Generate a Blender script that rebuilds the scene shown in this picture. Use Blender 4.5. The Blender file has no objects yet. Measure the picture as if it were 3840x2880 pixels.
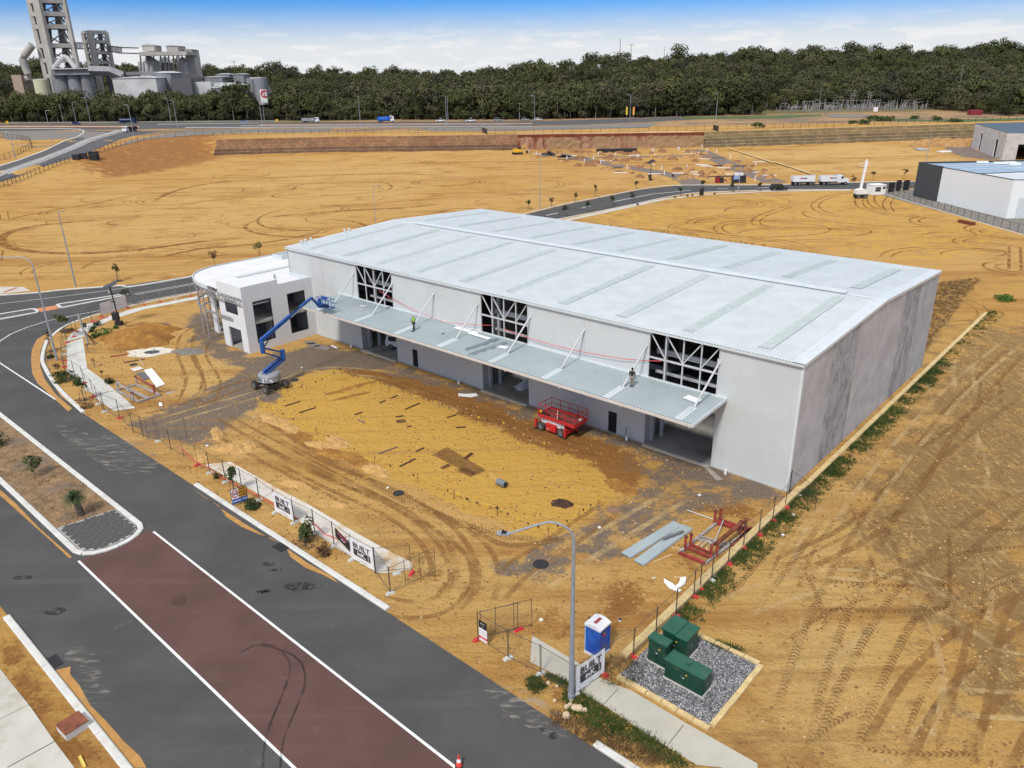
import bpy,math,random
import numpy as np
from mathutils import Vector,Matrix

R=math.radians
sc=bpy.context.scene
col=sc.collection
rng=random.Random(7)

# ------------------------------------------------------------------ camera
CAM_H=32.0
F_PX=2874.16              # focal length in pixels of a 3840 px wide frame
PITCH=0.3861176
ROLL=-0.0178468
fw=np.array([0,math.cos(PITCH),-math.sin(PITCH)])
upv=np.array([0,math.sin(PITCH),math.cos(PITCH)])
rtv=np.array([1.0,0,0])
cr_,sr_=math.cos(ROLL),math.sin(ROLL)
cam_right=rtv*cr_+upv*sr_
cam_up=-rtv*sr_+upv*cr_
cam=bpy.data.cameras.new("camera")
cam.sensor_width=36.0
cam.lens=36.0*F_PX/3840.0
cam.clip_start=0.5
cam.clip_end=9000
camo=bpy.data.objects.new("camera",cam)
col.objects.link(camo)
m=Matrix(((cam_right[0],cam_up[0],-fw[0],0),(cam_right[1],cam_up[1],-fw[1],0),(cam_right[2],cam_up[2],-fw[2],CAM_H),(0,0,0,1)))
camo.matrix_world=m
sc.camera=camo

# ------------------------------------------------------------------ sky, sun, exposure
SUN_EL,SUN_AZ=R(50),R(207)      # azimuth clockwise from +Y
world=bpy.data.worlds.new("World")
sc.world=world
world.use_nodes=True
wn,wl=world.node_tree.nodes,world.node_tree.links
wn.clear()
def N(t,**k):
    n=wn.new(t)
    for a,b in k.items():
        setattr(n,a,b)
    return n
wo=N('ShaderNodeOutputWorld'); bg=N('ShaderNodeBackground'); bg.inputs[1].default_value=0.1
sky=N('ShaderNodeTexSky',sky_type='NISHITA',sun_disc=False,sun_elevation=SUN_EL,sun_rotation=SUN_AZ,altitude=30,air_density=1.0,dust_density=0.6,ozone_density=2.2)
tc=N('ShaderNodeTexCoord'); sp=N('ShaderNodeSeparateXYZ')
wl.new(tc.outputs['Generated'],sp.inputs[0])
# stretch the direction so clouds flatten towards the horizon
mp=N('ShaderNodeMapping'); mp.inputs['Scale'].default_value=(1,1,5.5)
wl.new(tc.outputs['Generated'],mp.inputs[0])
n1=N('ShaderNodeTexNoise'); n1.inputs['Scale'].default_value=5.5; n1.inputs['Detail'].default_value=9; n1.inputs['Roughness'].default_value=.6
wl.new(mp.outputs[0],n1.inputs[0])
n2=N('ShaderNodeTexNoise'); n2.inputs['Scale'].default_value=19; n2.inputs['Detail'].default_value=10; n2.inputs['Roughness'].default_value=.55
wl.new(mp.outputs[0],n2.inputs[0])
def math_(op,a,b=None,c=None):
    n=N('ShaderNodeMath',operation=op)
    for i,v in enumerate((a,b,c)):
        if v is None: continue
        if isinstance(v,(int,float)): n.inputs[i].default_value=v
        else: wl.new(v,n.inputs[i])
    return n.outputs[0]
def mr(v,a,b,c=0.,d=1.,smooth=True):
    n=N('ShaderNodeMapRange',interpolation_type='SMOOTHSTEP' if smooth else 'LINEAR')
    wl.new(v,n.inputs[0])
    for i,x in enumerate((a,b,c,d)): n.inputs[i+1].default_value=x
    return n.outputs[0]
z=sp.outputs[2]
bank=mr(z,0.02,0.086,1.0,0.0)                     # cloud bank low over the horizon
high=mr(n1.outputs[0],0.30,0.52)                     # broken cloud above the frame
highm=mr(z,0.12,0.26,0.0,0.95)
cl_hi=math_('MULTIPLY',high,highm)
cum=mr(n2.outputs[0],0.44,0.60)
edge=math_('MULTIPLY',bank,math_('ADD',0.95,math_('MULTIPLY',cum,0.05)))
cover=math_('MAXIMUM',math_('MINIMUM',math_('MULTIPLY',edge,1.08),1.0),cl_hi)
ramp=N('ShaderNodeMixRGB'); ramp.inputs[1].default_value=(7.7,8.05,8.4,1); ramp.inputs[2].default_value=(8.6,8.65,8.8,1)
puff=math_('MULTIPLY',mr(n2.outputs[0],0.50,0.60),mr(z,0.075,0.035))
wl.new(math_('MAXIMUM',puff,math_('MULTIPLY',cl_hi,.6)),ramp.inputs[0])
tint=N('ShaderNodeMixRGB',blend_type='MULTIPLY'); tint.inputs[0].default_value=1
tint.inputs[2].default_value=(0.20,0.62,1.35,1)
wl.new(sky.outputs[0],tint.inputs[1])
mx=N('ShaderNodeMixRGB'); wl.new(cover,mx.inputs[0]); wl.new(tint.outputs[0],mx.inputs[1]); wl.new(ramp.outputs[0],mx.inputs[2])
wl.new(mx.outputs[0],bg.inputs[0]); wl.new(bg.outputs[0],wo.inputs[0])

sl=bpy.data.lights.new("sun",'SUN'); sl.energy=3.2; sl.angle=R(10); sl.color=(1.0,0.95,0.87)
so=bpy.data.objects.new("sun",sl); col.objects.link(so)
sdir=Vector((math.sin(SUN_AZ)*math.cos(SUN_EL),math.cos(SUN_AZ)*math.cos(SUN_EL),math.sin(SUN_EL)))
so.rotation_euler=sdir.to_track_quat('Z','Y').to_euler()
so.location=(0,0,200)

vs=sc.view_settings
sc.display_settings.display_device='sRGB'
vs.view_transform='Standard'; vs.look='None'; vs.gamma=1; vs.use_curve_mapping=False
vs.exposure=0.0
sc.cycles.max_bounces=5
sc.cycles.transparent_max_bounces=24

# ------------------------------------------------------------------ survey helpers
def ray(x,y):
    x -= 1920; y -= 1440
    return fw+rtv*((x*cr_+y*sr_)/F_PX)-upv*((-x*sr_+y*cr_)/F_PX)
def crop(x0,y0,s):
    return lambda x,y: (x0+x/s,y0+y/s)
DP=crop(0,0,2212/3840)          # coordinates read off the full view
def G(p,z=0.0):
    d=ray(*p); t=(z-CAM_H)/d[2]
    return (d[0]*t,d[1]*t)
A0=np.array([22.3033,54.3492]); PHI=-0.732465
ux=np.array([math.cos(PHI),math.sin(PHI)]); vx=np.array([-math.sin(PHI),math.cos(PHI)])
def W(u,v):                          # building grid: u to the left along the front, v into the building
    q=A0-ux*u+vx*v
    return (float(q[0]),float(q[1]))
def W3(u,v,z): return (*W(u,v),z)
def UV(x,y):
    d=np.array([x,y])-A0
    return (-float(d @ ux),float(d @ vx))
YAW=PHI                             # rotation that lines local +x up with the front wall (towards the right)

FOOT=[(-420,120),(-230,205)]+[G(DP(*p)) for p in [(0,416),(100,396),(200,384),(250,377),(330,359),(400,346),(460,336)]]+ \
       [G(DP(*p)) for p in [(700,330),(1120,325),(1520,320),(2100,300),(2212,296)]]+[(700,430)]
FOOT=np.array(FOOT)
FX=FOOT[:,0]; FY=FOOT[:,1]
def seg_dist(X,Y,P):
    best=np.full(X.shape,1e9)
    for (x0,y0),(x1,y1) in zip(P[:-1],P[1:]):
        dx,dy=x1-x0,y1-y0
        t=np.clip(((X-x0)*dx+(Y-y0)*dy)/(dx*dx+dy*dy+1e-9),0,1)
        best=np.minimum(best,np.hypot(X-x0-t*dx,Y-y0-t*dy))
    return best
def inpoly(X,Y,P):
    ins=np.zeros(X.shape,bool)
    n=len(P)
    for i in range(n):
        x0,y0=P[i]; x1,y1=P[(i+1) % n]
        c=((y0 > Y) != (y1 > Y)) & (X < (x1-x0)*(Y-y0)/(y1-y0+1e-12)+x0)
        ins ^= c
    return ins
PAD=[(-420,-400)]+[tuple(p) for p in FOOT]+[(700,-400)]
def sst(x,a,b):
    t=np.clip((x-a)/(b-a),0,1)
    return t*t*(3-2*t)
HX=[-1600,-620,-420,-300,-180,-60,0,140,300,520,900,1600]
HH=[33,33,31,24,17,15,19,28,32,34,34,34]
def Tz(X,Y):
    X=np.asarray(X,float); Y=np.asarray(Y,float)
    d=seg_dist(X,Y,FOOT)
    out=~inpoly(X,Y,PAD)
    d=np.where(out,d,0)
    hm=6.5*np.clip((Y-215)/150,0.08,1)
    w=8+14*sst(-X,110,150)
    z=hm*np.clip(d/w,0,1)
    # wooded rise behind the highway
    az=X/np.maximum(Y,1)*950
    H=np.interp(az,HX,HH)
    z=z+np.where(out,(H-6.5)*sst(Y,520,950),0)
    z=z+np.where(out,2.2*np.sin(X*.013+1.3)*np.cos(Y*.017)*sst(Y,560,800),0)
    z=z-np.where(Y > 1150,(Y-1150)*0.012,0)
    return np.maximum(z,0)
def tz(x,y): return float(Tz(np.array([x]),np.array([y]))[0])
def T(p):                              # where the sight line through p meets the terrain
    d=ray(*p)
    t=np.arange(20,3000,1.0)
    X=d[0]*t; Y=d[1]*t; Z=CAM_H+d[2]*t
    tt=Tz(X,Y)
    k=int(np.argmax(Z < tt))
    if k == 0: return (float(X[-1]),float(Y[-1]),float(tt[-1]))
    t2=np.linspace(t[k-1],t[k],24)
    X=d[0]*t2; Y=d[1]*t2; Z=CAM_H+d[2]*t2; tt=Tz(X,Y)
    k=int(np.argmax(Z <= tt))
    return (float(X[k]),float(Y[k]),float(tt[k]))

# ------------------------------------------------------------------ object helpers
def tag(o,label=None,cat=None,group=None,kind=None):
    if label: o['label']=label
    if cat: o['category']=cat
    if group: o['group']=group
    if kind: o['kind']=kind
    return o
def empty(name,loc,rz=0.,label=None,cat=None,group=None):
    o=bpy.data.objects.new(name,None); col.objects.link(o)
    o.location=loc; o.rotation_euler=(0,0,rz); o.empty_display_size=.3
    return tag(o,label,cat,group)
def inst(name,mesh,parent=None,loc=(0,0,0),rz=0.,rot=None,scale=None):
    o=bpy.data.objects.new(name,mesh); col.objects.link(o)
    if parent: o.parent=parent
    o.location=loc; o.rotation_euler=rot or (0,0,rz)
    if scale is not None: o.scale=scale if hasattr(scale,'__len__') else (scale,)*3
    return o
def kids(o): return [c for c in bpy.data.objects if c.parent == o]
def copy_tree(o,loc=None,rz=None,label=None,parent=None,kidmap={}):
    c=o.copy(); col.objects.link(c)
    if parent: c.parent=parent
    if loc is not None: c.location=loc
    if rz is not None: c.rotation_euler=(0,0,rz)
    if label: c['label']=label
    for ch in list(o.children): copy_tree(ch,parent=c)
    return c

class MB:
    def __init__(s): s.v=[]; s.f=[]; s.uv=[]; s.mi=[]; s.smooth=False; s.m=0
    def face(s,pts,uv=None):
        n=len(s.v); s.v += [tuple(p) for p in pts]; s.f.append(list(range(n,n+len(pts)))); s.uv.append(uv); s.mi.append(s.m)
        return s
    def raw(s,vs,fs):
        n=len(s.v); s.v += [tuple(p) for p in vs]
        for f in fs: s.f.append([i+n for i in f]); s.uv.append(None); s.mi.append(s.m)
        return s
    def box(s,c,d,rz=0,rot=None,taper=1.0):
        hx,hy,hz=d[0]/2,d[1]/2,d[2]/2
        P=[]
        for sz in (-1,1):
            k=taper if sz > 0 else 1
            for sx,sy in ((-1,-1),(1,-1),(1,1),(-1,1)): P.append(Vector((sx*hx*k,sy*hy*k,sz*hz)))
        M_=rot if rot is not None else Matrix.Rotation(rz,3,'Z')
        P=[M_ @ p+Vector(c) for p in P]
        return s.raw(P,[(3,2,1,0),(4,5,6,7),(0,1,5,4),(1,2,6,5),(2,3,7,6),(3,0,4,7)])
    def bx(s,x0,x1,y0,y1,z0,z1):
        return s.box(((x0+x1)/2,(y0+y1)/2,(z0+z1)/2),(abs(x1-x0),abs(y1-y0),abs(z1-z0)))
    def bar(s,a,b,w,h=None):
        a,b=Vector(a),Vector(b); d=b-a; L=d.length
        if L < 1e-6: return s
        h=h or w; x=d.normalized()
        up_=Vector((0,0,1)) if abs(x.z) < .95 else Vector((1,0,0))
        y=up_.cross(x).normalized(); zz=x.cross(y)
        return s.box((a+b)/2,(L,w,h),rot=Matrix((x,y,zz)).transposed())
    def tube(s,a,b,r,n=8,r2=None,cap=True):
        a,b=Vector(a),Vector(b); d=(b-a)
        if d.length < 1e-6: return s
        x=d.normalized(); up_=Vector((0,0,1)) if abs(x.z) < .95 else Vector((1,0,0))
        y=up_.cross(x).normalized(); zz=x.cross(y); r2=r if r2 is None else r2
        P=[]
        for c,rr in ((a,r),(b,r2)):
            for i in range(n):
                t=2*math.pi*i/n; P.append(c+y*(math.cos(t)*rr)+zz*(math.sin(t)*rr))
        F=[(i,(i+1) % n,n+(i+1) % n,n+i) for i in range(n)]
        if cap: F += [tuple(range(n))[::-1],tuple(range(n,2*n))]
        return s.raw(P,F)
    def path(s,pts,r,n=8,rs=None):
        pts=[Vector(p) for p in pts]; rings=[]
        for i,p in enumerate(pts):
            d=(pts[min(i+1,len(pts)-1)]-pts[max(i-1,0)]).normalized()
            up_=Vector((0,0,1)) if abs(d.z) < .93 else Vector((0.3,1,0)).normalized()
            y=up_.cross(d).normalized(); zz=d.cross(y); rr=rs[i] if rs else r
            rings.append([p+y*(math.cos(2*math.pi*k/n)*rr)+zz*(math.sin(2*math.pi*k/n)*rr) for k in range(n)])
        V=[q for r_ in rings for q in r_]
        F=[]
        for i in range(len(rings)-1):
            for k in range(n): F.append((i*n+k,i*n+(k+1) % n,(i+1)*n+(k+1) % n,(i+1)*n+k))
        F += [tuple(range(n))[::-1],tuple(range((len(rings)-1)*n,len(rings)*n))]
        return s.raw(V,F)
    def lathe(s,prof,c=(0,0,0),n=16,axis='Z'):
        V=[]; F=[]
        for r,h in prof:
            for k in range(n):
                t=2*math.pi*k/n
                p=(r*math.cos(t),r*math.sin(t),h)
                if axis == 'Y': p=(p[0],p[2],p[1])
                if axis == 'X': p=(p[2],p[0],p[1])
                V.append((p[0]+c[0],p[1]+c[1],p[2]+c[2]))
        for i in range(len(prof)-1):
            for k in range(n): F.append((i*n+k,i*n+(k+1) % n,(i+1)*n+(k+1) % n,(i+1)*n+k))
        F += [tuple(range(n))[::-1],tuple(range((len(prof)-1)*n,len(prof)*n))]
        return s.raw(V,F)
    def prism(s,poly,z0,z1,axis='Z'):
        n=len(poly)
        def q(p,h):
            return (p[0],p[1],h) if axis == 'Z' else ((p[0],h,p[1]) if axis == 'Y' else (h,p[0],p[1]))
        V=[q(p,z0) for p in poly]+[q(p,z1) for p in poly]
        F=[(i,(i+1) % n,n+(i+1) % n,n+i) for i in range(n)]+[tuple(range(n))[::-1],tuple(range(n,2*n))]
        return s.raw(V,F)
    def mesh(s,name,mats):
        me=bpy.data.meshes.new(name)
        me.from_pydata(s.v,[],s.f)
        if not isinstance(mats,(list,tuple)): mats=[mats]
        for m_ in mats: me.materials.append(m_)
        if len(mats) > 1: me.polygons.foreach_set('material_index',s.mi)
        if any(u is not None for u in s.uv):
            ul=me.uv_layers.new(name='UVMap'); k=0
            for fi,f in enumerate(s.f):
                for j in range(len(f)):
                    if s.uv[fi] is not None: ul.data[k].uv=s.uv[fi][j]
                    k += 1
        if s.smooth: me.polygons.foreach_set('use_smooth',[True]*len(s.f))
        me.update()
        return me
    def build(s,name,mats,parent=None,loc=(0,0,0),rz=0.):
        return inst(name,s.mesh(name,mats),parent,loc,rz)

# ------------------------------------------------------------------ materials
def srgb(r,g,b):
    f=lambda c: (c/255/12.92) if c <= 10.3 else ((c/255+.055)/1.055) ** 2.4
    return (f(r),f(g),f(b),1)
_m={}
class NT:
    """tiny node helper"""
    def __init__(s,name):
        s.mat=bpy.data.materials.new(name); s.mat.use_nodes=True
        s.n=s.mat.node_tree.nodes; s.l=s.mat.node_tree.links; s.n.clear()
        s.out=s.n.new('ShaderNodeOutputMaterial'); s.b=s.n.new('ShaderNodeBsdfPrincipled'); s.l.new(s.b.outputs[0],s.out.inputs[0])
        g=s.n.new('ShaderNodeNewGeometry'); s.pos=g.outputs['Position']; s.geo=g
    def set(s,i,v):
        if hasattr(v,'default_value') or hasattr(v,'is_output'): s.l.new(v,i)
        else: i.default_value=v
    def noise(s,scale,detail=5,rough=.55,vec=None,dist=0.,out=0):
        t=s.n.new('ShaderNodeTexNoise'); t.inputs['Scale'].default_value=scale; t.inputs['Detail'].default_value=detail
        t.inputs['Roughness'].default_value=rough; t.inputs['Distortion'].default_value=dist
        s.l.new(vec if vec is not None else s.pos,t.inputs[0]); return t.outputs[out]
    def mapv(s,scale=(1,1,1),rot=(0,0,0),vec=None,loc=(0,0,0)):
        t=s.n.new('ShaderNodeMapping'); t.inputs['Scale'].default_value=scale; t.inputs['Rotation'].default_value=rot; t.inputs['Location'].default_value=loc
        s.l.new(vec if vec is not None else s.pos,t.inputs[0]); return t.outputs[0]
    def mr(s,v,a,b,c=0.,d=1.):
        t=s.n.new('ShaderNodeMapRange'); t.interpolation_type='SMOOTHSTEP'; s.l.new(v,t.inputs[0])
        for i,x in enumerate((a,b,c,d)): t.inputs[i+1].default_value=x
        return t.outputs[0]
    def mth(s,op,a,b=0.0):
        t=s.n.new('ShaderNodeMath'); t.operation=op; s.set(t.inputs[0],a); s.set(t.inputs[1],b); return t.outputs[0]
    def mix(s,f,a,b,mode='MIX'):
        t=s.n.new('ShaderNodeMixRGB'); t.blend_type=mode; s.set(t.inputs[0],f); s.set(t.inputs[1],a); s.set(t.inputs[2],b); return t.outputs[0]
    def attr(s,name,comp=None):
        t=s.n.new('ShaderNodeAttribute'); t.attribute_name=name
        if comp is None: return t.outputs['Fac']
        q=s.n.new('ShaderNodeSeparateColor'); s.l.new(t.outputs['Color'],q.inputs[0]); return q.outputs[comp] if comp < 3 else t.outputs['Alpha']
    def uv(s):
        t=s.n.new('ShaderNodeUVMap'); q=s.n.new('ShaderNodeSeparateXYZ'); s.l.new(t.outputs[0],q.inputs[0]); return t.outputs[0],q.outputs[0],q.outputs[1]
    def bump(s,h,strength=.3,dist=.05,prev=None):
        t=s.n.new('ShaderNodeBump'); t.inputs['Strength'].default_value=strength; t.inputs['Distance'].default_value=dist
        s.l.new(h,t.inputs['Height'])
        if prev is not None: s.l.new(prev,t.inputs['Normal'])
        s.l.new(t.outputs[0],s.b.inputs['Normal']); return t.outputs[0]
    def fin(s,color=None,rough=.85,metal=0.,alpha=None,spec=None):
        if color is not None: s.set(s.b.inputs['Base Color'],color)
        s.set(s.b.inputs['Roughness'],rough); s.set(s.b.inputs['Metallic'],metal)
        if spec is not None: s.b.inputs['Specular IOR Level'].default_value=spec
        if alpha is not None: s.set(s.b.inputs['Alpha'],alpha)
        return s.mat
def mat(name,c,rough=.7,metal=0.,var=.12,scale=1.5,var2=.0,scale2=12,bump=0.,bscale=20,dirt=None,dirt_amt=.3,dscale=.6,spec=None,streak=0.):
    """plain surface with mottling, optional dirt patches and streaks"""
    t=NT(name)
    c=(*c[:3],1)
    dk=tuple(x*(1-var) for x in c[:3])+(1,); lt=tuple(min(1,x*(1+var)) for x in c[:3])+(1,)
    o=t.mix(t.mr(t.noise(scale,6),.3,.7),dk,lt)
    if var2:
        o=t.mix(t.mr(t.noise(scale2,4),.35,.65,0,var2),o,tuple(x*.55 for x in c[:3])+(1,))
    if streak:
        o=t.mix(t.mr(t.noise(1.0,5,.6,t.mapv((3.5,3.5,.12))),.5,.75,0,streak),o,tuple(x*.6 for x in c[:3])+(1,))
    if dirt is not None:
        o=t.mix(t.mr(t.noise(dscale,7,.65),.48,.68,0,dirt_amt),o,(*dirt[:3],1))
    if bump: t.bump(t.noise(bscale,5),bump,.03)
    return t.fin(o,rough,metal,spec=spec)

# ------------------------------------------------------------------ masks painted on the ground sheet (soil types)
def pix(ps,c=DP,z=0.0): return [G(c(*p),z) for p in ps]
zL=crop(0,700,2124/1280)        # other views the survey was read from
zA=crop(0,400,2212/900); zB=crop(0,1000,2212/800); z2=crop(1280,0,2212/1280); z1=crop(0,0,2212/1280)
z3=crop(2560,0,2212/1280); zq=crop(2900,400,2212/940); zm=crop(1900,450,2.212); zP=crop(900,1300,2074/1000)
zF=crop(700,1600,2212/1000); zT=crop(1960,1900,2074/1000); zK=crop(2400,1700,2212/800); zE=crop(0,1400,2074/1000)
zN=crop(0,2080,2074/1000); zO=crop(1700,2200,2212/1140); zW5=crop(1200,800,2212/1200); z7=crop(1300,900,1659/600); z4=crop(2240,1100,1310/600)
zC=crop(0,1050,1659/500); zG=crop(1700,1800,2212/1200)

SOIL={
 # channel: [(polygon in world, feather, strength)]
 'gravel': [
  (pix([(405,690),(440,672),(470,700),(490,748),(560,772),(690,742),(790,760),(1045,850),(1400,960),(1720,1062),(1690,1100),(1600,1075),(1480,1045),(1400,985),(1290,945),(1150,905),(1000,845),(880,812),(760,792),(650,805),(600,860),(545,885),(500,925),(440,960),(350,950),(290,915),(360,880),(450,845),(520,800),(470,770),(420,740)]),2.2,1.0),
  (pix([(1380,985),(1520,1045),(1560,1080),(1440,1120),(1380,1180),(1290,1225),(1180,1245),(1080,1235),(1150,1180),(1280,1120),(1370,1060)]),3.5,.75),
  (pix([(0,735),(40,700),(100,690),(100,780),(110,850),(60,812),(0,785)]),1.5,.9),
  (pix([(0,640),(60,645),(400,598),(400,606),(60,658),(0,660)]),.8,.9),
  (pix([(2,1010),(60,1060),(120,1060),(200,1120),(150,1150),(60,1080),(0,1040)]),2,.7),
  (pix([(40,930),(120,1000),(60,1000),(0,950),(0,925)]),2,.8),
 ],
 'orange': [
  (pix([(690,780),(740,795),(870,800),(1000,840),(1180,905),(1330,960),(1400,1010),(1385,1055),(1330,1050),(1300,1010),(1120,950),(900,850),(780,815)]),1.2,.95),
  (pix([(560,775),(690,738),(760,755),(700,775),(600,800),(520,800)]),2.0,.8),
  (pix([(250,700),(300,690),(360,700),(345,745),(290,765),(225,750)]),2.2,.5),
  (pix([(1440,1070),(1560,1080),(1660,1110),(1620,1130),(1500,1110),(1430,1095)]),1.5,.8),
  (pix([(1180,1330),(1350,1250),(1480,1180),(1530,1210),(1420,1330),(1300,1380),(1200,1400)]),3,.55),
  (pix([(850,1180),(950,1180),(1000,1290),(880,1330),(840,1300)]),3,.35),
  (pix([(1150,1450),(1240,1500),(1250,1560),(1180,1540)]),1.5,.5),
  (pix([(0,1340),(80,1440),(90,1500),(180,1600),(240,1659),(0,1659)]),.6,.6),
 ],
 'brown': [
  (pix([(1960,850),(2100,700),(2330,700),(2330,1500),(2150,1600),(2000,1350),(1900,1230),(1820,1130),(1860,1010)]),7,.8),
  (pix([(1640,1330),(1750,1300),(1860,1400),(1700,1450)]),4,.3),
  (pix([(2000,1480),(2120,1350),(2200,1400),(2100,1600)]),4,.5),
  (pix([(0,925),(200,1060),(220,1110),(180,1150),(0,1020)]),2.5,.8),
  (pix([(1180,1520),(1330,1600),(1500,1659),(1350,1659),(1200,1560)]),1.2,.7),
  (pix([(2040,600),(2120,610),(2010,760),(1990,780),(2000,690)]),3,.7),
 ],
 'pale': [
  (pix([(300,860),(520,700),(560,1000),(1100,1250),(1180,1300),(900,1330),(600,1150),(420,980)]),3.5,.75),
  (pix([(1560,1320),(1700,1100),(1850,1000),(1900,1150),(1950,1400),(1900,1700),(1640,1659),(1640,1450)]),4,.9),
  (pix([(1560,330),(1900,310),(2100,345),(2100,380),(1700,370)]),5,.8),
  (pix([(200,430),(700,350),(1000,350),(900,420),(500,560),(100,600),(50,520)]),12,.45),
 ],
 'pad': [
  (pix([(535,870),(560,835),(700,792),(760,800),(1010,895),(1310,1000),(1370,1040),(1330,1080),(1220,1150),(1160,1165),(1000,1100),(800,1010),(600,920)]),.8,1.0),
  (pix([(1180,470),(1900,395),(2212,500),(2060,585),(1600,520),(1300,480)]),6,.45),
 ],
 'red': [
  (pix([(150,350),(300,318),(420,300),(470,300),(480,330),(330,358),(230,370)],z=2.5),9,.8),
  (pix([(1120,318),(1250,320),(1300,330),(1150,345)]),4,.5),
 ],
}
def mask(X,Y,polys):
    out=np.zeros(X.shape)
    for P,f,s in polys:
        P=np.array(P)
        bb=(X > P[:,0].min()-f) & (X < P[:,0].max()+f) & (Y > P[:,1].min()-f) & (Y < P[:,1].max()+f)
        if not bb.any(): continue
        x,y=X[bb],Y[bb]
        d=seg_dist(x,y,np.vstack([P,P[:1]])); d=np.where(inpoly(x,y,P),d,-d)
        out[bb]=np.maximum(out[bb],s*sst(d,-f,f))
    return out

# ------------------------------------------------------------------ one ground sheet to the horizon
def axis(a,b,step,lo,hi,g):
    v=list(np.arange(a,b+.01,step)); s=step; x=b
    while x < hi: s *= g; x += s; v.append(x)
    s=step; x=a; pre=[]
    while x > lo: s *= g; x -= s; pre.append(x)
    return np.array(pre[::-1]+v)
gx=axis(-110,110,.8,-3500,3500,1.035)
gy=np.concatenate([axis(14,200,.8,-400,201,1.05)[:-1],np.arange(203,340,2.2),np.arange(340,400,1.3),np.arange(402,700,7),np.arange(715,1300,22),np.geomspace(1330,6500,26)])
GX,GY=np.meshgrid(gx,gy)
sh=GX.shape; fx,fy=GX.ravel(),GY.ravel(); fz=Tz(fx,fy)
me=bpy.data.meshes.new('ground')
nv=fx.size; ny,nx=sh
idx=np.arange(nv).reshape(sh)
quads=np.stack([idx[:-1,:-1],idx[:-1,1:],idx[1:,1:],idx[1:,:-1]],-1).reshape(-1,4)
me.vertices.add(nv); me.vertices.foreach_set('co',np.stack([fx,fy,fz],-1).ravel())
me.loops.add(quads.size); me.loops.foreach_set('vertex_index',quads.ravel())
me.polygons.add(len(quads)); me.polygons.foreach_set('loop_start',np.arange(0,quads.size,4)); me.polygons.foreach_set('loop_total',np.full(len(quads),4))
me.update(); me.validate()
def addcol(me,name,chans):
    a=me.color_attributes.new(name,'FLOAT_COLOR','POINT')
    a.data.foreach_set('color',np.stack(chans,-1).astype(np.float32).ravel())
one=np.ones(nv)
wood=sst(fy,470,500)*((fz > 5) | (fy > 700)); wood=wood*np.where((np.sin(fx*.021+2)+np.sin(fy*.03+fx*.008)) > 1.0,.8,1)
verge=((fy > 392) & (fy < 480) & (fz > 4))*1.0
addcol(me,'soil1',[mask(fx,fy,SOIL['gravel']),mask(fx,fy,SOIL['orange']),mask(fx,fy,SOIL['brown']),mask(fx,fy,SOIL['pale'])])
addcol(me,'soil2',[mask(fx,fy,SOIL['pad']),mask(fx,fy,SOIL['red']),wood,verge])
me.polygons.foreach_set('use_smooth',[True]*len(quads))

t=NT('sand_ground')
SAND=(.51,.295,.084,1); YEL=(.58,.34,.074,1); PALE=(.59,.39,.145,1); OR=(.29,.135,.038,1)
GRAV=(.165,.125,.098,1); BRN=(.285,.175,.07,1); RED=(.31,.14,.045,1)
n_big=t.noise(.035,6,.6); n_mid=t.noise(.35,7,.62); n_fin=t.noise(3.2,8,.7); n_vf=t.noise(14,5,.7)
base=t.mix(t.mr(n_big,.38,.62),SAND,(.55,.335,.115,1))
base=t.mix(t.mth('MULTIPLY',t.attr('soil1',3),t.mr(n_mid,.3,.6,.5,1)),base,PALE)
base=t.mix(t.mr(t.noise(.11,7,.7),.50,.70,0,.65),base,(.27,.12,.032,1))
base=t.mix(t.mr(t.noise(.9,7,.72,t.mapv((.5,1,1),loc=(3,1,0))),.53,.68,0,.55),base,(.25,.13,.045,1))
nm=t.mr(n_mid,.32,.68,-.32,.32)
nf_=t.mr(n_fin,.3,.7,-.16,.16)
def soft(v):
    return t.mr(t.mth('ADD',v,t.mth('MULTIPLY',t.mth('ADD',nm,nf_),t.mth('MINIMUM',t.mth('MULTIPLY',v,4),1))),.3,.7)
sweep=t.noise(1.0,7,.7,t.mapv((.012,.085,1),rot=(0,0,R(6)),loc=(4,2,0)),dist=1.2)
base=t.mix(t.mr(sweep,.5,.64,0,.62),base,(.33,.145,.035,1))
ridg=t.noise(1.0,6,.7,t.mapv((2.6,.5,1),rot=(0,0,R(42))))
ridg2=t.noise(1.0,6,.7,t.mapv((.45,2.2,1),rot=(0,0,R(65)),loc=(5,0,0)))
brn=t.mix(t.mth('MAXIMUM',t.mr(ridg,.50,.66,0,.6),t.mr(ridg2,.54,.7,0,.5)),BRN,(.58,.40,.165,1))
base=t.mix(soft(t.attr('soil1',2)),base,brn)
base=t.mix(soft(t.attr('soil2',1)),base,RED)
base=t.mix(soft(t.attr('soil2',0)),base,YEL)
base=t.mix(soft(t.attr('soil1',1)),base,OR)
base=t.mix(soft(t.attr('soil1',0)),base,t.mix(t.mr(n_fin,.35,.7),GRAV,(.235,.19,.145,1)))
base=t.mix(t.attr('soil2',3),base,t.mix(t.mr(t.noise(.05,5),.4,.6),(.40,.25,.13,1),(.22,.17,.12,1)))
base=t.mix(t.attr('soil2',2),base,t.mix(t.mr(t.noise(.02,5),.42,.6),(.10,.10,.045,1),(.19,.175,.085,1)))
# scattered clods, pebbles and litter-dark specks
base=t.mix(t.mr(n_fin,.56,.70,0,.65),base,(.20,.10,.035,1))
base=t.mix(t.mr(n_vf,.62,.75,0,.45),base,(.16,.09,.04,1))
base=t.mix(t.mr(t.noise(5.3,6,.7,t.mapv((1,1,1),loc=(9,4,0))),.64,.74,0,.4),base,(.68,.50,.27,1))
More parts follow.
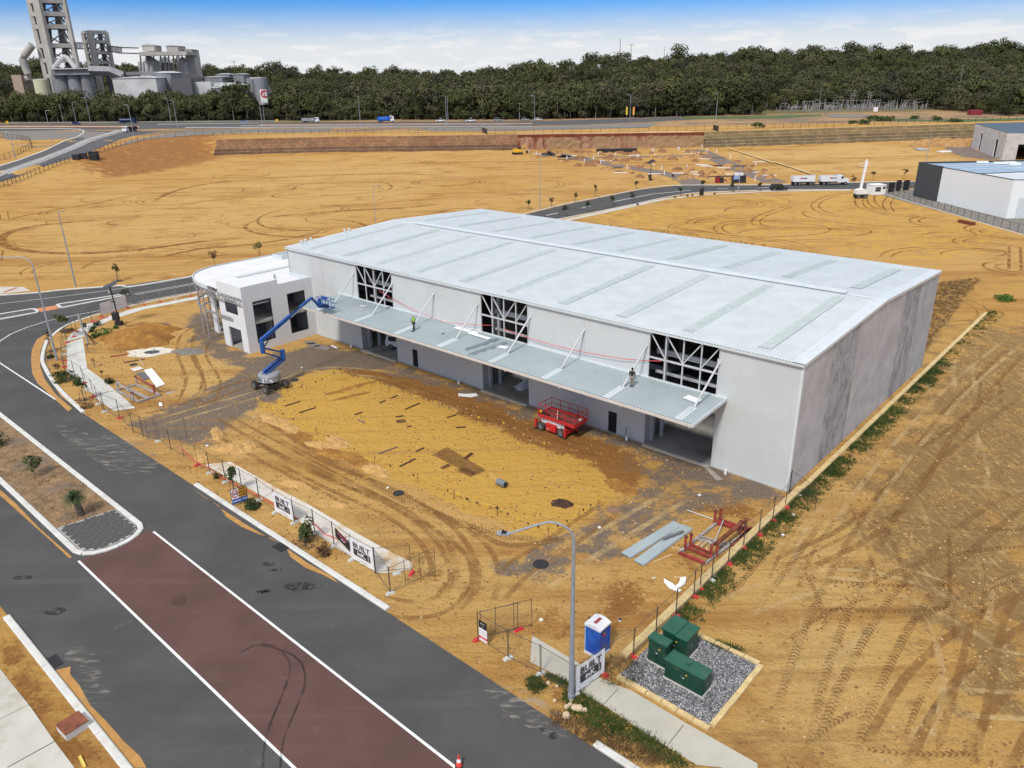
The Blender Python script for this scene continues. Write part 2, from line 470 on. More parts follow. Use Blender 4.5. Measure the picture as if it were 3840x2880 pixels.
# faint combed texture left by grading
comb=t.noise(1.0,6,.65,t.mapv((.25,2.6,1),rot=(0,0,R(38))))
base=t.mix(t.mr(comb,.54,.72,0,.38),base,(.30,.16,.06,1))
comb2=t.noise(1.0,5,.6,t.mapv((.03,.9,1),rot=(0,0,R(-4))))
base=t.mix(t.mr(comb2,.52,.7,0,.5),base,(.33,.19,.07,1))
b1=t.bump(n_fin,.9,.3)
b2=t.bump(t.noise(1.1,5,.6),.45,.5,b1)
t.bump(comb,.35,.25,b2)
ground_mat=t.fin(base,.95,spec=.15)
me.materials.append(ground_mat)
gob=bpy.data.objects.new('ground',me); col.objects.link(gob); tag(gob,kind='structure')

# ------------------------------------------------------------------ flat sheets: roads, paths, markings
LV={'asphalt': .012,'gravelroad': .008,'concrete': .03,'red': .018,'paint': .026,'track': .005,'spill': .034}
def sheet(name,P,mt,off,step=None,structure=True,drape=True,parent=None):
    """polygon laid on the terrain; long edges are subdivided so that it follows slopes"""
    bm_v=[]
    step=step or 1e9
    n=len(P)
    for i in range(n):
        a,b=np.array(P[i][:2]),np.array(P[(i+1) % n][:2]); k=max(1,int(np.hypot(*(b-a))/step))
        for j in range(k): bm_v.append(a+(b-a)*j/k)
    A=np.array(bm_v); Z=Tz(A[:,0],A[:,1]) if drape else np.zeros(len(A))
    from mathutils.geometry import tessellate_polygon
    tri=tessellate_polygon([[Vector((p[0],p[1],0)) for p in A]])
    mb=MB(); mb.raw([(p[0],p[1],z_+off) for p,z_ in zip(A,Z)],[tuple(t_) for t_ in tri])
    me_=mb.mesh(name,mt)
    # face up
    if me_.polygons and sum(p.normal.z*p.area for p in me_.polygons) < 0: me_.flip_normals()
    for p in me_.polygons: pass
    o=inst(name,me_,parent)
    if structure and parent is None: tag(o,kind='structure')
    return o
def strip(name,La,Lb,mt,off,step=6,parent=None,kind='structure',uvs=None):
    """ribbon between two polylines, draped"""
    def res(L,n):
        L=np.array([p[:2] for p in L]); d=np.r_[0,np.cumsum(np.hypot(*np.diff(L,axis=0).T))]
        tt=np.linspace(0,d[-1],n); return np.stack([np.interp(tt,d,L[:,0]),np.interp(tt,d,L[:,1])],-1),d[-1]
    LL=max(res(La,2)[1],res(Lb,2)[1]); n=max(2,int(LL/step)+2)
    A,_=res(La,n); B,_=res(Lb,n)
    mb=MB(); K=3
    V=[]
    for i in range(n):
        for k in range(K+1):
            p=A[i]+(B[i]-A[i])*k/K; V.append(p)
    V=np.array(V); Z=Tz(V[:,0],V[:,1])
    V3=[(p[0],p[1],z_+off) for p,z_ in zip(V,Z)]
    for i in range(n-1):
        for k in range(K):
            a,b,c_,d_=i*(K+1)+k,i*(K+1)+k+1,(i+1)*(K+1)+k+1,(i+1)*(K+1)+k
            L0,L1=i/(n-1)*LL,(i+1)/(n-1)*LL
            mb.face([V3[a],V3[b],V3[c_],V3[d_]],[(L0,k/K),(L0,(k+1)/K),(L1,(k+1)/K),(L1,k/K)])
    me_=mb.mesh(name,mt)
    if sum(p.normal.z*p.area for p in me_.polygons) < 0: me_.flip_normals()
    o=inst(name,me_,parent)
    if parent is None and kind: tag(o,kind=kind)
    return o
def offset(L,d):
    L=np.array([p[:2] for p in L],float); T_=np.gradient(L,axis=0); T_ /= np.hypot(T_[:,0],T_[:,1])[:,None]+1e-9
    return L+np.stack([-T_[:,1],T_[:,0]],-1)*d
def smooth_line(P,n=8):
    P=[np.array(p[:2],float) for p in P]; out=[]
    for i in range(len(P)-1):
        p0=P[max(i-1,0)]; p1=P[i]; p2=P[i+1]; p3=P[min(i+2,len(P)-1)]
        for k in range(n):
            t_=k/n; out.append(.5*((2*p1)+(p2-p0)*t_+(2*p0-5*p1+4*p2-p3)*t_*t_+(3*p1-p0-3*p2+p3)*t_ ** 3))
    out.append(P[-1]); return out
def line(name,pts,w,mt,off,step=2,parent=None,kind='structure',sm=False):
    pts=smooth_line(pts) if sm else pts
    return strip(name,offset(pts,-w/2),offset(pts,w/2),mt,off,step,parent,kind)

def asphalt(name,c,warm=0.):
    t=NT(name)
    o=t.mix(t.mr(t.noise(.22,6,.6),.35,.65),(c[0]*.86,c[1]*.86,c[2]*.86,1),(c[0]*1.14,c[1]*1.12,c[2]*1.1,1))
    o=t.mix(t.mr(t.noise(45,3,.7),.4,.7,0,.35),o,(c[0]*1.9,c[1]*1.9,c[2]*1.85,1))
    sw=t.noise(1.,5,.6,t.mapv((.05,.75,1),rot=(0,0,-PHI)))
    o=t.mix(t.mr(sw,.5,.72,0,.4),o,(c[0]*1.6,c[1]*1.55,c[2]*1.45,1))
    o=t.mix(t.mr(t.noise(.5,7,.7),.60,.74,0,.3),o,(.19,.155,.12,1))
    t.bump(t.noise(60,3,.8),.25,.01)
    return t.fin(o,.9,spec=.25)
M_asph=asphalt('asphalt',(.068,.068,.068))
M_asph2=asphalt('far_asphalt',(.085,.085,.09))
M_red=asphalt('red_asphalt',(.098,.054,.047))
M_paint=mat('road_paint',(.74,.74,.73),.6,var=.06,dirt=(.4,.34,.26),dirt_amt=.35,dscale=2)
M_conc=mat('path_concrete',(.52,.50,.45),.85,var=.07,scale=.6,dirt=(.42,.30,.16),dirt_amt=.5,dscale=.5,bump=.1)
M_concnew=mat('new_concrete',(.56,.56,.52),.8,var=.06,scale=.8,dirt=(.38,.31,.22),dirt_amt=.4,dscale=.35)
M_kerb=mat('kerb_concrete',(.60,.60,.57),.8,var=.07,dirt=(.45,.38,.28),dirt_amt=.4,dscale=.8)
M_gravroad=mat('gravel_road',(.20,.155,.125),.95,var=.15,scale=.5,var2=.5,scale2=6,bump=.4)
M_greyg=mat('grey_gravel',(.22,.20,.175),.95,var=.25,scale=.8,var2=.6,scale2=7,bump=.5)
M_tactile=mat('tactile_red',(.42,.12,.07),.8,var=.15)
M_orangepave=mat('orange_paving',(.55,.22,.09),.85,var=.15,scale=3)
M_wet=mat('orange_spill',(.42,.22,.065),.9,var=.12,scale=1.2,bump=.2)

uR=-60
# main street: two carriageways, red centre strip, planted median
sheet('road',[W(uR,-31.0),W(62,-31.0),W(69,-30.7),W(76,-29.4),W(84,-27.6),W(92,-23.8),W(96.6,-19.3),W(98.6,-16),W(99.7,-10),W(99.4,-4),W(98.5,3),W(93,84.5)]+
      [tuple(p) for p in [(9.8,179.6),(25.4,194.1),(42.2,211.2),(53.5,218.8),(74.8,220.9),(96,219.2),(150,220)]]+
      [tuple(p) for p in [(150,231.8),(100.7,232.4),(77.9,230.5),(49.6,232.9),(38.9,226.6),(29.6,217.1),(15.1,201.9),(2.6,186.0)]]+
      [W(104.5,84.5),W(108.6,5.2),W(112.6,-6),W(116.6,-12.2),W(119.5,-16.8),W(122.0,-21),W(170,-30),W(170,-47.2),W(uR,-47.2)],M_asph,LV['asphalt'])
strip('red_median_strip',[W(34.6,-36.55),W(uR,-36.55)],[W(34.6,-41.75),W(uR,-41.75)],M_red,LV['red'],8)
for nm_,pts,w in [('road_marking',[W(34.2,-36.5),W(uR,-36.5)],.16),('road_marking',[W(34.6,-41.78),W(uR,-41.78)],.16),
                    ('road_marking',[W(68.2,-31.45),W(86,-31.5),W(110,-31.5)],.16),
                    ('road_marking',[W(86,-31.5),W(92,-30.6),W(95.4,-28.9),W(98,-26.6),W(99.6,-24),W(100.6,-21),W(100.4,-17.7),W(99.9,-12),W(100.2,-8.5),W(99.8,-5.3),W(98.9,.5),W(96.0,40),W(93.6,84)],.16),
                    ('road_marking',[W(104.6,-6.6),W(103.4,4),W(99,84)],.14),('road_marking',[W(105.4,-6.6),W(104.1,4),W(99.6,84)],.14),
                    ('road_marking',[W(116.5,-22.4),W(114.3,-17.4),W(112,-11.1),W(109.2,-.7),W(103.4,84)],.14)]:
    line(nm_,pts,w,M_paint,LV['paint'],1.5)
for a,b in [((9,186),(12,189)),((18.5,196),(21,199)),((28,205.4),(40,217)),((40,217),(52,223)),((60,224.6),(63,225)),((72,225.3),(75,225.6))]:
    line('road_marking',[a,b],.35,M_paint,LV['paint'])
# left (far) road with its median on the embankment
def TP(ps,c): return [T(c(*p))[:2] for p in ps]
nearL=TP([(-120,740),(0,695),(300,600),(640,480),(900,390),(1240,268),(1500,222)],zA)
farL=TP([(-120,580),(0,545),(180,490),(420,400),(530,345),(700,282),(800,225)],zA)
strip('embankment_road',nearL,farL,M_asph2,.05,4)
line('road_marking',TP([(-100,690),(0,655),(360,520),(700,385),(1160,225)],zA),.45,M_paint,.09,4)
line('road_marking',TP([(-100,640),(0,605),(430,455),(640,372),(1100,213)],zA),.3,M_paint,.09,4)
strip('traffic_island',TP([(0,648),(360,513),(700,378),(1150,220)],zA),TP([(0,612),(430,460),(640,377),(1090,217)],zA),mat('hatched_concrete',(.33,.32,.31),.9,var=.2,scale=.5),.12,4)
strip('kerb',TP([(0,552),(180,497),(420,407),(530,352),(700,289),(770,250),(780,222),(740,208),(600,203),(0,200)],zA),TP([(0,545),(180,490),(420,400),(530,345),(700,282),(762,245),(768,222),(730,212),(600,207),(0,204)],zA),M_kerb,.14,4)
strip('highway',TP([(-60,284),(200,280),(500,276),(900,274),(1100,273),(1300,268),(1530,257)],DP),TP([(-60,268),(200,267),(500,265),(900,263),(1100,263),(1300,258),(1530,252)],DP),M_asph2,.05,10)
strip('highway_verge',TP([(-60,274.6),(300,275),(305,272.6),(-60,271.8)],DP)[:2],TP([(-60,271.8),(300,272.6)],DP),mat('orange_verge',(.50,.27,.14),.95,var=.2,scale=.2),.1,10)
strip('highway_verge',TP([(560,270.8),(900,269),(1150,268)],DP),TP([(560,269.3),(900,267.4),(1150,266.6)],DP),mat('orange_verge2',(.50,.27,.14),.95,var=.2,scale=.2),.1,10)
for y0,y1,xa,xb in [(276.2,275.6,400,1150),(269.0,268.6,340,560),(272.3,272,520,1100)]:
    strip('road_marking',TP([(xa,y0+.2),(xb,y0-2.6)],DP),TP([(xa,y1),(xb,y1-2.6)],DP),M_paint,.14,12)
# grey gravel verge inside the plateau fence
strip('gravel_verge',TP([(930,283.6),(1100,283),(1400,276)],DP),TP([(900,275.5),(1100,275),(1420,266)],DP),M_greyg,.06,8)
strip('gravel_verge',TP([(250,318),(330,300),(480,287),(700,284)],DP),TP([(290,301),(400,284),(520,279.5),(720,277)],DP),M_greyg,.06,6)
strip('gravel_verge',TP([(20,312),(80,318),(160,310),(225,295)],DP),TP([(0,285),(80,283),(170,284),(240,286)],DP),M_greyg,.06,6)

# median island: kerb ring, soil, cobbles
def arc_pts(c,r,a0,a1,n=14): return [(c[0]+r*math.cos(a0+(a1-a0)*i/n),c[1]+r*math.sin(a0+(a1-a0)*i/n)) for i in range(n+1)]
def isl(u0,v0,v1,r_in):      # outline of the median nose in building grid, pointing to smaller u
    h=(v1-v0)/2; c=(u0+h*.72,(v0+v1)/2)
    return [(c[0]-h*.72*math.cos(a),c[1]+h*math.sin(a)) for a in np.linspace(math.pi/2,-math.pi/2,19)]
def kerb(name,pts_uv,w,h,m_,seg=2.4,uvspace=True,zt=None,gap=.02,label=None):
    """kerb stones one by one along a line"""
    pts=[W(*p) for p in pts_uv] if uvspace else pts_uv
    L=np.array(pts); d=np.r_[0,np.cumsum(np.hypot(*np.diff(L,axis=0).T))]
    root=empty(name,(float(L[0][0]),float(L[0][1]),0)); tag(root,kind='structure')
    n=max(1,int(round(d[-1]/seg)))
    for i in range(n):
        tt=np.linspace(d[-1]*i/n+gap/2,d[-1]*(i+1)/n-gap/2,4)
        C=np.stack([np.interp(tt,d,L[:,0]),np.interp(tt,d,L[:,1])],-1)
        A=offset(C,w/2); B=offset(C,-w/2); mb=MB(); V=[]
        for k in range(4):
            zz=[tz(*A[k]),tz(*B[k])]
            V += [(A[k][0],A[k][1],-.05+zz[0]),(A[k][0],A[k][1],h*.75+zz[0]),(C[k][0]+(A[k][0]-C[k][0])*.7,C[k][1]+(A[k][1]-C[k][1])*.7,h+zz[0]),
                  (C[k][0]+(B[k][0]-C[k][0])*.7,C[k][1]+(B[k][1]-C[k][1])*.7,h+zz[1]),(B[k][0],B[k][1],h*.75+zz[1]),(B[k][0],B[k][1],-.05+zz[1])]
        F=[]
        for k in range(3):
            for j in range(5): F.append((k*6+j,k*6+j+1,k*6+7+j,k*6+6+j))
        F += [(5,4,3,2,1,0),(18,19,20,21,22,23)]
        mb.raw(V,F); o=mb.build('kerb_stone',m_,root); o.location=-root.location
    return root
kerb('kerb',[(112,-36.75),(80,-36.75),(45,-36.75)]+isl(34.3,-41.45,-36.75,0)+[(45,-41.45),(80,-41.5),(112,-41.5)],.42,.15,M_kerb)
M_soil=mat('median_soil',(.27,.17,.085),.95,var=.35,scale=.9,var2=.7,scale2=6,bump=.8,bscale=5,dirt=(.16,.13,.11),dirt_amt=.8,dscale=.25)
sheet('median_soil',[W(112,-37.0),W(45,-37.0),W(39.6,-37.0),W(40.2,-41.25),W(45,-41.25),W(112,-41.3)],M_soil,.09)
# cobbled nose: herringbone stones, real and recessed joints
M_cob=mat('cobble_stone',(.085,.083,.085),.85,var=.3,scale=6,bump=.3)
M_joint=mat('cobble_joint',(.36,.35,.33),.95,var=.1,scale=5)
out=np.array(isl(34.62,-41.2,-37.02,0)); O=[tuple(p) for p in out]+[(40.3,-41.2),(39.7,-37.02)]
cob=sheet('cobbled_island',[W(*p) for p in O],M_joint,.105)
cobP=np.array(O)
cob_me=MB().box((0,0,0),(.372,.176,.05),taper=.92).mesh('cobble',M_cob)
cb=.2; ring=np.vstack([cobP,cobP[:1]])
ang0=math.atan2(-ux[1],-ux[0])
for i in range(-26,27):
    for j in range(-26,27):
        s4=(i-j) % 4
        if s4 == 0: c0,rr=((i+1)*cb,(j+.5)*cb),0
        elif s4 == 3: c0,rr=((i+.5)*cb,(j+1)*cb),math.pi/2
        else: continue
        U_,V_=37.4+c0[0],-39.1+c0[1]
        if not inpoly(np.array([U_]),np.array([V_]),cobP)[0] or seg_dist(np.array([U_]),np.array([V_]),ring)[0] < .17: continue
        e1=math.atan2(-ux[1],-ux[0])
        inst('cobble',cob_me,cob,(*W(U_,V_),.128+rng.uniform(-.006,.006)),rz=e1+rr+rng.uniform(-.03,.03))
# kerbs along the site side
kerb('kerb',[(-60,-30.8),(-3.0,-30.8)],.42,.15,M_kerb)
kerb('kerb',[(13.4,-30.8),(38.6,-30.8)],.42,.15,M_kerb)
kerb('kerb',smooth_line([(62.1,-30.9),(68.8,-30.3),(74.2,-29.6),(80.9,-28.3),(83.7,-27.5),(87.5,-26.0),(91.0,-24.4)],5),.42,.15,M_kerb)
kerb('kerb',smooth_line([(91.8,-23.9),(95.6,-20.8),(97.6,-17.4),(98.8,-12),(98.9,-6),(98,2),(95.4,40),(92.4,84)],5),.4,.06,M_kerb,seg=3)
kerb('kerb',[(-60,-47.35),(14,-47.3),(31.6,-47.3)],.42,.15,M_kerb)
kerb('kerb',smooth_line([(123,-22),(119.0,-16.4),(117.2,-12.2),(113.0,-6.0),(109.2,4),(104.8,84)],5),.4,.12,M_kerb,seg=3)
kerb('kerb',smooth_line([(2.2,186.6),(14.8,202.4),(29.2,217.6),(38.6,227.0),(49.5,233.4),(77.9,231.0),(100,233),(150,232.2)],4),.35,.12,M_kerb,seg=4,uvspace=False)
kerb('kerb',smooth_line([(9.9,179.0),(25.8,193.6),(42.6,210.7),(53.8,218.2),(74.8,220.3),(96,218.6)],4),.35,.12,M_kerb,seg=4,uvspace=False)
strip('footpath',[(12.8,177.2),(26.2,190.7),(41.1,206.2),(53.1,213.6),(74.1,217.7),(95,216.6)],[(11.6,178.6),(24.8,192.0),(40,207.4),(52.7,215.2),(73.9,219.2),(95,218.0)],M_conc,LV['concrete'],3)
# islands in the side road
for P in ([(109.9,-34),(107.2,-34),(106.9,-25.3),(106.3,-20.3),(109.0,-20.1),(109.8,-24.5)],[(106.1,-17.2),(105.5,-7.4),(106.3,-7.3),(108.6,-17.0)]):
    Pw=[W(*p) for p in P]; kerb('kerb',P+[P[0]],.4,.15,M_kerb,seg=2.5)
    sheet('island_paving',Pw,M_cob,.10)
sheet('orange_paving',[W(106.35,-20.0),W(106.2,-17.5),W(108.5,-17.3),W(108.9,-19.8)],M_orangepave,LV['red'])
sheet('footpath',[W(133,-21),W(128.0,-18.5),W(125.0,-16.4),W(121.3,-16.6),W(123.5,-21.4),W(133,-27)],M_conc,.03)
for k in range(5): sheet('tactile_paving',[W(123.6+k*.35-.15,-19.6+k*.5),W(123.6+k*.35+.6,-19.8+k*.5),W(123.6+k*.35+.75,-19.3+k*.5),W(123.6+k*.35,-19.1+k*.5)],M_tactile,.036)

# ------------------------------------------------------------------ building materials
M_wall=mat('painted_panel',(.52,.545,.545),.8,var=.03,scale=.4,dirt=(.42,.43,.44),dirt_amt=.25,dscale=.3,bump=.05,streak=.08)
def stained(name,c,dark,lo,hi,amt):
    t=NT(name)
    o=t.mix(t.mr(t.noise(.6,6,.6),.3,.7),(*[x*.88 for x in c],1),(*[x*1.1 for x in c],1))
    s=t.noise(1.0,12,.84,t.mapv((1.1,1.1,.6)),dist=.15)
    o=t.mix(t.mr(s,lo,hi,0,amt),o,(*dark,1))
    o=t.mix(t.mr(t.noise(.35,4,.5),.45,.7,0,.3),o,(.31,.30,.30,1))
    o=t.mix(t.mr(t.noise(9,6,.7),.5,.75,0,.25),o,(.16,.165,.18,1))
    t.bump(t.noise(6,5),.1,.02)
    return t.fin(o,.85,spec=.3)
M_pc1=stained('bare_concrete',(.49,.48,.485),(.36,.355,.365),.50,.7,.35)
M_pc2=stained('mottled_concrete',(.44,.44,.45),(.17,.175,.19),.43,.60,.8)
M_pc3=stained('blue_grey_concrete',(.43,.44,.455),(.27,.28,.30),.55,.7,.5)
def metal_sheet(name,c,rough=.42,var=.05,lap=0.):
    t=NT(name)
    o=t.mix(t.mr(t.noise(.5,5,.6),.3,.7),(*[x*(1-var) for x in c],1),(*[min(1,x*(1+var)) for x in c],1))
    o=t.mix(t.mr(t.noise(.3,4,.6),.5,.74,0,.1),o,(c[0]*.72,c[1]*.74,c[2]*.76,1))
    return t.fin(o,rough,.15,spec=.5)
M_roof=metal_sheet('zinc_roofing',(.62,.66,.67))
M_canopy=metal_sheet('zinc_canopy',(.42,.485,.50),.4)
M_roofw=metal_sheet('white_roofing',(.68,.69,.70),.5)
M_sky=mat('translucent_roofing',(.46,.525,.505),.35,var=.08,scale=2)
M_flash=mat('flashing',(.62,.67,.69),.45,.1,var=.05)
M_beige=mat('beige_gutter',(.56,.52,.48),.6,var=.05)
M_steelw=mat('white_steel',(.52,.53,.55),.5,var=.05,dirt=(.35,.33,.31),dirt_amt=.35,dscale=1.2)
M_galv=mat('galvanised_steel',(.42,.44,.45),.4,.55,var=.12,scale=4)
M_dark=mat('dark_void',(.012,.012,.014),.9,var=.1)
M_slab=mat('floor_slab',(.36,.35,.33),.8,var=.12,scale=.4,dirt=(.14,.13,.12),dirt_amt=.55,dscale=.45)
M_offw=mat('white_render',(.66,.675,.69),.85,var=.03,dirt=(.58,.56,.54),dirt_amt=.2,dscale=.5,bump=.05)
M_black=mat('black_steel',(.02,.021,.024),.5,var=.2)
M_glass=mat('dark_glass',(.02,.025,.03),.12,var=.1,spec=.6)
M_int=mat('interior_panel',(.20,.19,.185),.9,var=.2,scale=.6)

L_,D_,EH,RV,RH=69.66,36.9,11.06,18.45,11.93
def bu(mb,u0,u1,v0,v1,z0,z1): return mb.bx(-u1,-u0,v0,v1,z0,z1)
def part(name,mt,root,*boxes):
    mb=MB()
    for b in boxes: bu(mb,*b)
    return mb.build(name,mt,root)
wh=empty('warehouse',(*W(0,0),0),YAW,'long pale grey warehouse with zinc roof, high trussed openings and front awning','warehouse')
part('floor_slab',M_slab,wh,(.2,L_-.2,-.15,D_-.2,-.3,.06))
TH=.18; g_=.012
bays=[(0,6.95),(13.74,20.75),(20.75,27.7),(34.25,41.3),(41.3,48.4),(55.12,62.15),(62.15,L_)]
doors={(13.74,20.75): (16.8,17.8),(41.3,48.4): (44.73,45.68)}
for (a,b) in bays:
    if (a,b) == (0,6.95):
        part('wall_panel',M_wall,wh,(a,b-g_,0,TH,0,2.83),(a,b-g_,.012,TH,2.83,2.85),(a,b-g_,0,TH,2.85,3.62),(a,b-g_,.012,TH,3.62,3.64),(a,b-g_,0,TH,3.64,EH))
    elif (a,b) in doors:
        d0,d1=doors[(a,b)]
        part('wall_panel',M_wall,wh,(a+g_,d0,0,TH,0,EH),(d1,b-g_,0,TH,0,EH),(d0,d1,0,TH,2.18,EH))
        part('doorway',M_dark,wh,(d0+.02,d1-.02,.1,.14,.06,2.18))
    else: part('wall_panel',M_wall,wh,(a+g_,b-g_,0,TH,0,EH))
    if a > .1: part('panel_joint',M_pc3,wh,(a-.02,a+.02,.05,TH-.02,0,EH-.05))
opens=[(6.95,13.74),(27.7,34.25),(48.4,55.12)]
for a,b in opens:
    part('spandrel_panel',M_wall,wh,(a,b,0.004,TH-.004,4.9,6.58))
    part('jamb',M_pc3,wh,(b-.005,b+.0,.18,1.3,0.06,4.9),(b-.3,b,.9,1.3,.06,4.9))
    # steel window frame and truss standing in the high opening
    tr=part('window_frame',M_steelw,wh,(a,b,-.03,.10,6.58,6.68),(a,a+.09,-.02,.1,6.68,10.95),(b-.09,b,-.02,.1,6.68,10.95),(a,b,-.02,.1,10.86,10.96))
    wsp=(b-a)/4; ps=[b-wsp,b-2*wsp,b-3*wsp]
    for p in ps: part('mullion',M_steelw,tr,(p-.055,p+.055,.0,.11,6.68,10.86))
    part('transom',M_steelw,tr,(a+.09,b-.09,-.035,.115,8.5,8.64))
    for (u1,z1_,u2,z2_) in [(b-.1,10.85,ps[0],8.64),(ps[0],10.85,ps[1],8.64),(ps[1],8.64,ps[2],10.85),(ps[2],8.64,a+.1,10.85)]:
        mb=MB(); mb.bar((-u1,.05,z1_),(-u2,.05,z2_),.09); mb.build('brace',M_steelw,tr)
    part('inner_beam',M_steelw,wh,(a-.5,b+.5,2.2,2.45,8.15,8.65),(a-.5,b+.5,2.2,2.45,6.3,6.5))
    part('column',M_steelw,wh,(b-.55,b-.3,2.2,2.5,.06,10.9))
    # ragged concrete edge at the bay threshold
    part('threshold',M_conc,wh,(a+.05,b-.05,-.55,-.15,-.1,.04))
# gable end: precast panels with different weathering
js=[0,6.0,12.15,18.3,24.6,30.3,D_]
def rz_(v): return EH+(RH-EH)*(1-abs(v-RV)/RV) 
gm=[M_pc1,M_pc2,M_pc1,M_pc1,M_pc2,M_pc3]
for i in range(6):
    v0,v1=js[i]+(.03 if i else TH),js[i+1]-.03
    def slab(za,zb0,zb1,d=0):
        mb=MB()
        vs_=[(v0,za),(v1,za),(v1,zb1),(RV,RH)]+[(v0,zb0)] if (zb1 is None) else [(v0,za),(v1,za),(v1,zb1),(v0,zb0)]
        mb.prism(vs_,-TH,-d,'X'); return mb
    mb=MB()
    if i in (2,3):
        for za,zb in ((0,1.66),(1.68,5.05),(5.07,8.4)): mb.prism([(v0,za),(v1,za),(v1,zb),(v0,zb)],-TH,0,'X')
        mb.prism([(v0,1.6),(v1,1.6),(v1,8.5),(v0,8.5)],-TH+.02,-.014,'X')
        za=8.42
    else: za=0
    top=[(v1,rz_(v1)),(v0,rz_(v0))]
    if v0 < RV < v1: top.insert(1,(RV,RH))
    mb.prism([(v0,za),(v1,za)]+top,-TH,0,'X')
    o=mb.build('gable_panel',gm[i],wh)
mb=MB(); mb.prism([(.3,0),(D_-.3,0),(D_-.3,EH-.1),(RV,RH-.1),(.3,EH-.1)],-TH+.01,-.06,'X'); mb.build('joint_backing',M_dark,wh)
mb=MB(); mb.prism([(0,0),(D_,0),(D_,EH),(RV,RH),(0,EH)],-L_,-L_+TH,'X'); mb.build('end_wall',M_wall,wh)
part('rear_wall',M_wall,wh,(TH,L_-TH,D_-TH,D_,0,EH))
part('corner_strip',M_flash,wh,(-.006,.22,-.03,.05,0,EH))
# portal frames inside
for u in (7.0,20.75,34.4,48.5,62.1):
    for v0_,v1_,z_ in ((2.0,2.5,10.6),(35.4,35.9,10.6),(18.2,18.6,11.2)): part('portal_column',M_int,wh,(u-.15,u+.15,v0_,v1_,.06,z_))
part('inner_wall',M_int,wh,(L_*.5-.1,L_*.5+.1,3,D_-1,0.06,9.5))

def ribbed(L,w,pitch=.25,h=.06):
    """trapezoidal sheeting; ribs run along local y; returns MB spanning x 0..L, y 0..w at z 0"""
    mb=MB(); n=int(L/pitch); p=L/n; xs=[]
    for i in range(n):
        x=i*p
        xs += [(x,0),(x+p*.55,0),(x+p*.66,h),(x+p*.88,h)]
    xs.append((L,0))
    V=[(x,0,z_) for x,z_ in xs]+[(x,w,z_) for x,z_ in xs]; k=len(xs)
    mb.raw(V,[(i,i+1,k+i+1,k+i) for i in range(k-1)])
    return mb
def tilt(o,u_left,v0,z0,v1,z1,root):
    """place sheeting whose local x runs right from u_left and y climbs from (v0,z0) to (v1,z1)"""
    a=math.atan2(z1-z0,v1-v0)
    o.location=(-u_left,v0,z0); o.rotation_euler=(a,0,0)
sl_len=math.hypot(RV+.25,RH-EH)
LR=L_+.1
rf=ribbed(LR-.9,sl_len).build('roof_sheeting',M_roof,wh); tilt(rf,L_+.05,-.25,EH+.05,RV,RH+.06,wh)
rb=ribbed(LR-.9,sl_len).build('roof_sheeting',M_roof,wh); rb.location=(-L_-.05,RV,RH+.06); rb.rotation_euler=(-math.atan2(RH-EH,RV+.25),0,0)
mb=MB(); nz=.055
for v0,z0,v1,z1 in ((-.25,EH+.05,RV,RH+.06),(RV,RH+.06,D_+.25,EH+.05)):
    mb.raw([(-.92,v0,z0+nz),(.1,v0,z0+nz),(.1,v1,z1+nz),(-.92,v1,z1+nz),(.1,v0,z0-.22),(.1,v1,z1-.22),(-.92,v0,z0-.02),(-.92,v1,z1-.02)],[(0,1,2,3),(1,4,5,2),(0,3,7,6)])
mb.build('gable_flashing',M_flash,wh)
mb=MB()
for v0,z0,v1,z1 in ((-.25,EH+.05,RV,RH+.06),(RV,RH+.06,D_+.25,EH+.05)):
    mb.raw([(-L_-.12,v0,z0+nz),(-L_+.35,v0,z0+nz),(-L_+.35,v1,z1+nz),(-L_-.12,v1,z1+nz),(-L_-.12,v0,z0-.3),(-L_-.12,v1,z1-.3)],[(0,1,2,3),(0,3,5,4)])
mb.build('gable_flashing',M_flash,wh)
part('eave_gutter',M_flash,wh,(-.05,L_+.1,-.32,-.26,EH-.12,EH+.03))
part('eave_gutter',M_flash,wh,(-.05,L_+.1,D_+.27,D_+.45,EH-.12,EH+.08))
rc=part('ridge_vent',M_flash,wh,(3.6,64.8,RV-.42,RV+.42,RH+.18,RH+.30))
part('ridge_vent_base',M_pc3,rc,(3.7,64.7,RV-.3,RV+.3,RH+.02,RH+.18))
mb=MB(); mb.prism([(RV-.35,RH+.085),(RV,RH+.13),(RV+.35,RH+.085)],-L_,-.0,'X'); mb.build('ridge_cap',M_flash,wh)
for k in range(10):
    u=3.85+6.86*k
    if u > L_-.6: continue
    o=ribbed(1.12,15.9,.187,.05).build('skylight_sheet',M_sky,wh); s_=(RH-EH)/(RV+.25)
    o.location=(-u-.56,1.2,EH+.05+1.45*s_+.05); o.rotation_euler=(math.atan(s_),0,0)
    o=ribbed(1.12,13.0,.187,.05).build('skylight_sheet',M_sky,wh)
    o.location=(-u-.56,21.4,RH+.06-(21.4-RV)*s_+.05); o.rotation_euler=(-math.atan(s_),0,0)
for u,v in [(69.1,2.0),(69.15,2.65),(69.1,3.5),(69.2,9.2),(69.2,9.95)]:
    mb=MB(); z0=EH+.1+v*.046; mb.tube((-u,v,z0),(-u,v,z0+.38),.11,10); mb.tube((-u,v,z0+.36),(-u,v,z0+.5),.2,10,.17)
    mb.build('roof_vent',M_flash,wh)
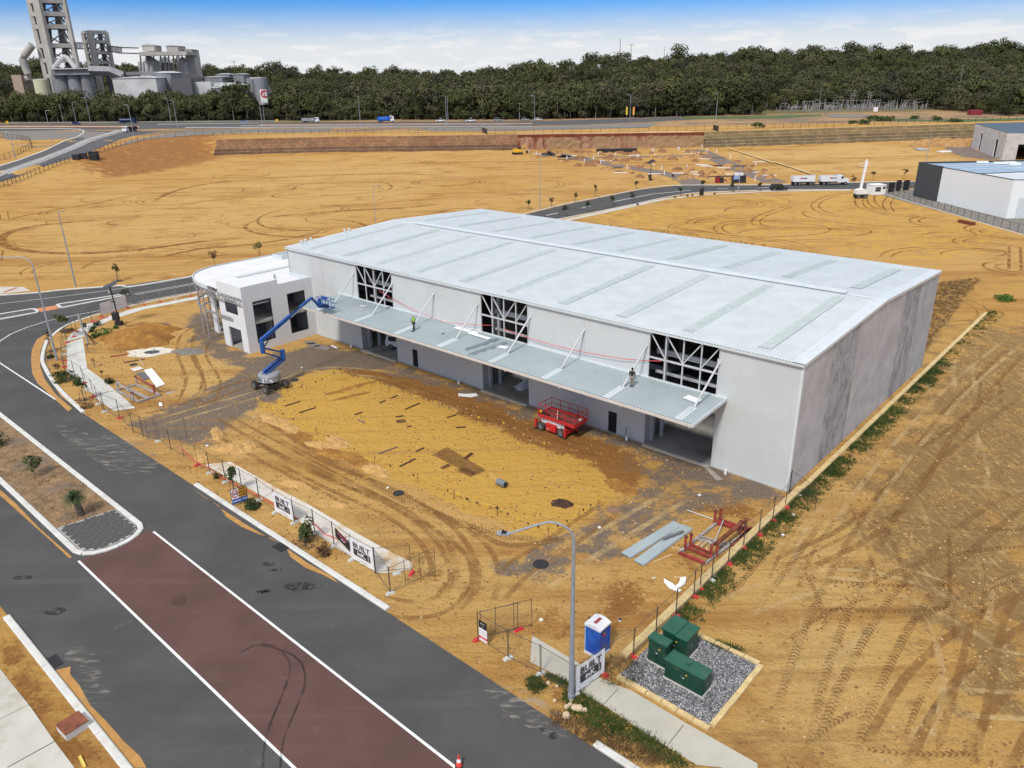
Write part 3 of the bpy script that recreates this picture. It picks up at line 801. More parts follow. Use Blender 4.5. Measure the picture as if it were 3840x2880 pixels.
# awning
CU0,CU1=6.0,58.95
aw=empty('awning_frame',(0,0,0)); aw.name='awning'; aw.parent=wh
for a in range(0,1): pass
o=ribbed(CU1-CU0,5.52,.27,.07).build('awning_sheeting',M_canopy,aw)
o.location=(-CU1,-5.5,6.2); o.rotation_euler=(math.atan2(.42,5.5),0,0)
for k in range(8):
    u=[55.6,48.3,41.3,34.6,27.4,20.75,13.9,6.95][k]
    o=part('smooth_strip',M_flash,aw,(u-.38+.5,u+.38+.5,-5.5,-2.9,0,.01)); o.location.z=6.25; o.rotation_euler=(math.atan2(.42,5.5),0,0); o.location=(0,0,6.662)
    mb=MB(); mb.tube((-u,0.02,9.68),(-u-.45,-2.95,6.46),.085,10); mb.build('tie_strut',M_steelw,aw)
    part('wall_bracket',M_steelw,aw,(u-.2,u+.2,-.06,.0,9.48,9.9))
part('awning_gutter',M_beige,aw,(CU0-.02,CU1,-5.68,-5.52,6.0,6.2),(CU0-.02,CU1,-5.52,-5.4,6.0,6.06))
part('wall_flashing',M_flash,aw,(CU0,CU1,-.22,-.005,6.62,6.72))
mb=MB()
mb.raw([(-CU0+.04,-5.6,6.02),(-CU0+.04,0,6.42),(-CU0+.04,0,6.68),(-CU0+.04,-5.6,6.27),(-CU0-.04,-5.6,6.02),(-CU0-.04,0,6.42),(-CU0-.04,0,6.68),(-CU0-.04,-5.6,6.27)],[(0,1,2,3),(7,6,5,4),(3,2,6,7),(0,3,7,4),(1,0,4,5)])
mb.build('edge_trim',M_flash,aw)
part('awning_beam',M_galv,aw,*[(CU0+.1,CU1,v,v+.1,5.92+(v+5.5)*.076,6.14+(v+5.5)*.076) for v in (-5.3,-4.1,-2.9,-1.6,-.5)])
for k in range(9):
    u=6.3+k*6.5
    mb=MB(); mb.tube((-u,-5.62,6.0),(-u,-5.62,5.86),.05,8); mb.build('outlet',M_beige,aw)

# ------------------------------------------------------------------ office block
of=empty('office_block',(*W(0,0),0),YAW,'white two storey office block with curved open truss fascia at the warehouse end','office')
UR,VF,T2=64.8,-10.04,.2
part('side_wall',M_offw,of,(UR,UR+T2,-10.04,-8.75,0,8.48),(UR,UR+T2,-6.15,-4.96,0,8.48),(UR,UR+T2,-8.75,-6.15,0,1.05),(UR,UR+T2,-8.75,-6.15,6.4,8.48),
     (UR,UR+T2,-4.96,-3.85,0,7.85),(UR,UR+T2,-1.2,-.003,0,7.85),(UR,UR+T2,-3.85,-1.2,0,1.03),(UR,UR+T2,-3.85,-1.2,6.36,7.85))
part('front_wall',M_offw,of,(UR+T2,66.25,VF,VF+T2,0,8.48),(69.2,70.65,VF,VF+T2,0,8.48),(66.25,69.2,VF,VF+T2,2.8,4.69),(66.25,69.2,VF,VF+T2,6.4,8.48))
part('return_wall',M_offw,of,(70.45,70.65,VF+T2,-7.6,0,7.2))
for (v0,v1,z0,z1) in ((-8.75,-6.15,1.05,6.4),(-3.85,-1.2,1.03,6.36)):
    f_=part('window_frame',M_black,of,(UR+.05,UR+.12,v0,v0+.06,z0,z1),(UR+.05,UR+.12,v1-.06,v1,z0,z1),(UR+.05,UR+.12,v0+.06,v1-.06,z1-.07,z1),(UR+.05,UR+.12,v0+.06,v1-.06,z0,z0+.05))
part('window_frame',M_black,of,(66.25,69.2,VF+.06,VF+.12,4.69,4.75),(66.25,69.2,VF+.06,VF+.12,6.34,6.4),(66.25,66.31,VF+.06,VF+.12,4.75,6.34),(69.14,69.2,VF+.06,VF+.12,4.75,6.34))
part('floor_slab',M_slab,of,(UR+.2,78.3,-7.9,8.9,-.2,.12),(UR+.2,70.5,VF+.2,-7.9,-.2,.12))
part('upper_floor',M_slab,of,(UR+.25,78.2,-7.7,8.9,3.45,3.75),(UR+.25,70.4,-9.7,-7.7,3.45,3.75))
part('inner_wall',M_int,of,(70.2,70.35,-7.4,8.5,.1,3.4),(70.2,70.35,-7.4,8.5,3.8,7.0),(UR+.3,70.2,-4.9,-4.75,.1,3.4),(UR+.3,70.2,-4.9,-4.75,3.8,7))
part('inner_stud',M_steelw,of,*[(65.9+i*.9,65.98+i*.9,-6+i*.3,-5.92+i*.3,.1,3.4) for i in range(4)])
part('ledge',M_steelw,of,(UR+.25,UR+.9,-8.6,-6.3,5.9,6.02))
for v in (-1.55,-1.1): pass
mb=MB()
for v in (-.95,-.55): mb.tube((-UR+.01,v,4.05),(-UR-.05,v,4.05),.11,12)
mb.build('wall_vent',M_black,of)
# piers along the curved glazing line
for (u0,v0,u1,v1) in ((75.6,-8.1,76.9,-7.95),(78.3,-7.0,79.2,-6.2)):
    mb=MB(); mb.bar((-u0,v0,3.6),(-u1,v1,3.6),.3,7.2); mb.build('pier',M_offw,of)
part('dark_partition',M_int,of,(72.5,75.6,-7.6,-7.45,.1,7),)
# roof
arc_o=[(64.8,-10.3),(70.6,-10.42),(72.3,-10.45),(74.4,-10.3),(76.2,-9.98),(77.63,-9.54),(78.95,-8.9),(80.1,-8.1),(81.0,-7.0),(81.6,-5.9),(81.95,-4.6),(82.0,-1.3),(81.8,4),(81.6,9)]
inn=[(u,v) for u,v in arc_o[2:]]
ro=MB(); P=[(-66.2,8.95),(-66.2-0,VF+.3),(-70.6,VF+.3)]+[(-u*.998+.15,v+.15) for u,v in inn]
# ribbed roof clipped to the curved outline: ribs run along u
def roof_rows():
    mb=MB(); pitch=.25; v=-10.0
    pu=[p[0] for p in arc_o[3:]]; pv=[p[1] for p in arc_o[3:]]
    while v < 8.9:
        uu=[np.interp(v+d,pv,pu) if v+d >-10.3 else 72.3 for d in (0,.14,.165,.22,.25)]
        uu=[float(x)-.22 for x in uu]
        zz=[0,0,.035,.035,0]
        r=66.2 if v <-0.05 else 69.75
        V=[]
        for d,u_,z_ in zip((0,.14,.165,.22,.25),uu,zz):
            for uq in (r,u_): V.append((-uq,v+d,7.32-(uq-74)*.0+z_+(-0.012)*(74-uq)*-1*0+(uq-66)*.012))
        mb.raw(V,[(2*i,2*i+1,2*i+3,2*i+2) for i in range(4)])
        v += pitch
    return mb
roof_rows().build('roof_sheeting',M_roofw,of)
part('lower_roof',M_roofw,of,(65.0,66.25,-9.8,-.02,7.05,7.12))
part('flashing',M_flash,of,(65.0,69.66,-.12,-.01,7.4,7.75),(69.68,69.8,0,8.9,7.4,7.75))
mb=MB()
for k in range(36):
    v=-9.9+k*.27; mb.box((-66.2,v,7.30),(.06,.14,.09))
mb.build('sheet_end_closers',M_black,of)
def wall_along(pts,z0,z1,th,name,m_,root):
    mb=MB()
    A=offset([(-u,v) for u,v in pts],th/2); B=offset([(-u,v) for u,v in pts],-th/2)
    for i in range(len(pts)-1):
        a,b,c_,d_=A[i],A[i+1],B[i+1],B[i]
        V=[(p[0],p[1],z0) for p in (a,b,c_,d_)]+[(p[0],p[1],z1) for p in (a,b,c_,d_)]
        mb.raw(V,[(0,1,2,3),(7,6,5,4),(0,4,5,1),(3,2,6,7)])
    mb.raw([(A[0][0],A[0][1],z0),(B[0][0],B[0][1],z0),(B[0][0],B[0][1],z1),(A[0][0],A[0][1],z1)],[(0,1,2,3)])
    return mb.build(name,m_,root)
ARC=smooth_line(arc_o,4)
wall_along([tuple(p) for p in ARC[8:]],7.15,7.62,.12,'curved_parapet',M_flash,of)
# open truss hanging under the fascia
tr=wall_along([tuple(p) for p in ARC],7.05,7.17,.1,'fascia_truss',M_galv,of)
wall_along([tuple(p) for p in ARC],6.28,6.40,.1,'bottom_chord',M_galv,tr)
A_=np.array(ARC); dd=np.r_[0,np.cumsum(np.hypot(*np.diff(A_,axis=0).T))]; npn=34
Pq=[(float(np.interp(s,dd,A_[:,0])),float(np.interp(s,dd,A_[:,1]))) for s in np.linspace(0.1,dd[-1]-.1,npn)]
for i,(u,v) in enumerate(Pq[:-1]):
    u2,v2=Pq[i+1]; mb=MB()
    mb.bar((-u,v,6.36),(-u,v,7.08),.06)
    if i % 2: mb.bar((-u,v,6.38),(-u2,v2,7.08),.055)
    else: mb.bar((-u,v,7.08),(-u2,v2,6.38),.055)
    mb.build('web_member',M_galv,tr)
# curved rails
wall_along([tuple(p) for p in ARC[2:]],4.0,4.28,.12,'curved_rail',M_galv,of)
lo=[tuple(p) for p in ARC[28:44]]
wall_along(lo,2.75,2.98,.12,'curved_rail',M_flash,of)
wall_along(lo[3:],1.35,1.58,.12,'curved_rail',M_flash,of)
for u,v in [(77.24,-9.45),(74.3,-10.25),(79.0,-8.6),(81.2,-6.2),(81.8,-1.5),(81.6,4)]:
    mb=MB(); mb.tube((-u,v,0),(-u,v,7.1),.1,10); mb.build('column',M_galv,of)
wall_along([(70.0,2.4),(74.8,1.6),(75.1,6.6),(75.2,8.9)],7.3,8.25,.15,'roof_upstand',M_flash,of) if False else None
wall_along([(80.3,8.9),(80.0,4.0),(77.9,4.1),(77.8,8.9)],7.3,8.1,.12,'roof_upstand',M_flash,of)
for u,v in ((69.7,-2.3),(69.3,-2.6)):
    mb=MB(); mb.tube((-u,v,7.35),(-u,v,7.9),.1,8); mb.build('roof_pipe',M_galv,of)
o=part('skylight_sheet',M_sky,of,(73.3,74.2,-5.5,6,7.46,7.47))

# ------------------------------------------------------------------ neighbouring buildings
M_white=mat('white_paint_wall',(.76,.79,.79),.8,var=.02,scale=.2,dirt=(.66,.68,.68),dirt_amt=.25,dscale=.1)
M_char=mat('charcoal_wall',(.055,.06,.065),.8,var=.08)
M_bluer=metal_sheet('blue_zinc_roofing',(.30,.42,.54),.35)
def quadwall(name,a,b,z0,z1,mt,root,th=.25):
    a,b=np.array(a),np.array(b); d=(b-a)/np.hypot(*(b-a)); n=np.array([d[1],-d[0]])
    mb=MB(); c_=(a+b)/2; L=np.hypot(*(b-a))
    mb.box((c_[0]-n[0]*th/2*0,c_[1],(z0+z1)/2),(L,th,z1-z0),rz=math.atan2(d[1],d[0])); return mb.build(name,mt,root)
Q0,Q1,Q2=(106.8,205.4),(108.1,195.8),(110.9,171.6)
wb=empty('white_shed',(0,0,0),0,'white neighbour shed with charcoal corner wall and blue metal roof','building')
quadwall('charcoal_wall',Q0,Q1,0,8.6,M_char,wb); quadwall('white_wall',Q1,Q2,0,8.35,M_white,wb)
Q3=(150,171.0); Q4=(150,205.4)
quadwall('front_wall',Q2,Q3,0,8.3,M_white,wb); quadwall('rear_wall',Q0,Q4,0,8.6,M_char,wb); quadwall('end_wall',Q3,Q4,0,8.4,M_white,wb)
mb=MB(); mb.raw([(107,205.2,8.3),(108.3,195.8,8.25),(109.6,184,8.15),(150,186,8.9),(150,205.2,8.5)],[(0,1,2,3,4)]); mb.build('roof',M_bluer,wb)
mb=MB(); mb.raw([(109.6,184,8.14),(111.1,171.9,8.0),(150,171.6,8.0),(150,186,8.9)],[(0,1,2,3)]); mb.build('roof',M_roof,wb)
for a,b in ((Q0,Q1),(Q1,Q2),(Q2,Q3),(Q0,Q4)):
    mb=MB(); za=8.64 if a == Q0 else 8.38; mb.bar((*a,za),(*b,8.64 if b in (Q0,Q4) else 8.38),.34,.12); mb.build('parapet_cap',M_char,wb)
mb=MB(); mb.bar((109.6,184.1,8.2),(150,186.1,8.95),.5,.1); mb.build('ridge_cap',M_char,wb)
for y_ in (191,195,199):
    mb=MB(); mb.bar((109.5+(200-y_)*.1,y_,8.4),(150,y_+1,8.75),.35,.06); mb.build('skylight_sheet',M_roofw,wb)
for x_,y_ in ((121.5,202.5),(124.5,200.3),(127.5,200.6),(127,198)):
    mb=MB(); mb.box((x_,y_,8.7),(2.6,.9,.5),rz=-.2); mb.build('roof_plant',M_white,wb)
mb=MB(); mb.bar((112.6,171.44,2.4),(116.4,171.4,2.4),.1,4.4); mb.build('roller_door',M_flash,wb)
mb=MB(); mb.bar((116.8,171.44,2.2),(122,171.4,2.2),.1,4.2); mb.build('roller_door',M_char,wb)
sheet('yard_pavement',[(99.5,208.8),(104,217.5),(150,218.5),(150,140),(104.6,148)],M_greyg,.006)
# unfinished concrete building behind it
cbd=empty('concrete_shell',(0,0,0),0,'unfinished bare concrete building with open dark roof frame behind white shed','building')
M_lc=stained('light_concrete',(.66,.65,.62),(.5,.49,.47),.5,.7,.5)
R0,R1,R2_=(192.2,330.2),(176.4,282.3),(215,272)
def wall_open(a,b,z1,ops,mt,root,name='wall_panel'):
    a,b=np.array(a,float),np.array(b,float); L=np.hypot(*(b-a)); d=(b-a)/L; cur=0
    segs=[]
    for s0,s1,h in ops+[(L,L,0)]:
        if s0 > cur: segs.append((cur,s0,0,z1))
        if s1 > s0: segs.append((s0,s1,h,z1))
        cur=s1
    for s0,s1,z0,zt in segs:
        mb=MB(); c_=a+d*(s0+s1)/2; mb.box((c_[0],c_[1],(z0+zt)/2),(s1-s0,.3,zt-z0),rz=math.atan2(d[1],d[0])); mb.build(name,mt,root)
wall_open(R0,R1,9.2,[(12.3,15.2,6.6),(36.6,40.0,6.2)],M_lc,cbd)
wall_open(R1,R2_,9.2,[(4,22,5.5)],M_pc1,cbd)
wall_open(R0,(232,320),9.2,[],M_lc,cbd); wall_open(R2_,(232,320),9.2,[],M_lc,cbd)
mb=MB()
for i in range(14):
    t_=i/13; a=np.array(R0)*(1-t_)+np.array(R1)*t_; b=np.array((232,320))*(1-t_)+np.array(R2_)*t_
    mb.bar((*a,9.4),(*b,9.9),.35,.4)
for i in range(10):
    t_=i/9; a=np.array(R0)*(1-t_)+np.array((232,320))*t_; b=np.array(R1)*(1-t_)+np.array(R2_)*t_
    mb.bar((*a,9.45+.4*t_),(*b,9.45+.4*t_),.2,.3)
mb.build('roof_frame',mat('blue_grey_steel',(.13,.18,.23),.5,var=.1),cbd)
mb=MB(); mb.raw([(*R0,9.1),(*R1,9.1),(*R2_,9.3),(232,320,9.3)],[(0,1,2,3)]); mb.build('roof_mesh',mat('dark_roof_mesh',(.07,.10,.13),.6,var=.3,scale=1),cbd)

# ------------------------------------------------------------------ materials of small things
def pm(name,c,rough=.5,**k): return mat(name,c,rough,**k)
M_blue=pm('machine_blue',(.012,.085,.33),.4,var=.15,dirt=(.10,.10,.12),dirt_amt=.3,dscale=2)
M_greyp=pm('machine_grey',(.27,.28,.31),.5,var=.08,dirt=(.35,.28,.2),dirt_amt=.3,dscale=1.5)
M_tyre=pm('tyre_rubber',(.035,.033,.031),.9,var=.2,dirt=(.22,.17,.11),dirt_amt=.5,dscale=3)
M_rimg=pm('wheel_rim',(.16,.16,.165),.6)
M_redm=pm('machine_red',(.52,.018,.022),.4,var=.12,dirt=(.28,.1,.07),dirt_amt=.35,dscale=2)
M_whitem=pm('machine_white',(.72,.72,.72),.45,var=.05,dirt=(.4,.36,.3),dirt_amt=.35,dscale=2)
M_fblack=pm('flat_black',(.018,.018,.02),.6)
M_chrome=pm('cylinder_rod',(.55,.55,.56),.25,metal=.8)
M_yel=pm('warning_yellow',(.75,.42,.02),.6)
M_stick=pm('sticker_white',(.75,.75,.75),.5)
M_lbl=pm('label_blue',(.01,.08,.22),.5)
M_green_shade=pm('cabinet_green_shaded',(.007,.05,.031),.38,var=.12,dirt=(.08,.11,.07),dirt_amt=.35,dscale=1.5,spec=.6)  # same green as the lid, darkened: shade on the sides put into the colour
M_green_lit=pm('cabinet_green_lit_lid',(.013,.09,.055),.35,var=.1,dirt=(.10,.14,.10),dirt_amt=.3,dscale=2)  # lighter copy for the lids, top light painted into the colour
M_tblue=pm('toilet_blue',(.006,.075,.42),.45,var=.22,scale=1.3,dirt=(.01,.15,.5),dirt_amt=.5,dscale=1.2)
M_twhite=pm('toilet_roof_white',(.70,.70,.72),.6,var=.05)
M_ored=pm('fence_block_red',(.62,.035,.045),.6,var=.1,dirt=(.45,.25,.15),dirt_amt=.3,dscale=3)
M_wblock=pm('fence_block_grey',(.60,.62,.60),.8,var=.1,dirt=(.4,.33,.22),dirt_amt=.4,dscale=3)
M_mast=pm('lamp_galvanised',(.32,.355,.40),.5,metal=.3,var=.1,scale=2)
M_timber=pm('raw_timber',(.55,.40,.22),.85,var=.2,scale=3)
M_oldtim=pm('dark_timber',(.10,.065,.05),.9,var=.3,scale=3)
M_rackr=pm('rack_red_rust',(.30,.035,.03),.75,var=.35,scale=3,dirt=(.16,.06,.035),dirt_amt=.7,dscale=2)
M_rackg=pm('rack_grey',(.33,.32,.31),.7,var=.2,dirt=(.3,.08,.06),dirt_amt=.5,dscale=1.2)
M_rust=pm('rust',(.17,.045,.022),.9,var=.4,scale=2,var2=.4)
M_lime=mat('limestone_block',(.62,.47,.23),.95,var=.14,scale=1.5,var2=.35,scale2=9,bump=.5,bscale=8)
M_pebble=mat('basalt_pebbles',(.17,.17,.185),.9,var=.4,scale=7,var2=.8,scale2=14,bump=1.0,bscale=16)
M_skin=pm('skin',(.36,.2,.14),.6); M_hiviz=pm('hiviz_green',(.35,.85,.03),.7); M_navy=pm('navy_cloth',(.012,.013,.02),.9)
M_khaki=pm('khaki_cloth',(.23,.19,.15),.9); M_jacket=pm('black_jacket',(.012,.012,.014),.9); M_hair=pm('dark_hair',(.012,.01,.009),.8)

def wheel_mesh(name_t,r,w,n=24,lug=True):
    """tyre with lugs (axis X), and rim, as two meshes"""
    mb=MB(); mb.lathe([(r*.55,-w/2),(r*.86,-w/2),(r*.97,-w*.36),(r,-w*.1),(r,w*.1),(r*.97,w*.36),(r*.86,w/2),(r*.55,w/2)],n=n,axis='X')
    if lug:
        for k in range(18):
            t=2*math.pi*k/18
            for s in (-1,1):
                mb.box((s*w*.24,math.cos(t+s*.08)*r,math.sin(t+s*.08)*r),(w*.46,.05,.05),rot=Matrix.Rotation(t,3,'X') @ Matrix.Rotation(s*.4,3,'Y'))
    ty=mb.mesh('tyre',M_tyre)
    mb=MB(); mb.lathe([(r*.5,-w*.52),(r*.56,-w*.4),(r*.2,-w*.3),(r*.2,w*.3),(r*.56,w*.4),(r*.5,w*.52)],n=16,axis='X'); mb.lathe([(r*.15,-w*.5),(r*.15,w*.5)],n=10,axis='X')
    return ty,mb.mesh('rim',M_rimg)
def add_wheel(parent,meshes,loc,rz=0.):
    a=inst('wheel',meshes[0],parent,loc,rz); b=inst('rim',meshes[1],a); return a
def text(name,body,size,m_,parent,loc,rot,ex=.004,sx=1.,align='CENTER',font_bold=False):
    cu=bpy.data.curves.new(name,'FONT'); cu.body=body; cu.size=size; cu.align_x=align; cu.align_y='CENTER'; cu.extrude=ex; cu.offset=.012*size if font_bold else 0
    cu.resolution_u=2
    o=bpy.data.objects.new(name,cu); col.objects.link(o)
    dg=bpy.context.evaluated_depsgraph_get(); me_=bpy.data.meshes.new_from_object(o.evaluated_get(dg)); bpy.data.objects.remove(o); me_.name=name
    me_.materials.clear(); me_.materials.append(m_)
    o=inst(name,me_,parent,loc,rot=rot); o.scale=(sx,1,1); return o
def frame(root_xy,a):  # world vector for a heading
    return Vector((math.cos(a),math.sin(a),0))
def VPl(p,a,b):       # sight line through p meets the vertical plane through a and b
    d=ray(*p); n=np.array([-(b[1]-a[1]),b[0]-a[0]]); t=(a[0]*n[0]+a[1]*n[1])/(d[0]*n[0]+d[1]*n[1]); return Vector((d[0]*t,d[1]*t,CAM_H+d[2]*t))

# ------------------------------------------------------------------ blue boom lift
zBm=crop(900,1040,1382/400)
T0=np.array(W(52.7,-14.7)); BK=np.array(G(zBm(1110,385),6.95))
bl=empty('boom_lift',(T0[0],T0[1],0),0,'blue articulated boom lift on grey turntable reaching over the awning','boom lift')
org=Vector((T0[0],T0[1],0))
wm=wheel_mesh('tyre',.5,.36)
hd=math.atan2(-ux[1],-ux[0])
for u,v in ((53.85,-15.9),(51.6,-15.9),(51.57,-13.5),(53.85,-13.5)):
    x,y=W(u,v); add_wheel(bl,wm,(x-T0[0],y-T0[1],.5),hd+math.pi/2)
mb=MB(); e=Vector((math.cos(hd),math.sin(hd),0)); f_=Vector((-e.y,e.x,0))
mb.box((0,0,.62),(2.5,.95,.35),rz=hd); mb.build('chassis',M_fblack,bl)
for s in (-1,1):
    mb=MB(); c_=e*(1.13*s); mb.bar(c_+f_*-1.0+Vector((0,0,.5)),c_+f_*1.0+Vector((0,0,.5)),.22); mb.build('axle',M_fblack,bl)
mb=MB(); mb.lathe([(.5,.78),(.55,.95),(1.12,1.0),(1.2,1.1),(1.2,1.72),(1.12,1.86),(.95,1.92),(.3,1.93)],n=28); mb.smooth=False
mb.build('turntable_cowl',M_greyp,bl)
for k,(a_,z_) in enumerate([(-.52,1.5),(-.52,1.25),(-.2,1.55),(.15,1.35),(.25,1.2)]):
    th=-math.pi/2+a_+.25; mb=MB(); mb.box((math.cos(th)*1.2,math.sin(th)*1.2,z_),(.05,.22,.16),rz=th); mb.build('decal',M_stick,bl)
for k,ch in enumerate('Genie'):
    th=-math.pi/2-.88+k*.15; text('lettering',ch,.42,M_lbl,bl,(math.cos(th)*1.215,math.sin(th)*1.215,1.42),(math.pi/2,0,th+math.pi/2),font_bold=True)
def P_(x,y): return VPl(zBm(x,y),T0,BK)-org
def q_(p,side): n_=Vector((-(BK-T0)[1],(BK-T0)[0],0)).normalized(); return p+n_*side
lowp,kl,kh=P_(300,1195),P_(560,1060),P_(552,970)
rt_,bf,be,je=P_(292,925),P_(275,815),P_(925,265),P_(1035,383)
def arm(name,a,b,w,h,m_=None,side=0.):
    mb=MB(); mb.bar(q_(a,side),q_(b,side),w,h); return mb.build(name,m_ or M_blue,bl)
lo2=lowp.copy(); lo2.z=2.0
arm('lower_riser',lo2+Vector((0,0,-.1)),kl,.14,.2,side=.22); arm('lower_riser',lo2+Vector((0,0,-.1)),kl,.14,.2,side=-.22)
arm('lower_riser_link',lo2+Vector((0,0,.28)),kh+Vector((0,0,-.35)),.3,.14)
arm('upper_riser',kl+Vector((0,0,.1)),rt_+Vector((0,0,-.45)),.36,.16)
arm('upper_riser_link',kh,rt_+Vector((0,0,.1)),.3,.2)
arm('knuckle_plate',kl+Vector((.0,0,-.15)),kh+Vector((0,0,.3)),.46,.42); arm('boom_mount',rt_+Vector((0,0,-.5)),bf+Vector((0,0,.05)),.44,.36)
md=bf.lerp(be,.56); arm('main_boom',bf+(bf-be).normalized()*.1,md,.3,.38); arm('extension_boom',md,be,.22,.26)
cab=MB()
for k in range(9): cab.box(md.lerp(be,.05+k*.045)+Vector((0,0,.18)),(.09,.12,.12))
cab.build('cable_carrier',M_fblack,bl); mb=MB(); o_=q_(md.lerp(be,-.02),-.22); mb.bar(o_+Vector((0,0,-.12)),q_(md.lerp(be,.45),-.22)+Vector((0,0,-.05)),.06,.12); mb.build('hose_guard',M_galv,bl)
mb=MB(); mb.tube(rt_+Vector((0,0,-.1)),bf.lerp(be,.22)+Vector((0,0,-.2)),.07,10); mb.build('lift_cylinder',M_fblack,bl)
mb=MB(); mb.tube(bf.lerp(be,.17)+Vector((0,0,-.35)),bf.lerp(be,.24)+Vector((0,0,-.17)),.045,10); mb.build('cylinder_rod',M_chrome,bl)
arm('jib',be,je,.2,.24)
# basket
bd=(Vector((*BK,0))-org).normalized(); bd=Vector((BK[0]-T0[0],BK[1]-T0[1],0)).normalized(); bc=Vector((BK[0]-T0[0],BK[1]-T0[1],0))
sb=Vector(zBm(0,0) and (ux[0],ux[1],0)); sv=Vector((vx[0],vx[1],0))
def basket(parent,c,a,b,la,lb,zf,h,m_,fm=None,mid=True,kick=.1,rail_r=.025,npx=(3,2)):
    """rectangular cage: a,b unit directions, la,lb half lengths"""
    f=MB(); P=[c+a*(sx*la)+b*(sy*lb) for sx,sy in ((-1,-1),(1,-1),(1,1),(-1,1))]
    f.raw([(p.x,p.y,zf-.05) for p in P]+[(p.x,p.y,zf) for p in P],[(3,2,1,0),(4,5,6,7),(0,1,5,4),(1,2,6,5),(2,3,7,6),(3,0,4,7)])
    f.build('deck',fm or m_,parent)
    for i in range(4):
        p,q=P[i],P[(i+1) % 4]
        for z_,nm in ((zf+h,'top_rail'),)+(((zf+h*.52,'mid_rail'),) if mid else ()):
            mb=MB(); mb.bar((p.x,p.y,z_),(q.x,q.y,z_),rail_r*2); mb.build(nm,m_,parent)
        if kick: mb=MB(); mb.bar((p.x,p.y,zf+kick/2),(q.x,q.y,zf+kick/2),.02,kick); mb.build('kick_plate',m_,parent)
        n=npx[i % 2]
        for k in range(n):
            r=p.lerp(q,k/n); mb=MB(); mb.bar((r.x,r.y,zf),(r.x,r.y,zf+h),rail_r*2); mb.build('post',m_,parent)
bkc=bc+Vector((0,0,0)); bz=6.95
basket(bl,bkc,sb,sv,1.18,.42,bz,1.08,M_blue,M_galv,npx=(4,2))
mb=MB(); mb.box(bkc+sb*-.45+sv*.2+Vector((0,0,bz+.98)),(.75,.35,.3),rz=PHI); mb.build('control_box',M_blue,bl)
mb=MB(); mb.bar(je,bkc+sb*-.7+Vector((0,0,bz+.1)),.25,.3); mb.box(bkc+sb*-.7+sv*-.3+Vector((0,0,bz+.5)),(.3,.3,.9),rz=PHI); mb.build('basket_mount',M_blue,bl)
mb=MB(); mb.box(bkc+sb*.1+Vector((0,0,bz+.2)),(.6,.4,.3),rz=PHI); mb.build('tool_bag',M_fblack,bl)

# ------------------------------------------------------------------ red scissor lift
sx_=empty('scissor_lift',(*W(21.6,-3.0),0),YAW,'red diesel scissor lift with lowered railed platform beside the grey wall','scissor lift')
wm2=wheel_mesh('tyre',.43,.32)
for x,y in ((-1.25,-.85),(1.2,-.85),(-1.25,.85),(1.2,.85)): add_wheel(sx_,wm2,(x,y,.43),math.pi/2)
mb=MB(); mb.bx(-1.7,1.7,-.5,.5,.45,.75); mb.build('chassis',M_redm,sx_)
mb=MB(); mb.bx(-.55,.62,-1.02,-.6,.32,1.02); mb.build('engine_box',M_redm,sx_)
mb=MB(); mb.bx(-.5,.55,.6,1.0,.32,1.0); mb.build('tank_box',M_redm,sx_)
for x in (-1.95,1.6):
    for y in (-1.0,.75):
        mb=MB(); mb.bx(x,x+.2,y,y+.2,.18,1.1); mb.build('outrigger',M_redm,sx_); mb=MB(); mb.box((x+.1,y+.1,.1),(.3,.3,.06)); mb.build('outrigger_foot',M_fblack,sx_)
    mb=MB(); mb.bx(x+.02,x+.18,-.8,.75,.42,.6); mb.build('cross_beam',M_redm,sx_)
for k in range(5):
    z_=.86+k*.13
    for y in (-.72,.62):
        mb=MB(); mb.bar((-1.3,y,z_-(.05 if k % 2 else -.05)),(1.45,y,z_+(.05 if k % 2 else -.05)),.07,.115); mb.build('scissor_arm',M_whitem,sx_)
mb=MB(); mb.tube((-1.2,0,.9),(.9,0,1.3),.07,10); mb.build('lift_cylinder',M_fblack,sx_)
C_=Vector((.65-.2+.1,0,0)); pa=Vector((1,0,0)); pb=Vector((0,1,0))
basket(sx_,Vector((.65,.05,0)),pa,pb,2.15,1.02,1.62,1.12,M_redm,pm('platform_deck',(.16,.05,.045),.8,var=.3),kick=.16,rail_r=.022,npx=(4,2))
mb=MB(); mb.bx(-1.5,2.8,-.97,1.07,1.42,1.57); mb.build('platform_frame',M_redm,sx_)
mb=MB(); mb.box((-1.2,-.95,2.05),(.25,.05,.2)); mb.build('yellow_tag',M_yel,sx_)
mb=MB(); mb.bx(-1.45,-.55,-.9,-.6,1.64,2.0); mb.build('control_box',M_fblack,sx_)
mb=MB(); mb.path([(.75,-.9,1.7),(.75,-.9,2.35),(.65,-.7,2.5),(.4,-.5,2.45)],.035,8); mb.build('hose',M_whitem,sx_)
mb=MB(); mb.box((2.45,.5,1.72),(.3,.25,.15)); mb.build('rag',M_whitem,sx_)
text('lettering','SKYJACK',.1,M_stick,sx_,(-.3,-1.03,.5),(math.pi/2,0,0),ex=.002)

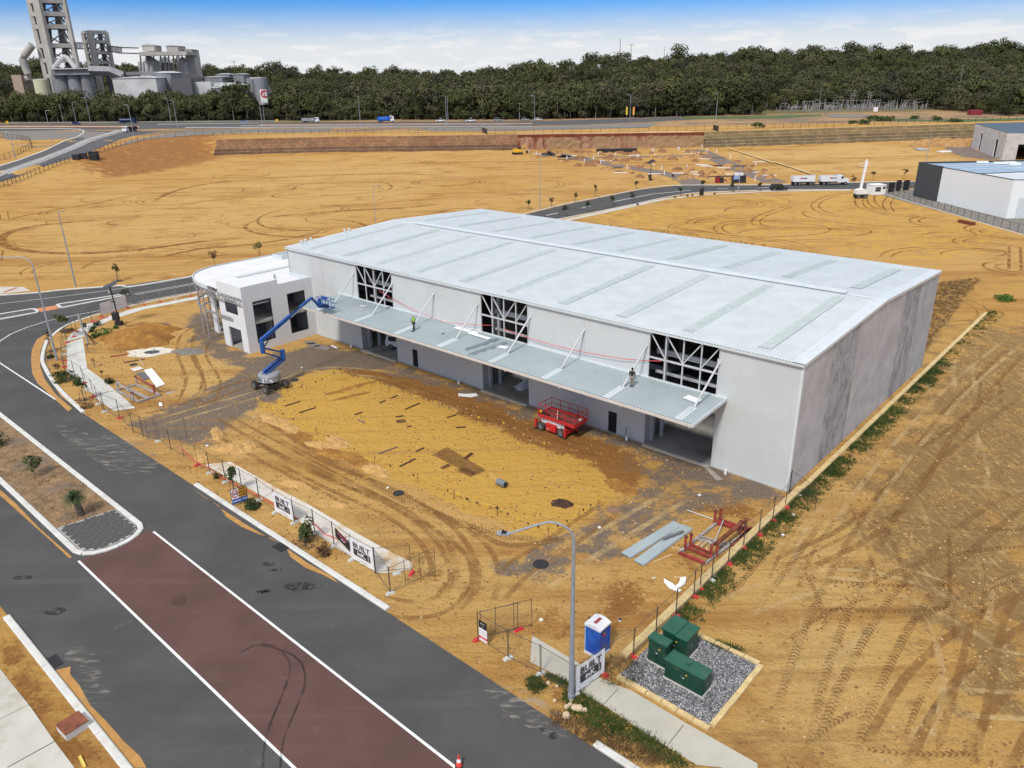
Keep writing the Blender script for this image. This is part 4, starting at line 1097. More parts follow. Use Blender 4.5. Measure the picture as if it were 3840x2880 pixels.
# ------------------------------------------------------------------ people on the awning
def skinned(name,verts,edges,radii,m_,parent,sub=1):
    me_=bpy.data.meshes.new(name); me_.from_pydata(verts,edges,[]); me_.materials.append(m_)
    o=inst(name,me_,parent)
    md_=o.modifiers.new('skin','SKIN'); md_.use_smooth_shade=True
    sv_=me_.skin_vertices[0] if me_.skin_vertices else None
    if sv_ is None:
        bm=bmesh.new(); bm.from_mesh(me_); bm.verts.layers.skin.verify(); bm.to_mesh(me_); bm.free(); sv_=me_.skin_vertices[0]
    for i,r in enumerate(radii): sv_.data[i].radius=(r,r) if not hasattr(r,'__len__') else r
    sv_.data[0].use_root=True
    if sub: s_=o.modifiers.new('sub','SUBSURF'); s_.levels=sub; s_.render_levels=sub
    return o
import bmesh
def person(loc,rz,label,shirt,trousers,hat=None,pose=0):
    r=empty('person',loc,rz,label,'person')
    # x right, y forward
    st=.13 if pose == 0 else .07; fwd=.12 if pose == 0 else .0
    hip,kn,an=.93,.50,.09
    V=[(0,0,.98),(0,.0,1.18),(0,.0,1.38),(0,.01,1.50),(0,.02,1.56),
         (-.09,0,.92),(-st,fwd*.6,kn),(-st-.02,fwd,an),(-st-.02,fwd+.16,.04),
         (.09,0,.92),(st,-fwd*.3,kn),(st+.03,-fwd,an),(st+.05,-fwd+.16,.04),
         (-.19,0,1.42),(-.25,.02,1.16),(-.16,.2,1.04) if pose == 0 else (-.22,.12,.92),
         (.19,0,1.42),(.25,.02,1.16),(.08,.24,1.06) if pose == 0 else (.24,.14,.92)]
    E=[(0,1),(1,2),(2,3),(3,4),(0,5),(5,6),(6,7),(7,8),(0,9),(9,10),(10,11),(11,12),(2,13),(13,14),(14,15),(2,16),(16,17),(17,18)]
    RR=[.12,.12,.13,.06,.05,.085,.055,.04,.035,.085,.055,.04,.035,.055,.042,.03,.055,.042,.03]
    skinned('body',V,E,RR,M_skin,r)
    skinned('trousers',[V[0],V[5],V[6],(V[7][0],V[7][1],.13),V[9],V[10],(V[11][0],V[11][1],.13)],[(0,1),(1,2),(2,3),(0,4),(4,5),(5,6)],[.15,.105,.078,.065,.105,.078,.065],trousers,r)
    sl_=.5 if hat else 1.0
    def lp(a,b,t): return tuple(a[i]+(b[i]-a[i])*t for i in range(3))
    Vs=[(0,0,.98),V[1],V[2],(0,0,1.47),V[13],lp(V[13],V[14],.75) if sl_ < 1 else V[14],V[16],lp(V[16],V[17],.75) if sl_ < 1 else V[17]]
    Es=[(0,1),(1,2),(2,3),(2,4),(4,5),(2,6),(6,7)]; Rs=[.155,.15,.165,.075,.078,.06,.078,.06]
    if sl_ == 1.0: Vs += [lp(V[14],V[15],.9),lp(V[17],V[18],.9)]; Es += [(5,8),(7,9)]; Rs += [.048,.048]
    skinned('shirt',Vs,Es,Rs,shirt,r)
    mb=MB(); mb.lathe([(.0001,-.12),(.05,-.115),(.075,-.06),(.083,0),(.08,.05),(.06,.095),(.0001,.115)],c=(0,.03,1.66),n=14); mb.smooth=True
    h=mb.build('head',M_skin,r)
    mb=MB(); mb.box((0,.115,1.645),(.025,.03,.05)); mb.build('nose',M_skin,h)
    for s in (-1,1):
        mb=MB(); mb.box((s*.085,.03,1.65),(.02,.045,.06)); mb.build('ear',M_skin,h); mb=MB(); mb.box((s*.032,.108,1.665),(.022,.01,.012)); mb.build('eye',M_fblack,h)
    mb=MB(); mb.lathe([(.089,-.02),(.094,.03),(.08,.085),(.045,.118),(.0001,.125)],c=(0,.018,1.67),n=14); mb.smooth=True
    if hat: mb.bx(-.07,.07,.08,.2,1.685,1.70); mb.build('cap',hat,r)
    else: mb.lathe([(.095,-.09),(.097,.0)],c=(0,.005,1.66),n=12); mb.build('hair',M_hair,r)
    for s,k in ((-1,8),(1,12)):
        mb=MB(); p=V[k]; mb.bx(p[0]-.05,p[0]+.05,p[1]-.22,p[1]+.07,0,.1); mb.build('boot',M_fblack,r)
    for s,k in ((-1,15),(1,18)):
        mb=MB(); p=Vector(V[k]); mb.box(p+Vector((0,.04,-.03)),(.06,.09,.08))
        for j in range(4): mb.bar(p+Vector((-.027+j*.018,.07,-.05)),p+Vector((-.027+j*.018,.11-abs(j-1.4)*.01,-.11)),.014)
        mb.bar(p+Vector((.035*-s,.03,-.02)),p+Vector((.06*-s,.07,-.06)),.016); mb.build('hand',M_skin,r)
    return r
def awz(v): return 6.2+(v+5.5)*.0764+.035
pr_=person((*W(40.65,-3.76),awz(-3.76)),PHI+math.pi*.85,'person in bright green hi-vis shirt, dark trousers and cap standing on the awning',M_hiviz,M_navy,pm('cap_beige',(.5,.45,.4),.9))
mb=MB()
for s in (-1,1): mb.bar((s*.09,-.16,1.0),(s*.1,-.165,1.45),.04,.015); mb.bar((s*.09,.165,1.0),(s*.1,.165,1.45),.04,.015)
mb.bar((-.16,.16,1.0),(.16,.16,1.0),.05,.02); mb.build('safety_harness',M_fblack,pr_)
person((*W(13.73,-2.52),awz(-2.52)),PHI+.35,'person in black jacket and khaki trousers standing on the awning near the right window',M_jacket,M_khaki,None,1)

# loose sheets and tools lying on the awning
def on_awning(name,p,size,rz,m_,label,cat,dz=.03):
    g=None
    u,v=UV(*G(p,6.45)); z_=awz(v)+dz
    u,v=UV(*G(p,z_)); mb=MB(); mb.box((0,0,0),size); o=mb.build(name,m_,None,(*W(u,v),z_),0)
    o.rotation_euler=(Matrix.Rotation(PHI,3,'Z') @ Matrix.Rotation(math.atan(.0764),3,'X') @ Matrix.Rotation(rz,3,'Z')).to_euler()
    return tag(o,label,cat)
M_board=pm('white_sheet',(.78,.79,.8),.5,var=.04)
on_awning('board',zW5(1010,808),(3.4,.55,.03),-.02,M_board,'long white board on the awning below the middle high window, left piece','board')
on_awning('board',zW5(1100,845),(3.2,.5,.03),-.04,M_board,'long white board on the awning touching the middle window sill, right piece','board',.07)
on_awning('board',zW5(1258,922),(1.3,.6,.03),.1,M_board,'small white sheet beside the folded gutter lengths on the awning','board')
on_awning('board',z4(780,865),(1.45,.75,.04),-.15,M_board,'white rectangular sheet lying at the right end of the awning','board',.06)
on_awning('board',z7(175,683),(.95,.45,.03),.4,pm('grey_sheet',(.5,.52,.53),.5),'short grey offcut on the awning left of the first tie strut','board')
on_awning('offcut',z7(140,722),(1.2,.14,.04),.3,pm('pink_strip',(.6,.4,.38),.6),'thin pale red offcut on the left part of the awning','offcut')
on_awning('offcut',zL(1745/1,0),(.1,.1,.02),0,M_board,'x','x') if False else None
M_gut=pm('gutter_zinc',(.33,.40,.42),.4,metal=.2)
for (pa_,pb_,lb) in (((1008,935),(1235,880),'open zinc gutter length lying across the awning, rear of the two'),((1032,965),(1290,905),'open zinc gutter length lying across the awning, front of the two')):
    a_=G(zW5(*pa_),6.5); b_=G(zW5(*pb_),6.5); ang=math.atan2(b_[1]-a_[1],b_[0]-a_[0]); L=math.hypot(b_[0]-a_[0],b_[1]-a_[1])
    mb=MB(); mb.bx(0,L,-.16,.16,0,.02); mb.bx(0,L,-.16,-.14,.02,.2); mb.bx(0,L,.14,.16,.02,.14); u,v=UV(*a_)
    o=mb.build('gutter_length',M_gut,None,(*a_,awz(v)+.03),ang); u2,v2=UV(*b_); o.rotation_euler=(0,-math.atan2(awz(v2)-awz(v),L),ang); tag(o,lb,'gutter length','gutter lengths on the awning')
for p,lb in ((z7(430,722),'dark tool lying on the awning between the first two struts'),(z7(1003,975),'dark tool lying on the awning right of the worker in green')):
    u,v=UV(*G(p,6.45)); mb=MB(); mb.bar((-.18,0,.05),(.14,.04,.05),.07); mb.bar((.05,0,.05),(.12,.18,.05),.06); tag(mb.build('drill',M_fblack,None,(*W(u,v),awz(v)),.3),lb,'tool')
# red and white safety tape drooping along the wall
M_tape=pm('safety_tape_red',(.62,.08,.08),.6,var=.3,scale=3)
def droop(name,pts,m_,w,label,cat,sag=.3,n=14,tape=False):
    mb=MB(); out_=[]
    for a,b in zip(pts[:-1],pts[1:]):
        a,b=Vector(a),Vector(b)
        for k in range(n): t_=k/n; p=a.lerp(b,t_); p.z -= sag*4*t_*(1-t_); out_.append(p)
    out_.append(Vector(pts[-1])); mb.path(out_,w,4)
    return tag(mb.build(name,m_),label,cat)
def WP(p,v=0.):   # sight line meets the vertical plane at depth v of the building grid
    a=W(0,v); b=W(10,v); X=VPl(p,a,b); return X
tp=[WP(z7(335,525),-.1),WP(z7(490,620),-.1),WP(z7(760,755),-.35),WP(z7(1000,845),-.4),WP(z7(1190,870),-.35),WP(z7(1500,885),-.2)]
droop('safety_tape',tp,M_tape,.03,'red and white safety tape drooping across the wall left of the middle high window','tape',.02,3)
tp=[WP(zW5(1270,800),-.15),WP(zW5(1500,880),-.3),WP(zW5(1750,945),-.35),WP(zW5(2000,990),-.35),WP(z4(250,540),-.3),WP(z4(520,556),-.1)]
droop('safety_tape',tp,M_tape,.035,'red safety tape stretched between the middle and right high windows','tape',.02,3)

# ------------------------------------------------------------------ street lamps
def lamp(base,h,arm_dir,arm_len,label,r0=.12,r1=.055,head=True,m_=None,arm_rise=.35,drop=.9,z0=0.):
    m_=m_ or M_mast
    rt0=empty('street_lamp',(base[0],base[1],z0),0,label,'street lamp','street lamps beside the roads')
    n=6; mb=MB(); mb.path([(0,0,0),(0,0,h*.35),(0,0,h*.7),(0,0,h)],.1,10,[r0,r0*.8,r0*.62,r0*.5]); mb.build('pole',m_,rt0)
    a=Vector((math.cos(arm_dir),math.sin(arm_dir),0))
    if arm_len:
        pts=[(0,0,h)]
        for k in range(1,7):
            t_=k/6*math.pi/2; p=a*(arm_len*.38*(1-math.cos(t_))); pts.append((p.x,p.y,h+arm_rise*1.6*math.sin(t_)))
        top=h+arm_rise*1.6
        for k in range(1,4): p=a*(arm_len*(.38+.62*k/3)); pts.append((p.x,p.y,top-drop*(k/3) ** 1.1*arm_len/4))
        mb=MB(); mb.path(pts,r1,8,[r0*.5]+[r1]*(len(pts)-1)); mb.build('arm',m_,rt0)
        if head:
            p=Vector(pts[-1]); mb=MB(); hd_=mb.box((0,0,0),(.62,.34,.07)); ho=mb.build('lamp_head',m_,rt0,p+a*.3,arm_dir)
            mb=MB(); mb.box((-.05,0,.07),(.25,.2,.08)); mb.tube((-.0,0,.1),(0,0,.2),.05,10); mb.build('sensor',M_fblack,ho)
            mb=MB(); mb.box((.05,0,-.045),(.4,.24,.02)); mb.build('lens',M_stick,ho)
    mb=MB(); mb.tube((0,0,-.02),(0,0,.35),r0*1.12,10); mb.build('base_sleeve',m_,rt0)
    return rt0
# near lamp: arm towards upper left in the picture
nb=G(zG(815,1512)); top_=VPl(zG(565,300),nb,(nb[0]-3.2,nb[1]+.25))
lamp(nb,10.35,math.atan2(.6,-3.2),3.3,'tall grey street lamp standing by the banner in the foreground',.17,.06,arm_rise=.55,drop=1.1)
lamp(G(zB(592,972)),11.9,math.atan2(.5,-3),4.2,'street lamp with curved arm on the corner verge by the concrete path',.15,.06,head=True,arm_rise=.6,drop=.1)
lamp(G(zB(787,207)),12.2,1.2,1.2,'street lamp seen edge on behind the side road, at the field edge',.14,.06,arm_rise=.1,head=False,drop=0)
lamp(G(zm(277,740)),12.4,.15,1.8,'street lamp standing at the field edge left of the curved access road',.12,.06,arm_rise=.4,drop=0)
lamp(G((1409*1.0,838)),8.0,.2,1.2,'street lamp rising behind the left end of the warehouse roof',.1,.05,arm_rise=.3,drop=0)
lamp(G(zm(1922,598)),10.2,1.3,1.0,'street lamp on the footpath beside the black site toilet',.12,.06,arm_rise=.1,head=False,drop=0)
lamp(G(zq(1343,520)),11.5,1.3,1.0,'street lamp rising behind the charcoal corner of the white shed',.12,.06,arm_rise=.1,head=False,drop=0)

# ------------------------------------------------------------------ solar camera tower
sb_=G(zB(1245,607)); so_=empty('solar_camera_tower',(*sb_,0),0,'black solar powered camera tower standing by the sand mound','camera tower')
mb=MB(); mb.tube((0,0,0),(-.25,0,5.6),.09,8); mb.build('mast',M_fblack,so_)
mb=MB(); mb.box((-.35,0,1.3),(.8,.6,1.1)); mb.box((-.1,0,.35),(.9,.7,.5)); mb.build('battery_cabinet',M_fblack,so_)
mb=MB(); mb.box((-.25,0,5.75),(2.3,1.3,.06),rot=Matrix.Rotation(-.38,3,'Y') @ Matrix.Rotation(.3,3,'X')); mb.build('solar_panel',pm('solar_cell',(.01,.012,.02),.25),so_)
mb=MB(); mb.box((-.45,-.1,5.0),(.25,.2,.45)); mb.build('camera_housing',M_stick,so_)
mb=MB(); mb.box((.1,-.15,4.55),(.55,.12,.12)); mb.box((-.15,-.2,3.5),(.6,.15,.12)); mb.build('camera',M_fblack,so_)
for a_ in range(3):
    mb=MB(); t_=a_*2.1; mb.bar((0,0,.35),(math.cos(t_)*.9,math.sin(t_)*.9,.04),.08); mb.build('leg',M_fblack,so_)
ts=G(zm(1195,502)); so2=copy_tree(so_,(*ts,0),.3,'black solar camera tower at the edge of the excavated site'); so_['group']=so2['group']='solar camera towers'
# striped post with timber braces beside the path
bp_=G(zB(920,815)); br=empty('survey_frame',(*bp_,0),0,'weathered steel post with raking braces beside the concrete path','post')
mb=MB(); mb.bar((0,0,0),(-.6,.3,4.2),.18); mb.build('post',M_galv,br)
for d_ in ((.9,-.2),(.8,.5),(.3,.9)):
    mb=MB(); mb.bar((-.25,.1,2.0),(d_[0],d_[1],.03),.06); mb.build('brace',M_oldtim,br)

# ------------------------------------------------------------------ portable toilet
to=empty('portable_toilet',(*W(.92,-25.2),0),YAW,'blue portable toilet with white ribbed roof and open door','portable toilet')
mb=MB(); mb.bx(-.56,.56,-.56,.56,0,.16); mb.build('base',M_wblock,to)
mb=MB(); mb.bx(-.5,.5,-.5,.5,.16,2.02)
mb.build('cabin',M_tblue,to)
for s,t_ in ((-1,-1),(1,-1),(1,1),(-1,1)):
    mb=MB(); mb.bx(s*.5-.035,s*.5+.035,t_*.5-.035,t_*.5+.035,.16,2.04); mb.build('corner_post',pm('pale_blue_trim',(.22,.38,.62),.5) if (s,t_) == (-1,-1) else M_tblue,to)
for k in range(3):
    mb=MB(); mb.bx(-.4,.4,-.52,-.5,.5+k*.16,.55+k*.16); mb.build('rib',M_tblue,to)
mb=MB(); mb.prism([(-.57,2.02),(.57,2.02),(.57,2.12),(.2,2.26),(-.2,2.26),(-.57,2.12)],-.56,.56,'Y'); ro_=mb.build('roof',M_twhite,to)
for k in range(7):
    mb=MB(); y_=-.5+k*.165
    for s in (-1,1): mb.bar((s*.2,y_,2.27),(s*.56,y_,2.145),.03,.03)
    mb.build('roof_rib',M_twhite,ro_)
mb=MB(); mb.bx(-.1,.1,-.3,.3,2.262,2.28); mb.build('roof_stain',pm('rust_stain',(.32,.05,.05),.8),ro_)
dr=MB().bx(-.03,.03,-.48,0,.22,2.0).build('door',M_fblack,to,(-.54,.55,0),-.5)
for f__ in ((.515,-.12),):
    mb=MB(); mb.bx(.502,.508,-.2,.12,1.45,1.75); mb.build('sticker',M_fblack,to); mb=MB(); mb.bx(.508,.513,-.16,.1,1.45,1.6); mb.build('sticker',pm('sticker_red',(.6,.02,.05),.5),to)
    text('lettering','Coates',.1,M_stick,to,(.514,-.03,1.68),(math.pi/2,0,math.pi/2),ex=.001)
for k in range(3):
    mb=MB(); mb.tube((-.1+k*.1,-.505,1.75),(-.1+k*.1,-.49,1.75),.035,10); mb.build('vent',M_fblack,to)

# ------------------------------------------------------------------ substation pad with three cabinets
pc=[UV(*G(zT(825,1370))),UV(*G(zO(1855,1020))),UV(*G(zT(1830,1240))),UV(*G(zT(1345,1015)))]
pc[3]=(-1.3,-20.3)
padu0,padu1=min(pc[1][0],pc[2][0]),-1.3
padP=[(-1.2,-25.9),pc[1],pc[2],(-1.2,-20.3)]
sheet('pebble_bed',[W(*p) for p in padP],M_pebble,.05)
peb=MB(); ico=[(0,0,1),(.9,0,-.3),(-.45,.78,-.3),(-.45,-.78,-.3)]
r5=random.Random(3); PP=np.array(padP)
lists=[MB(),MB(),MB()]
for k in range(5200):
    u=r5.uniform(PP[:,0].min(),PP[:,0].max()); v=r5.uniform(PP[:,1].min(),PP[:,1].max())
    if not inpoly(np.array([u]),np.array([v]),padP)[0]: continue
    s=r5.uniform(.035,.075); x,y=W(u,v); q=Matrix.Rotation(r5.uniform(0,6.3),3,'Z') @ Matrix.Rotation(r5.uniform(-.6,.6),3,'X')
    vv=[q @ Vector((a[0]*s*r5.uniform(.7,1.3),a[1]*s*r5.uniform(.7,1.3),a[2]*s*.7))+Vector((x,y,.07)) for a in ico]
    lists[k % 3].raw(vv,[(0,1,2),(0,2,3),(0,3,1)])
allp=MB(); 
for li,l_ in enumerate(lists):
    allp.m=li; allp.raw(l_.v,l_.f)
o=allp.build('pebbles',[pm('pebble_dark',(.075,.075,.085),.85,var=.3),pm('pebble_mid',(.26,.26,.27),.85,var=.3),pm('pebble_light',(.5,.5,.5),.85,var=.2)]); tag(o,'grey basalt pebbles covering the bed round the green cabinets','pebbles',kind='stuff')
def blockrow(root,a,b,w,h,seg,m_,z=0.,jit=.012,name='limestone_block'):
    a,b=np.array(a),np.array(b); L=np.hypot(*(b-a)); n=max(1,int(round(L/seg))); d=(b-a)/L; s=L/n
    ms=[MB().box((0,0,h/2-.02),(s-.02-i_*.01,w,h+.04),taper=.985).mesh(name,m_) for i_ in range(3)]
    for k in range(n):
        p=a+d*(k+.5)*s; inst(name,ms[k % 3],root,(p[0]-root.location.x+rng.uniform(-jit,jit),p[1]-root.location.y+rng.uniform(-jit,jit),z+rng.uniform(-.015,.01)),math.atan2(d[1],d[0])+rng.uniform(-.008,.008))
pe=empty('pebble_bed_edging',(*W(*pc[2]),0),0,'low limestone block edging round the pebble bed','edging')
blockrow(pe,W(-1.2,-26.15),W(pc[1][0]-.15,pc[1][1]-.15),.3,.16,1.0,M_lime); blockrow(pe,W(pc[1][0]-.15,pc[1][1]+.1),W(pc[2][0]-.15,pc[2][1]+.1),.3,.16,1.0,M_lime); blockrow(pe,W(pc[2][0],pc[2][1]+.15),W(-1.3,-20.15),.3,.16,1.0,M_lime)
rw=empty('limestone_wall',(*W(-.6,-24),0),0,'long low limestone block wall along the right boundary beside the warehouse','wall')
blockrow(rw,W(-.62,-24.6),W(-.62,1.0),.5,.3,1.0,M_lime); blockrow(rw,W(-.72,1.0),W(-.8,64),.42,.22,1.0,M_lime)
def cabinet(name,label,u0,u1,v0,v1,h,doors,lid=.06,over=.06,step=False):
    rt_=empty(name,(*W((u0+u1)/2,(v0+v1)/2),.05),YAW,label,'cabinet','green electrical cabinets on the pebble bed')
    x,y=(u1-u0)/2,(v1-v0)/2
    mb=MB(); mb.bx(-x-.05,x+.05,-y-.05,y+.05,0,.1); mb.build('plinth',M_conc,rt_)
    mb=MB(); mb.bx(-x,x,-y,y,.1,h); bd_=mb.build('body',M_green_shade,rt_)
    mb=MB()
    if step:
        mb.bx(-x-over,x*.1,-y-over,y+over,h,h+lid+.04); mb.bx(x*.1,x+over,-y-over-.03,y+over,h-.02,h+lid-.02)
    else: mb.bx(-x-over,x+over,-y-over,y+over,h,h+lid)
    mb.build('lid',M_green_lit,rt_)
    n=doors
    for k in range(n):
        xa,xb=-x+.03+k*(2*x-.03)/n,-x+(k+1)*(2*x-.03)/n
        mb=MB(); mb.bx(xa,xb,-y-.02,-y,.16,h-.06); d_=mb.build('door',M_green_shade,rt_)
        mb=MB(); xh=xb-.1 if k == 0 else xa+.1; mb.bx(xh-.015,xh+.015,-y-.05,-y-.02,h*.5,h*.5+.16)
        if k == 0: mb.build('handle',M_chrome,d_)
    mb=MB(); mb.bx(.1,.22,-y-.026,-y-.02,h*.72,h*.72+.07); mb.build('warning_label',M_yel,rt_)
    mb=MB(); mb.bx(-.05,.05,-y-.03,-y-.02,h*.52,h*.52+.05); mb.build('label_plate',M_stick,rt_)
    mb=MB(); mb.bx(x,x+.02,-y+.08,y-.08,.18,h-.06); d_=mb.build('side_door',M_green_shade,rt_)
    mb=MB(); mb.bx(x+.02,x+.05,-.02,.02,h*.45,h*.45+.18); mb.build('handle',M_chrome,d_)
    return rt_
cA=cabinet('electrical_cabinet','tall narrow green two door cabinet, leftmost on the pebble bed',-2.95,-1.8,-23.95,-23.4,1.62,2,.12)
cB=cabinet('electrical_cabinet','long low green cabinet nearest the footpath on the pebble bed',-5.62,-3.24,-24.5,-23.6,1.28,2)
mb=MB(); mb.bx(-.12,.12,-.02,.2,1.34,1.42); mb.build('lid_knob',M_green_lit,cB)
cC=cabinet('electrical_cabinet','large green transformer cabinet with stepped lid, rearmost on the pebble bed',-3.55,-2.0,-22.75,-21.35,1.62,2,.08,.08,True)

ORD=['first','second','third','fourth','fifth','sixth','seventh','eighth','ninth','tenth','eleventh','twelfth','thirteenth','fourteenth','fifteenth','sixteenth','seventeenth','eighteenth','nineteenth','twentieth','twenty-first','twenty-second','twenty-third','twenty-fourth']
# ------------------------------------------------------------------ paths of concrete
sheet('footpath',[W(*p) for p in [(59.0,-26.9),(60.0,-28.7),(64.5,-28.5),(76.3,-27.3),(81.0,-25.6),(87.4,-23.3),(88.2,-21.0),(75.6,-25.3),(70.0,-25.7),(64.4,-26.3)]],M_concnew,.035)
sheet('footpath',[W(*p) for p in [(88.3,-23.2),(91.5,-21.2),(94.2,-18.4),(95.4,-16.0),(96.9,-10.6),(95.9,-0.9),(93.5,60),(91.8,60),(94.2,-.9),(95.2,-9.5),(93.6,-15.2),(91.4,-18.4),(88.6,-20.8)]],M_concnew,.036)
sheet('tactile_paving',[W(94.6,-17.6),W(95.3,-16.6),W(96.0,-14.6),W(95.4,-14.6),W(94.2,-17.2)],M_tactile,.042)
bFP=[UV(*G(zF(*p))) for p in [(150,320),(240,305),(370,295),(480,360),(830,555),(1000,640),(1400,880),(1690,1040),(1870,1130),(1865,1185),(1660,1220),(1570,1210),(1400,1110),(1250,1010),(1060,880),(740,640),(450,480),(300,400)]]
P_ft=[W(*p) for p in bFP]
M_fp=mat('sandy_footpath',(.60,.57,.52),.85,var=.05,scale=.7,dirt=(.50,.33,.14),dirt_amt=.9,dscale=.42,bump=.08)
sheet('footpath',P_ft,M_fp,.035)
P2_=[G(zG(*p)) for p in [(545,1078),(870,1270),(1010,1370),(1140,1425)]]+[G(zO(*p)) for p in [(1290,755),(1700,1000),(2212,1290),(2212,1420),(1950,1319),(1770,1300),(1430,1090),(1100,870),(960,790)]]+[G(zG(*p)) for p in [(800,1400),(530,1260)]]
sheet('footpath',P2_,mat('damp_concrete',(.43,.41,.35),.8,var=.08,scale=.5,dirt=(.5,.42,.3),dirt_amt=.5,dscale=.3),.035)
for a,b in [((1200,745),(1095,860)),((1675,1010),(1565,1150))]:
    line('path_joint',[G(zO(*a)),G(zO(*b))],.03,M_fblack,.042)
for a,b in [((1070,1180),(960,1230)),((905,1055),(700,1110)),((1000,1130),(880,1170))]:
    line('path_joint',[G(zB(*a)),G(zB(*b))],.03,M_greyg,.045)
sheet('footpath',[G(zN(*p)) for p in [(-80,800),(0,890),(240,1190),(425,1455),(580,1659),(500,1800),(0,1900),(-300,1500)]],mat('stained_concrete',(.50,.485,.43),.8,var=.08,scale=.4,dirt=(.30,.24,.14),dirt_amt=.75,dscale=.3),.035)
line('path_joint',[G(zN(425,1457)),G(zN(60,1659))],.05,M_fblack,.045); line('path_joint',[G(zN(225,1170)),G(zN(0,1285))],.03,M_greyg,.045)
# sand washed along the gutters
for nm_,P in (('sand_spill',[zF(*p) for p in [(60,520),(300,690),(520,830),(690,930),(760,960),(700,925),(600,895),(450,830),(330,750),(270,660),(150,590)]]),
               ('sand_spill',[zF(*p) for p in [(830,1010),(1000,1130),(1200,1240),(1260,1300),(1130,1230),(980,1170),(860,1080)]]),
               ('sand_spill',[zN(*p) for p in [(420,905),(550,870),(545,930),(620,1020),(700,1170),(830,1300),(960,1450),(1090,1570),(1140,1659),(1000,1659),(960,1580),(800,1370),(620,1150)]]),
               ('sand_spill',[zE(*p) for p in [(0,905),(120,1010),(300,1200),(470,1350),(560,1430),(540,1440),(380,1290),(200,1130),(0,950)]]),
               ('sand_spill',[zC(*p) for p in [(590,660),(650,640),(600,720),(540,790),(500,900),(500,1080),(560,1240),(700,1430),(900,1600),(850,1640),(690,1490),(470,1290),(400,1160),(385,980),(400,860),(460,740)]])):
    sheet(nm_,[G(p) for p in P],M_wet,.021)
# oil marks and patches on the road
t=NT('oil_stain'); t.fin((.022,.022,.024,1),.7,alpha=t.mr(t.noise(2.5,6,.7),.42,.56,0,.8)); M_oil=t.mat
t=NT('dust_smear'); t.fin((.42,.38,.32,1),.95,alpha=t.mr(t.noise(1.,6,.7,t.mapv((.6,3,1),rot=(0,0,R(30)))),.48,.68,0,.55)); M_dust=t.mat
def blob(name,p,rx,ry,m_,off,rz=0,c=None):
    x,y=G(p); n=22; r_=random.Random(int(p[0]))
    return sheet(name,[(x+math.cos(a)*rx*r_.uniform(.75,1.15)*math.cos(rz)-math.sin(a)*ry*math.sin(rz),y+math.cos(a)*rx*math.sin(rz)+math.sin(a)*ry*r_.uniform(.75,1.15)*math.cos(rz)) for a in np.linspace(0,2*math.pi,n,endpoint=False)],m_,off)
for p,a,b in [(zN(430,440),.7,.45),(zN(180,180),.8,.25),(zF(950,1330),1.3,.5),(zF(640,1370),.5,.3),(zF(680,1140),.5,.25),(zF(740,1190),.5,.2),(zO(730,1090),.3,.25),(zO(650,1040),.2,.2),(zN(2060,290),.4,.25)]:
    blob('oil_stain',p,a,b,M_oil,.024)
for p,a,b in [(zE(950,620),5.5,2.4),(zE(620,510),5,.9),(zN(650,830),2.2,.7),(zN(740,1110),1.2,.8),(zN(690,1010),.9,.4),(zO(560,900),3,1),(zE(1050,690),3,2)]:
    blob('dust_smear',p,a,b,M_dust,.023,R(-38))

# ------------------------------------------------------------------ tyre tracks pressed in the sand
def trackmat(name,c,tread,amt):
    t=NT(name); uvv,ua,va=t.uv()
    edge=t.mr(t.mth('ABSOLUTE',t.mth('SUBTRACT',va,.5)),.30,.5,1,0)
    patchy=t.mr(t.noise(.45,6,.65),.34,.6,.1,1)
    al=t.mth('MULTIPLY',t.mth('MULTIPLY',edge,patchy),amt)
    if tread:
        k=t.mth('SINE',t.mth('ADD',t.mth('MULTIPLY',ua,2*math.pi/tread),t.mth('MULTIPLY',t.mth('ABSOLUTE',t.mth('SUBTRACT',va,.5)),9)))
        al=t.mth('MULTIPLY',al,t.mr(k,-.5,.5,.12,1))
        t.bump(k,.6,.06)
    al=t.mth('MULTIPLY',al,t.mr(t.noise(3.1,6,.7),.3,.6,.25,1))
    al=t.mth('MULTIPLY',al,t.attr('fade'))
    return t.fin((*c,1),.95,alpha=al,spec=.1)
M_tr1=trackmat('tyre_track',(.27,.14,.05),0,.7)
M_tr2=trackmat('tread_track',(.23,.115,.045),.33,.7)
M_tr3=trackmat('far_track',(.23,.10,.03),0,.85)
M_tr4=trackmat('pale_track',(.62,.45,.22),0,.6)
M_tr5=trackmat('pale_tread',(.66,.46,.2),.3,.7)
_tl=[0]
def track(pts,w=.5,m_=None,pair=0.,c=DP,sm=True,off=None):
    P=TP(pts,c) if c is not None else pts
    P=smooth_line(P,7) if sm else P
    _tl[0]=(_tl[0]+1) % 5
    for s in ((-.5,.5) if pair else (0,)):
        Q=offset(P,s*pair) if s else P
        o=strip('tyre_track',offset(Q,-w/2),offset(Q,w/2),m_ or M_tr1,.006+.0012*_tl[0]+(.01 if tz(*P[0]) > .3 else 0),.9)
        nf=len(o.data.polygons); a_=o.data.attributes.new('fade','FLOAT','FACE'); i_=np.arange(nf)/max(1,nf); a_.data.foreach_set('value',(sst(i_,0,.12)*(1-sst(i_,.85,1))).astype(np.float32))
track([(560,945),(700,1015),(830,1065),(930,1125),(990,1195),(1000,1270),(930,1335)],.55,M_tr1,1.9)
track([(600,985),(720,1045),(850,1105),(930,1165),(960,1230),(945,1290)],.5,M_tr1,1.7)
track([(860,1085),(960,1135),(1030,1190),(1050,1250),(1030,1310)],.5,M_tr1,1.8)
track([(535,885),(640,950),(760,1015),(880,1080),(1000,1130),(1100,1160),(1230,1160)],.7,M_tr2)
track([(545,890),(650,960),(770,1028),(890,1092),(1010,1143),(1080,1163)],.6,M_tr2)
track([(440,905),(560,975),(700,1045),(800,1095)],.5,M_tr1,1.9)
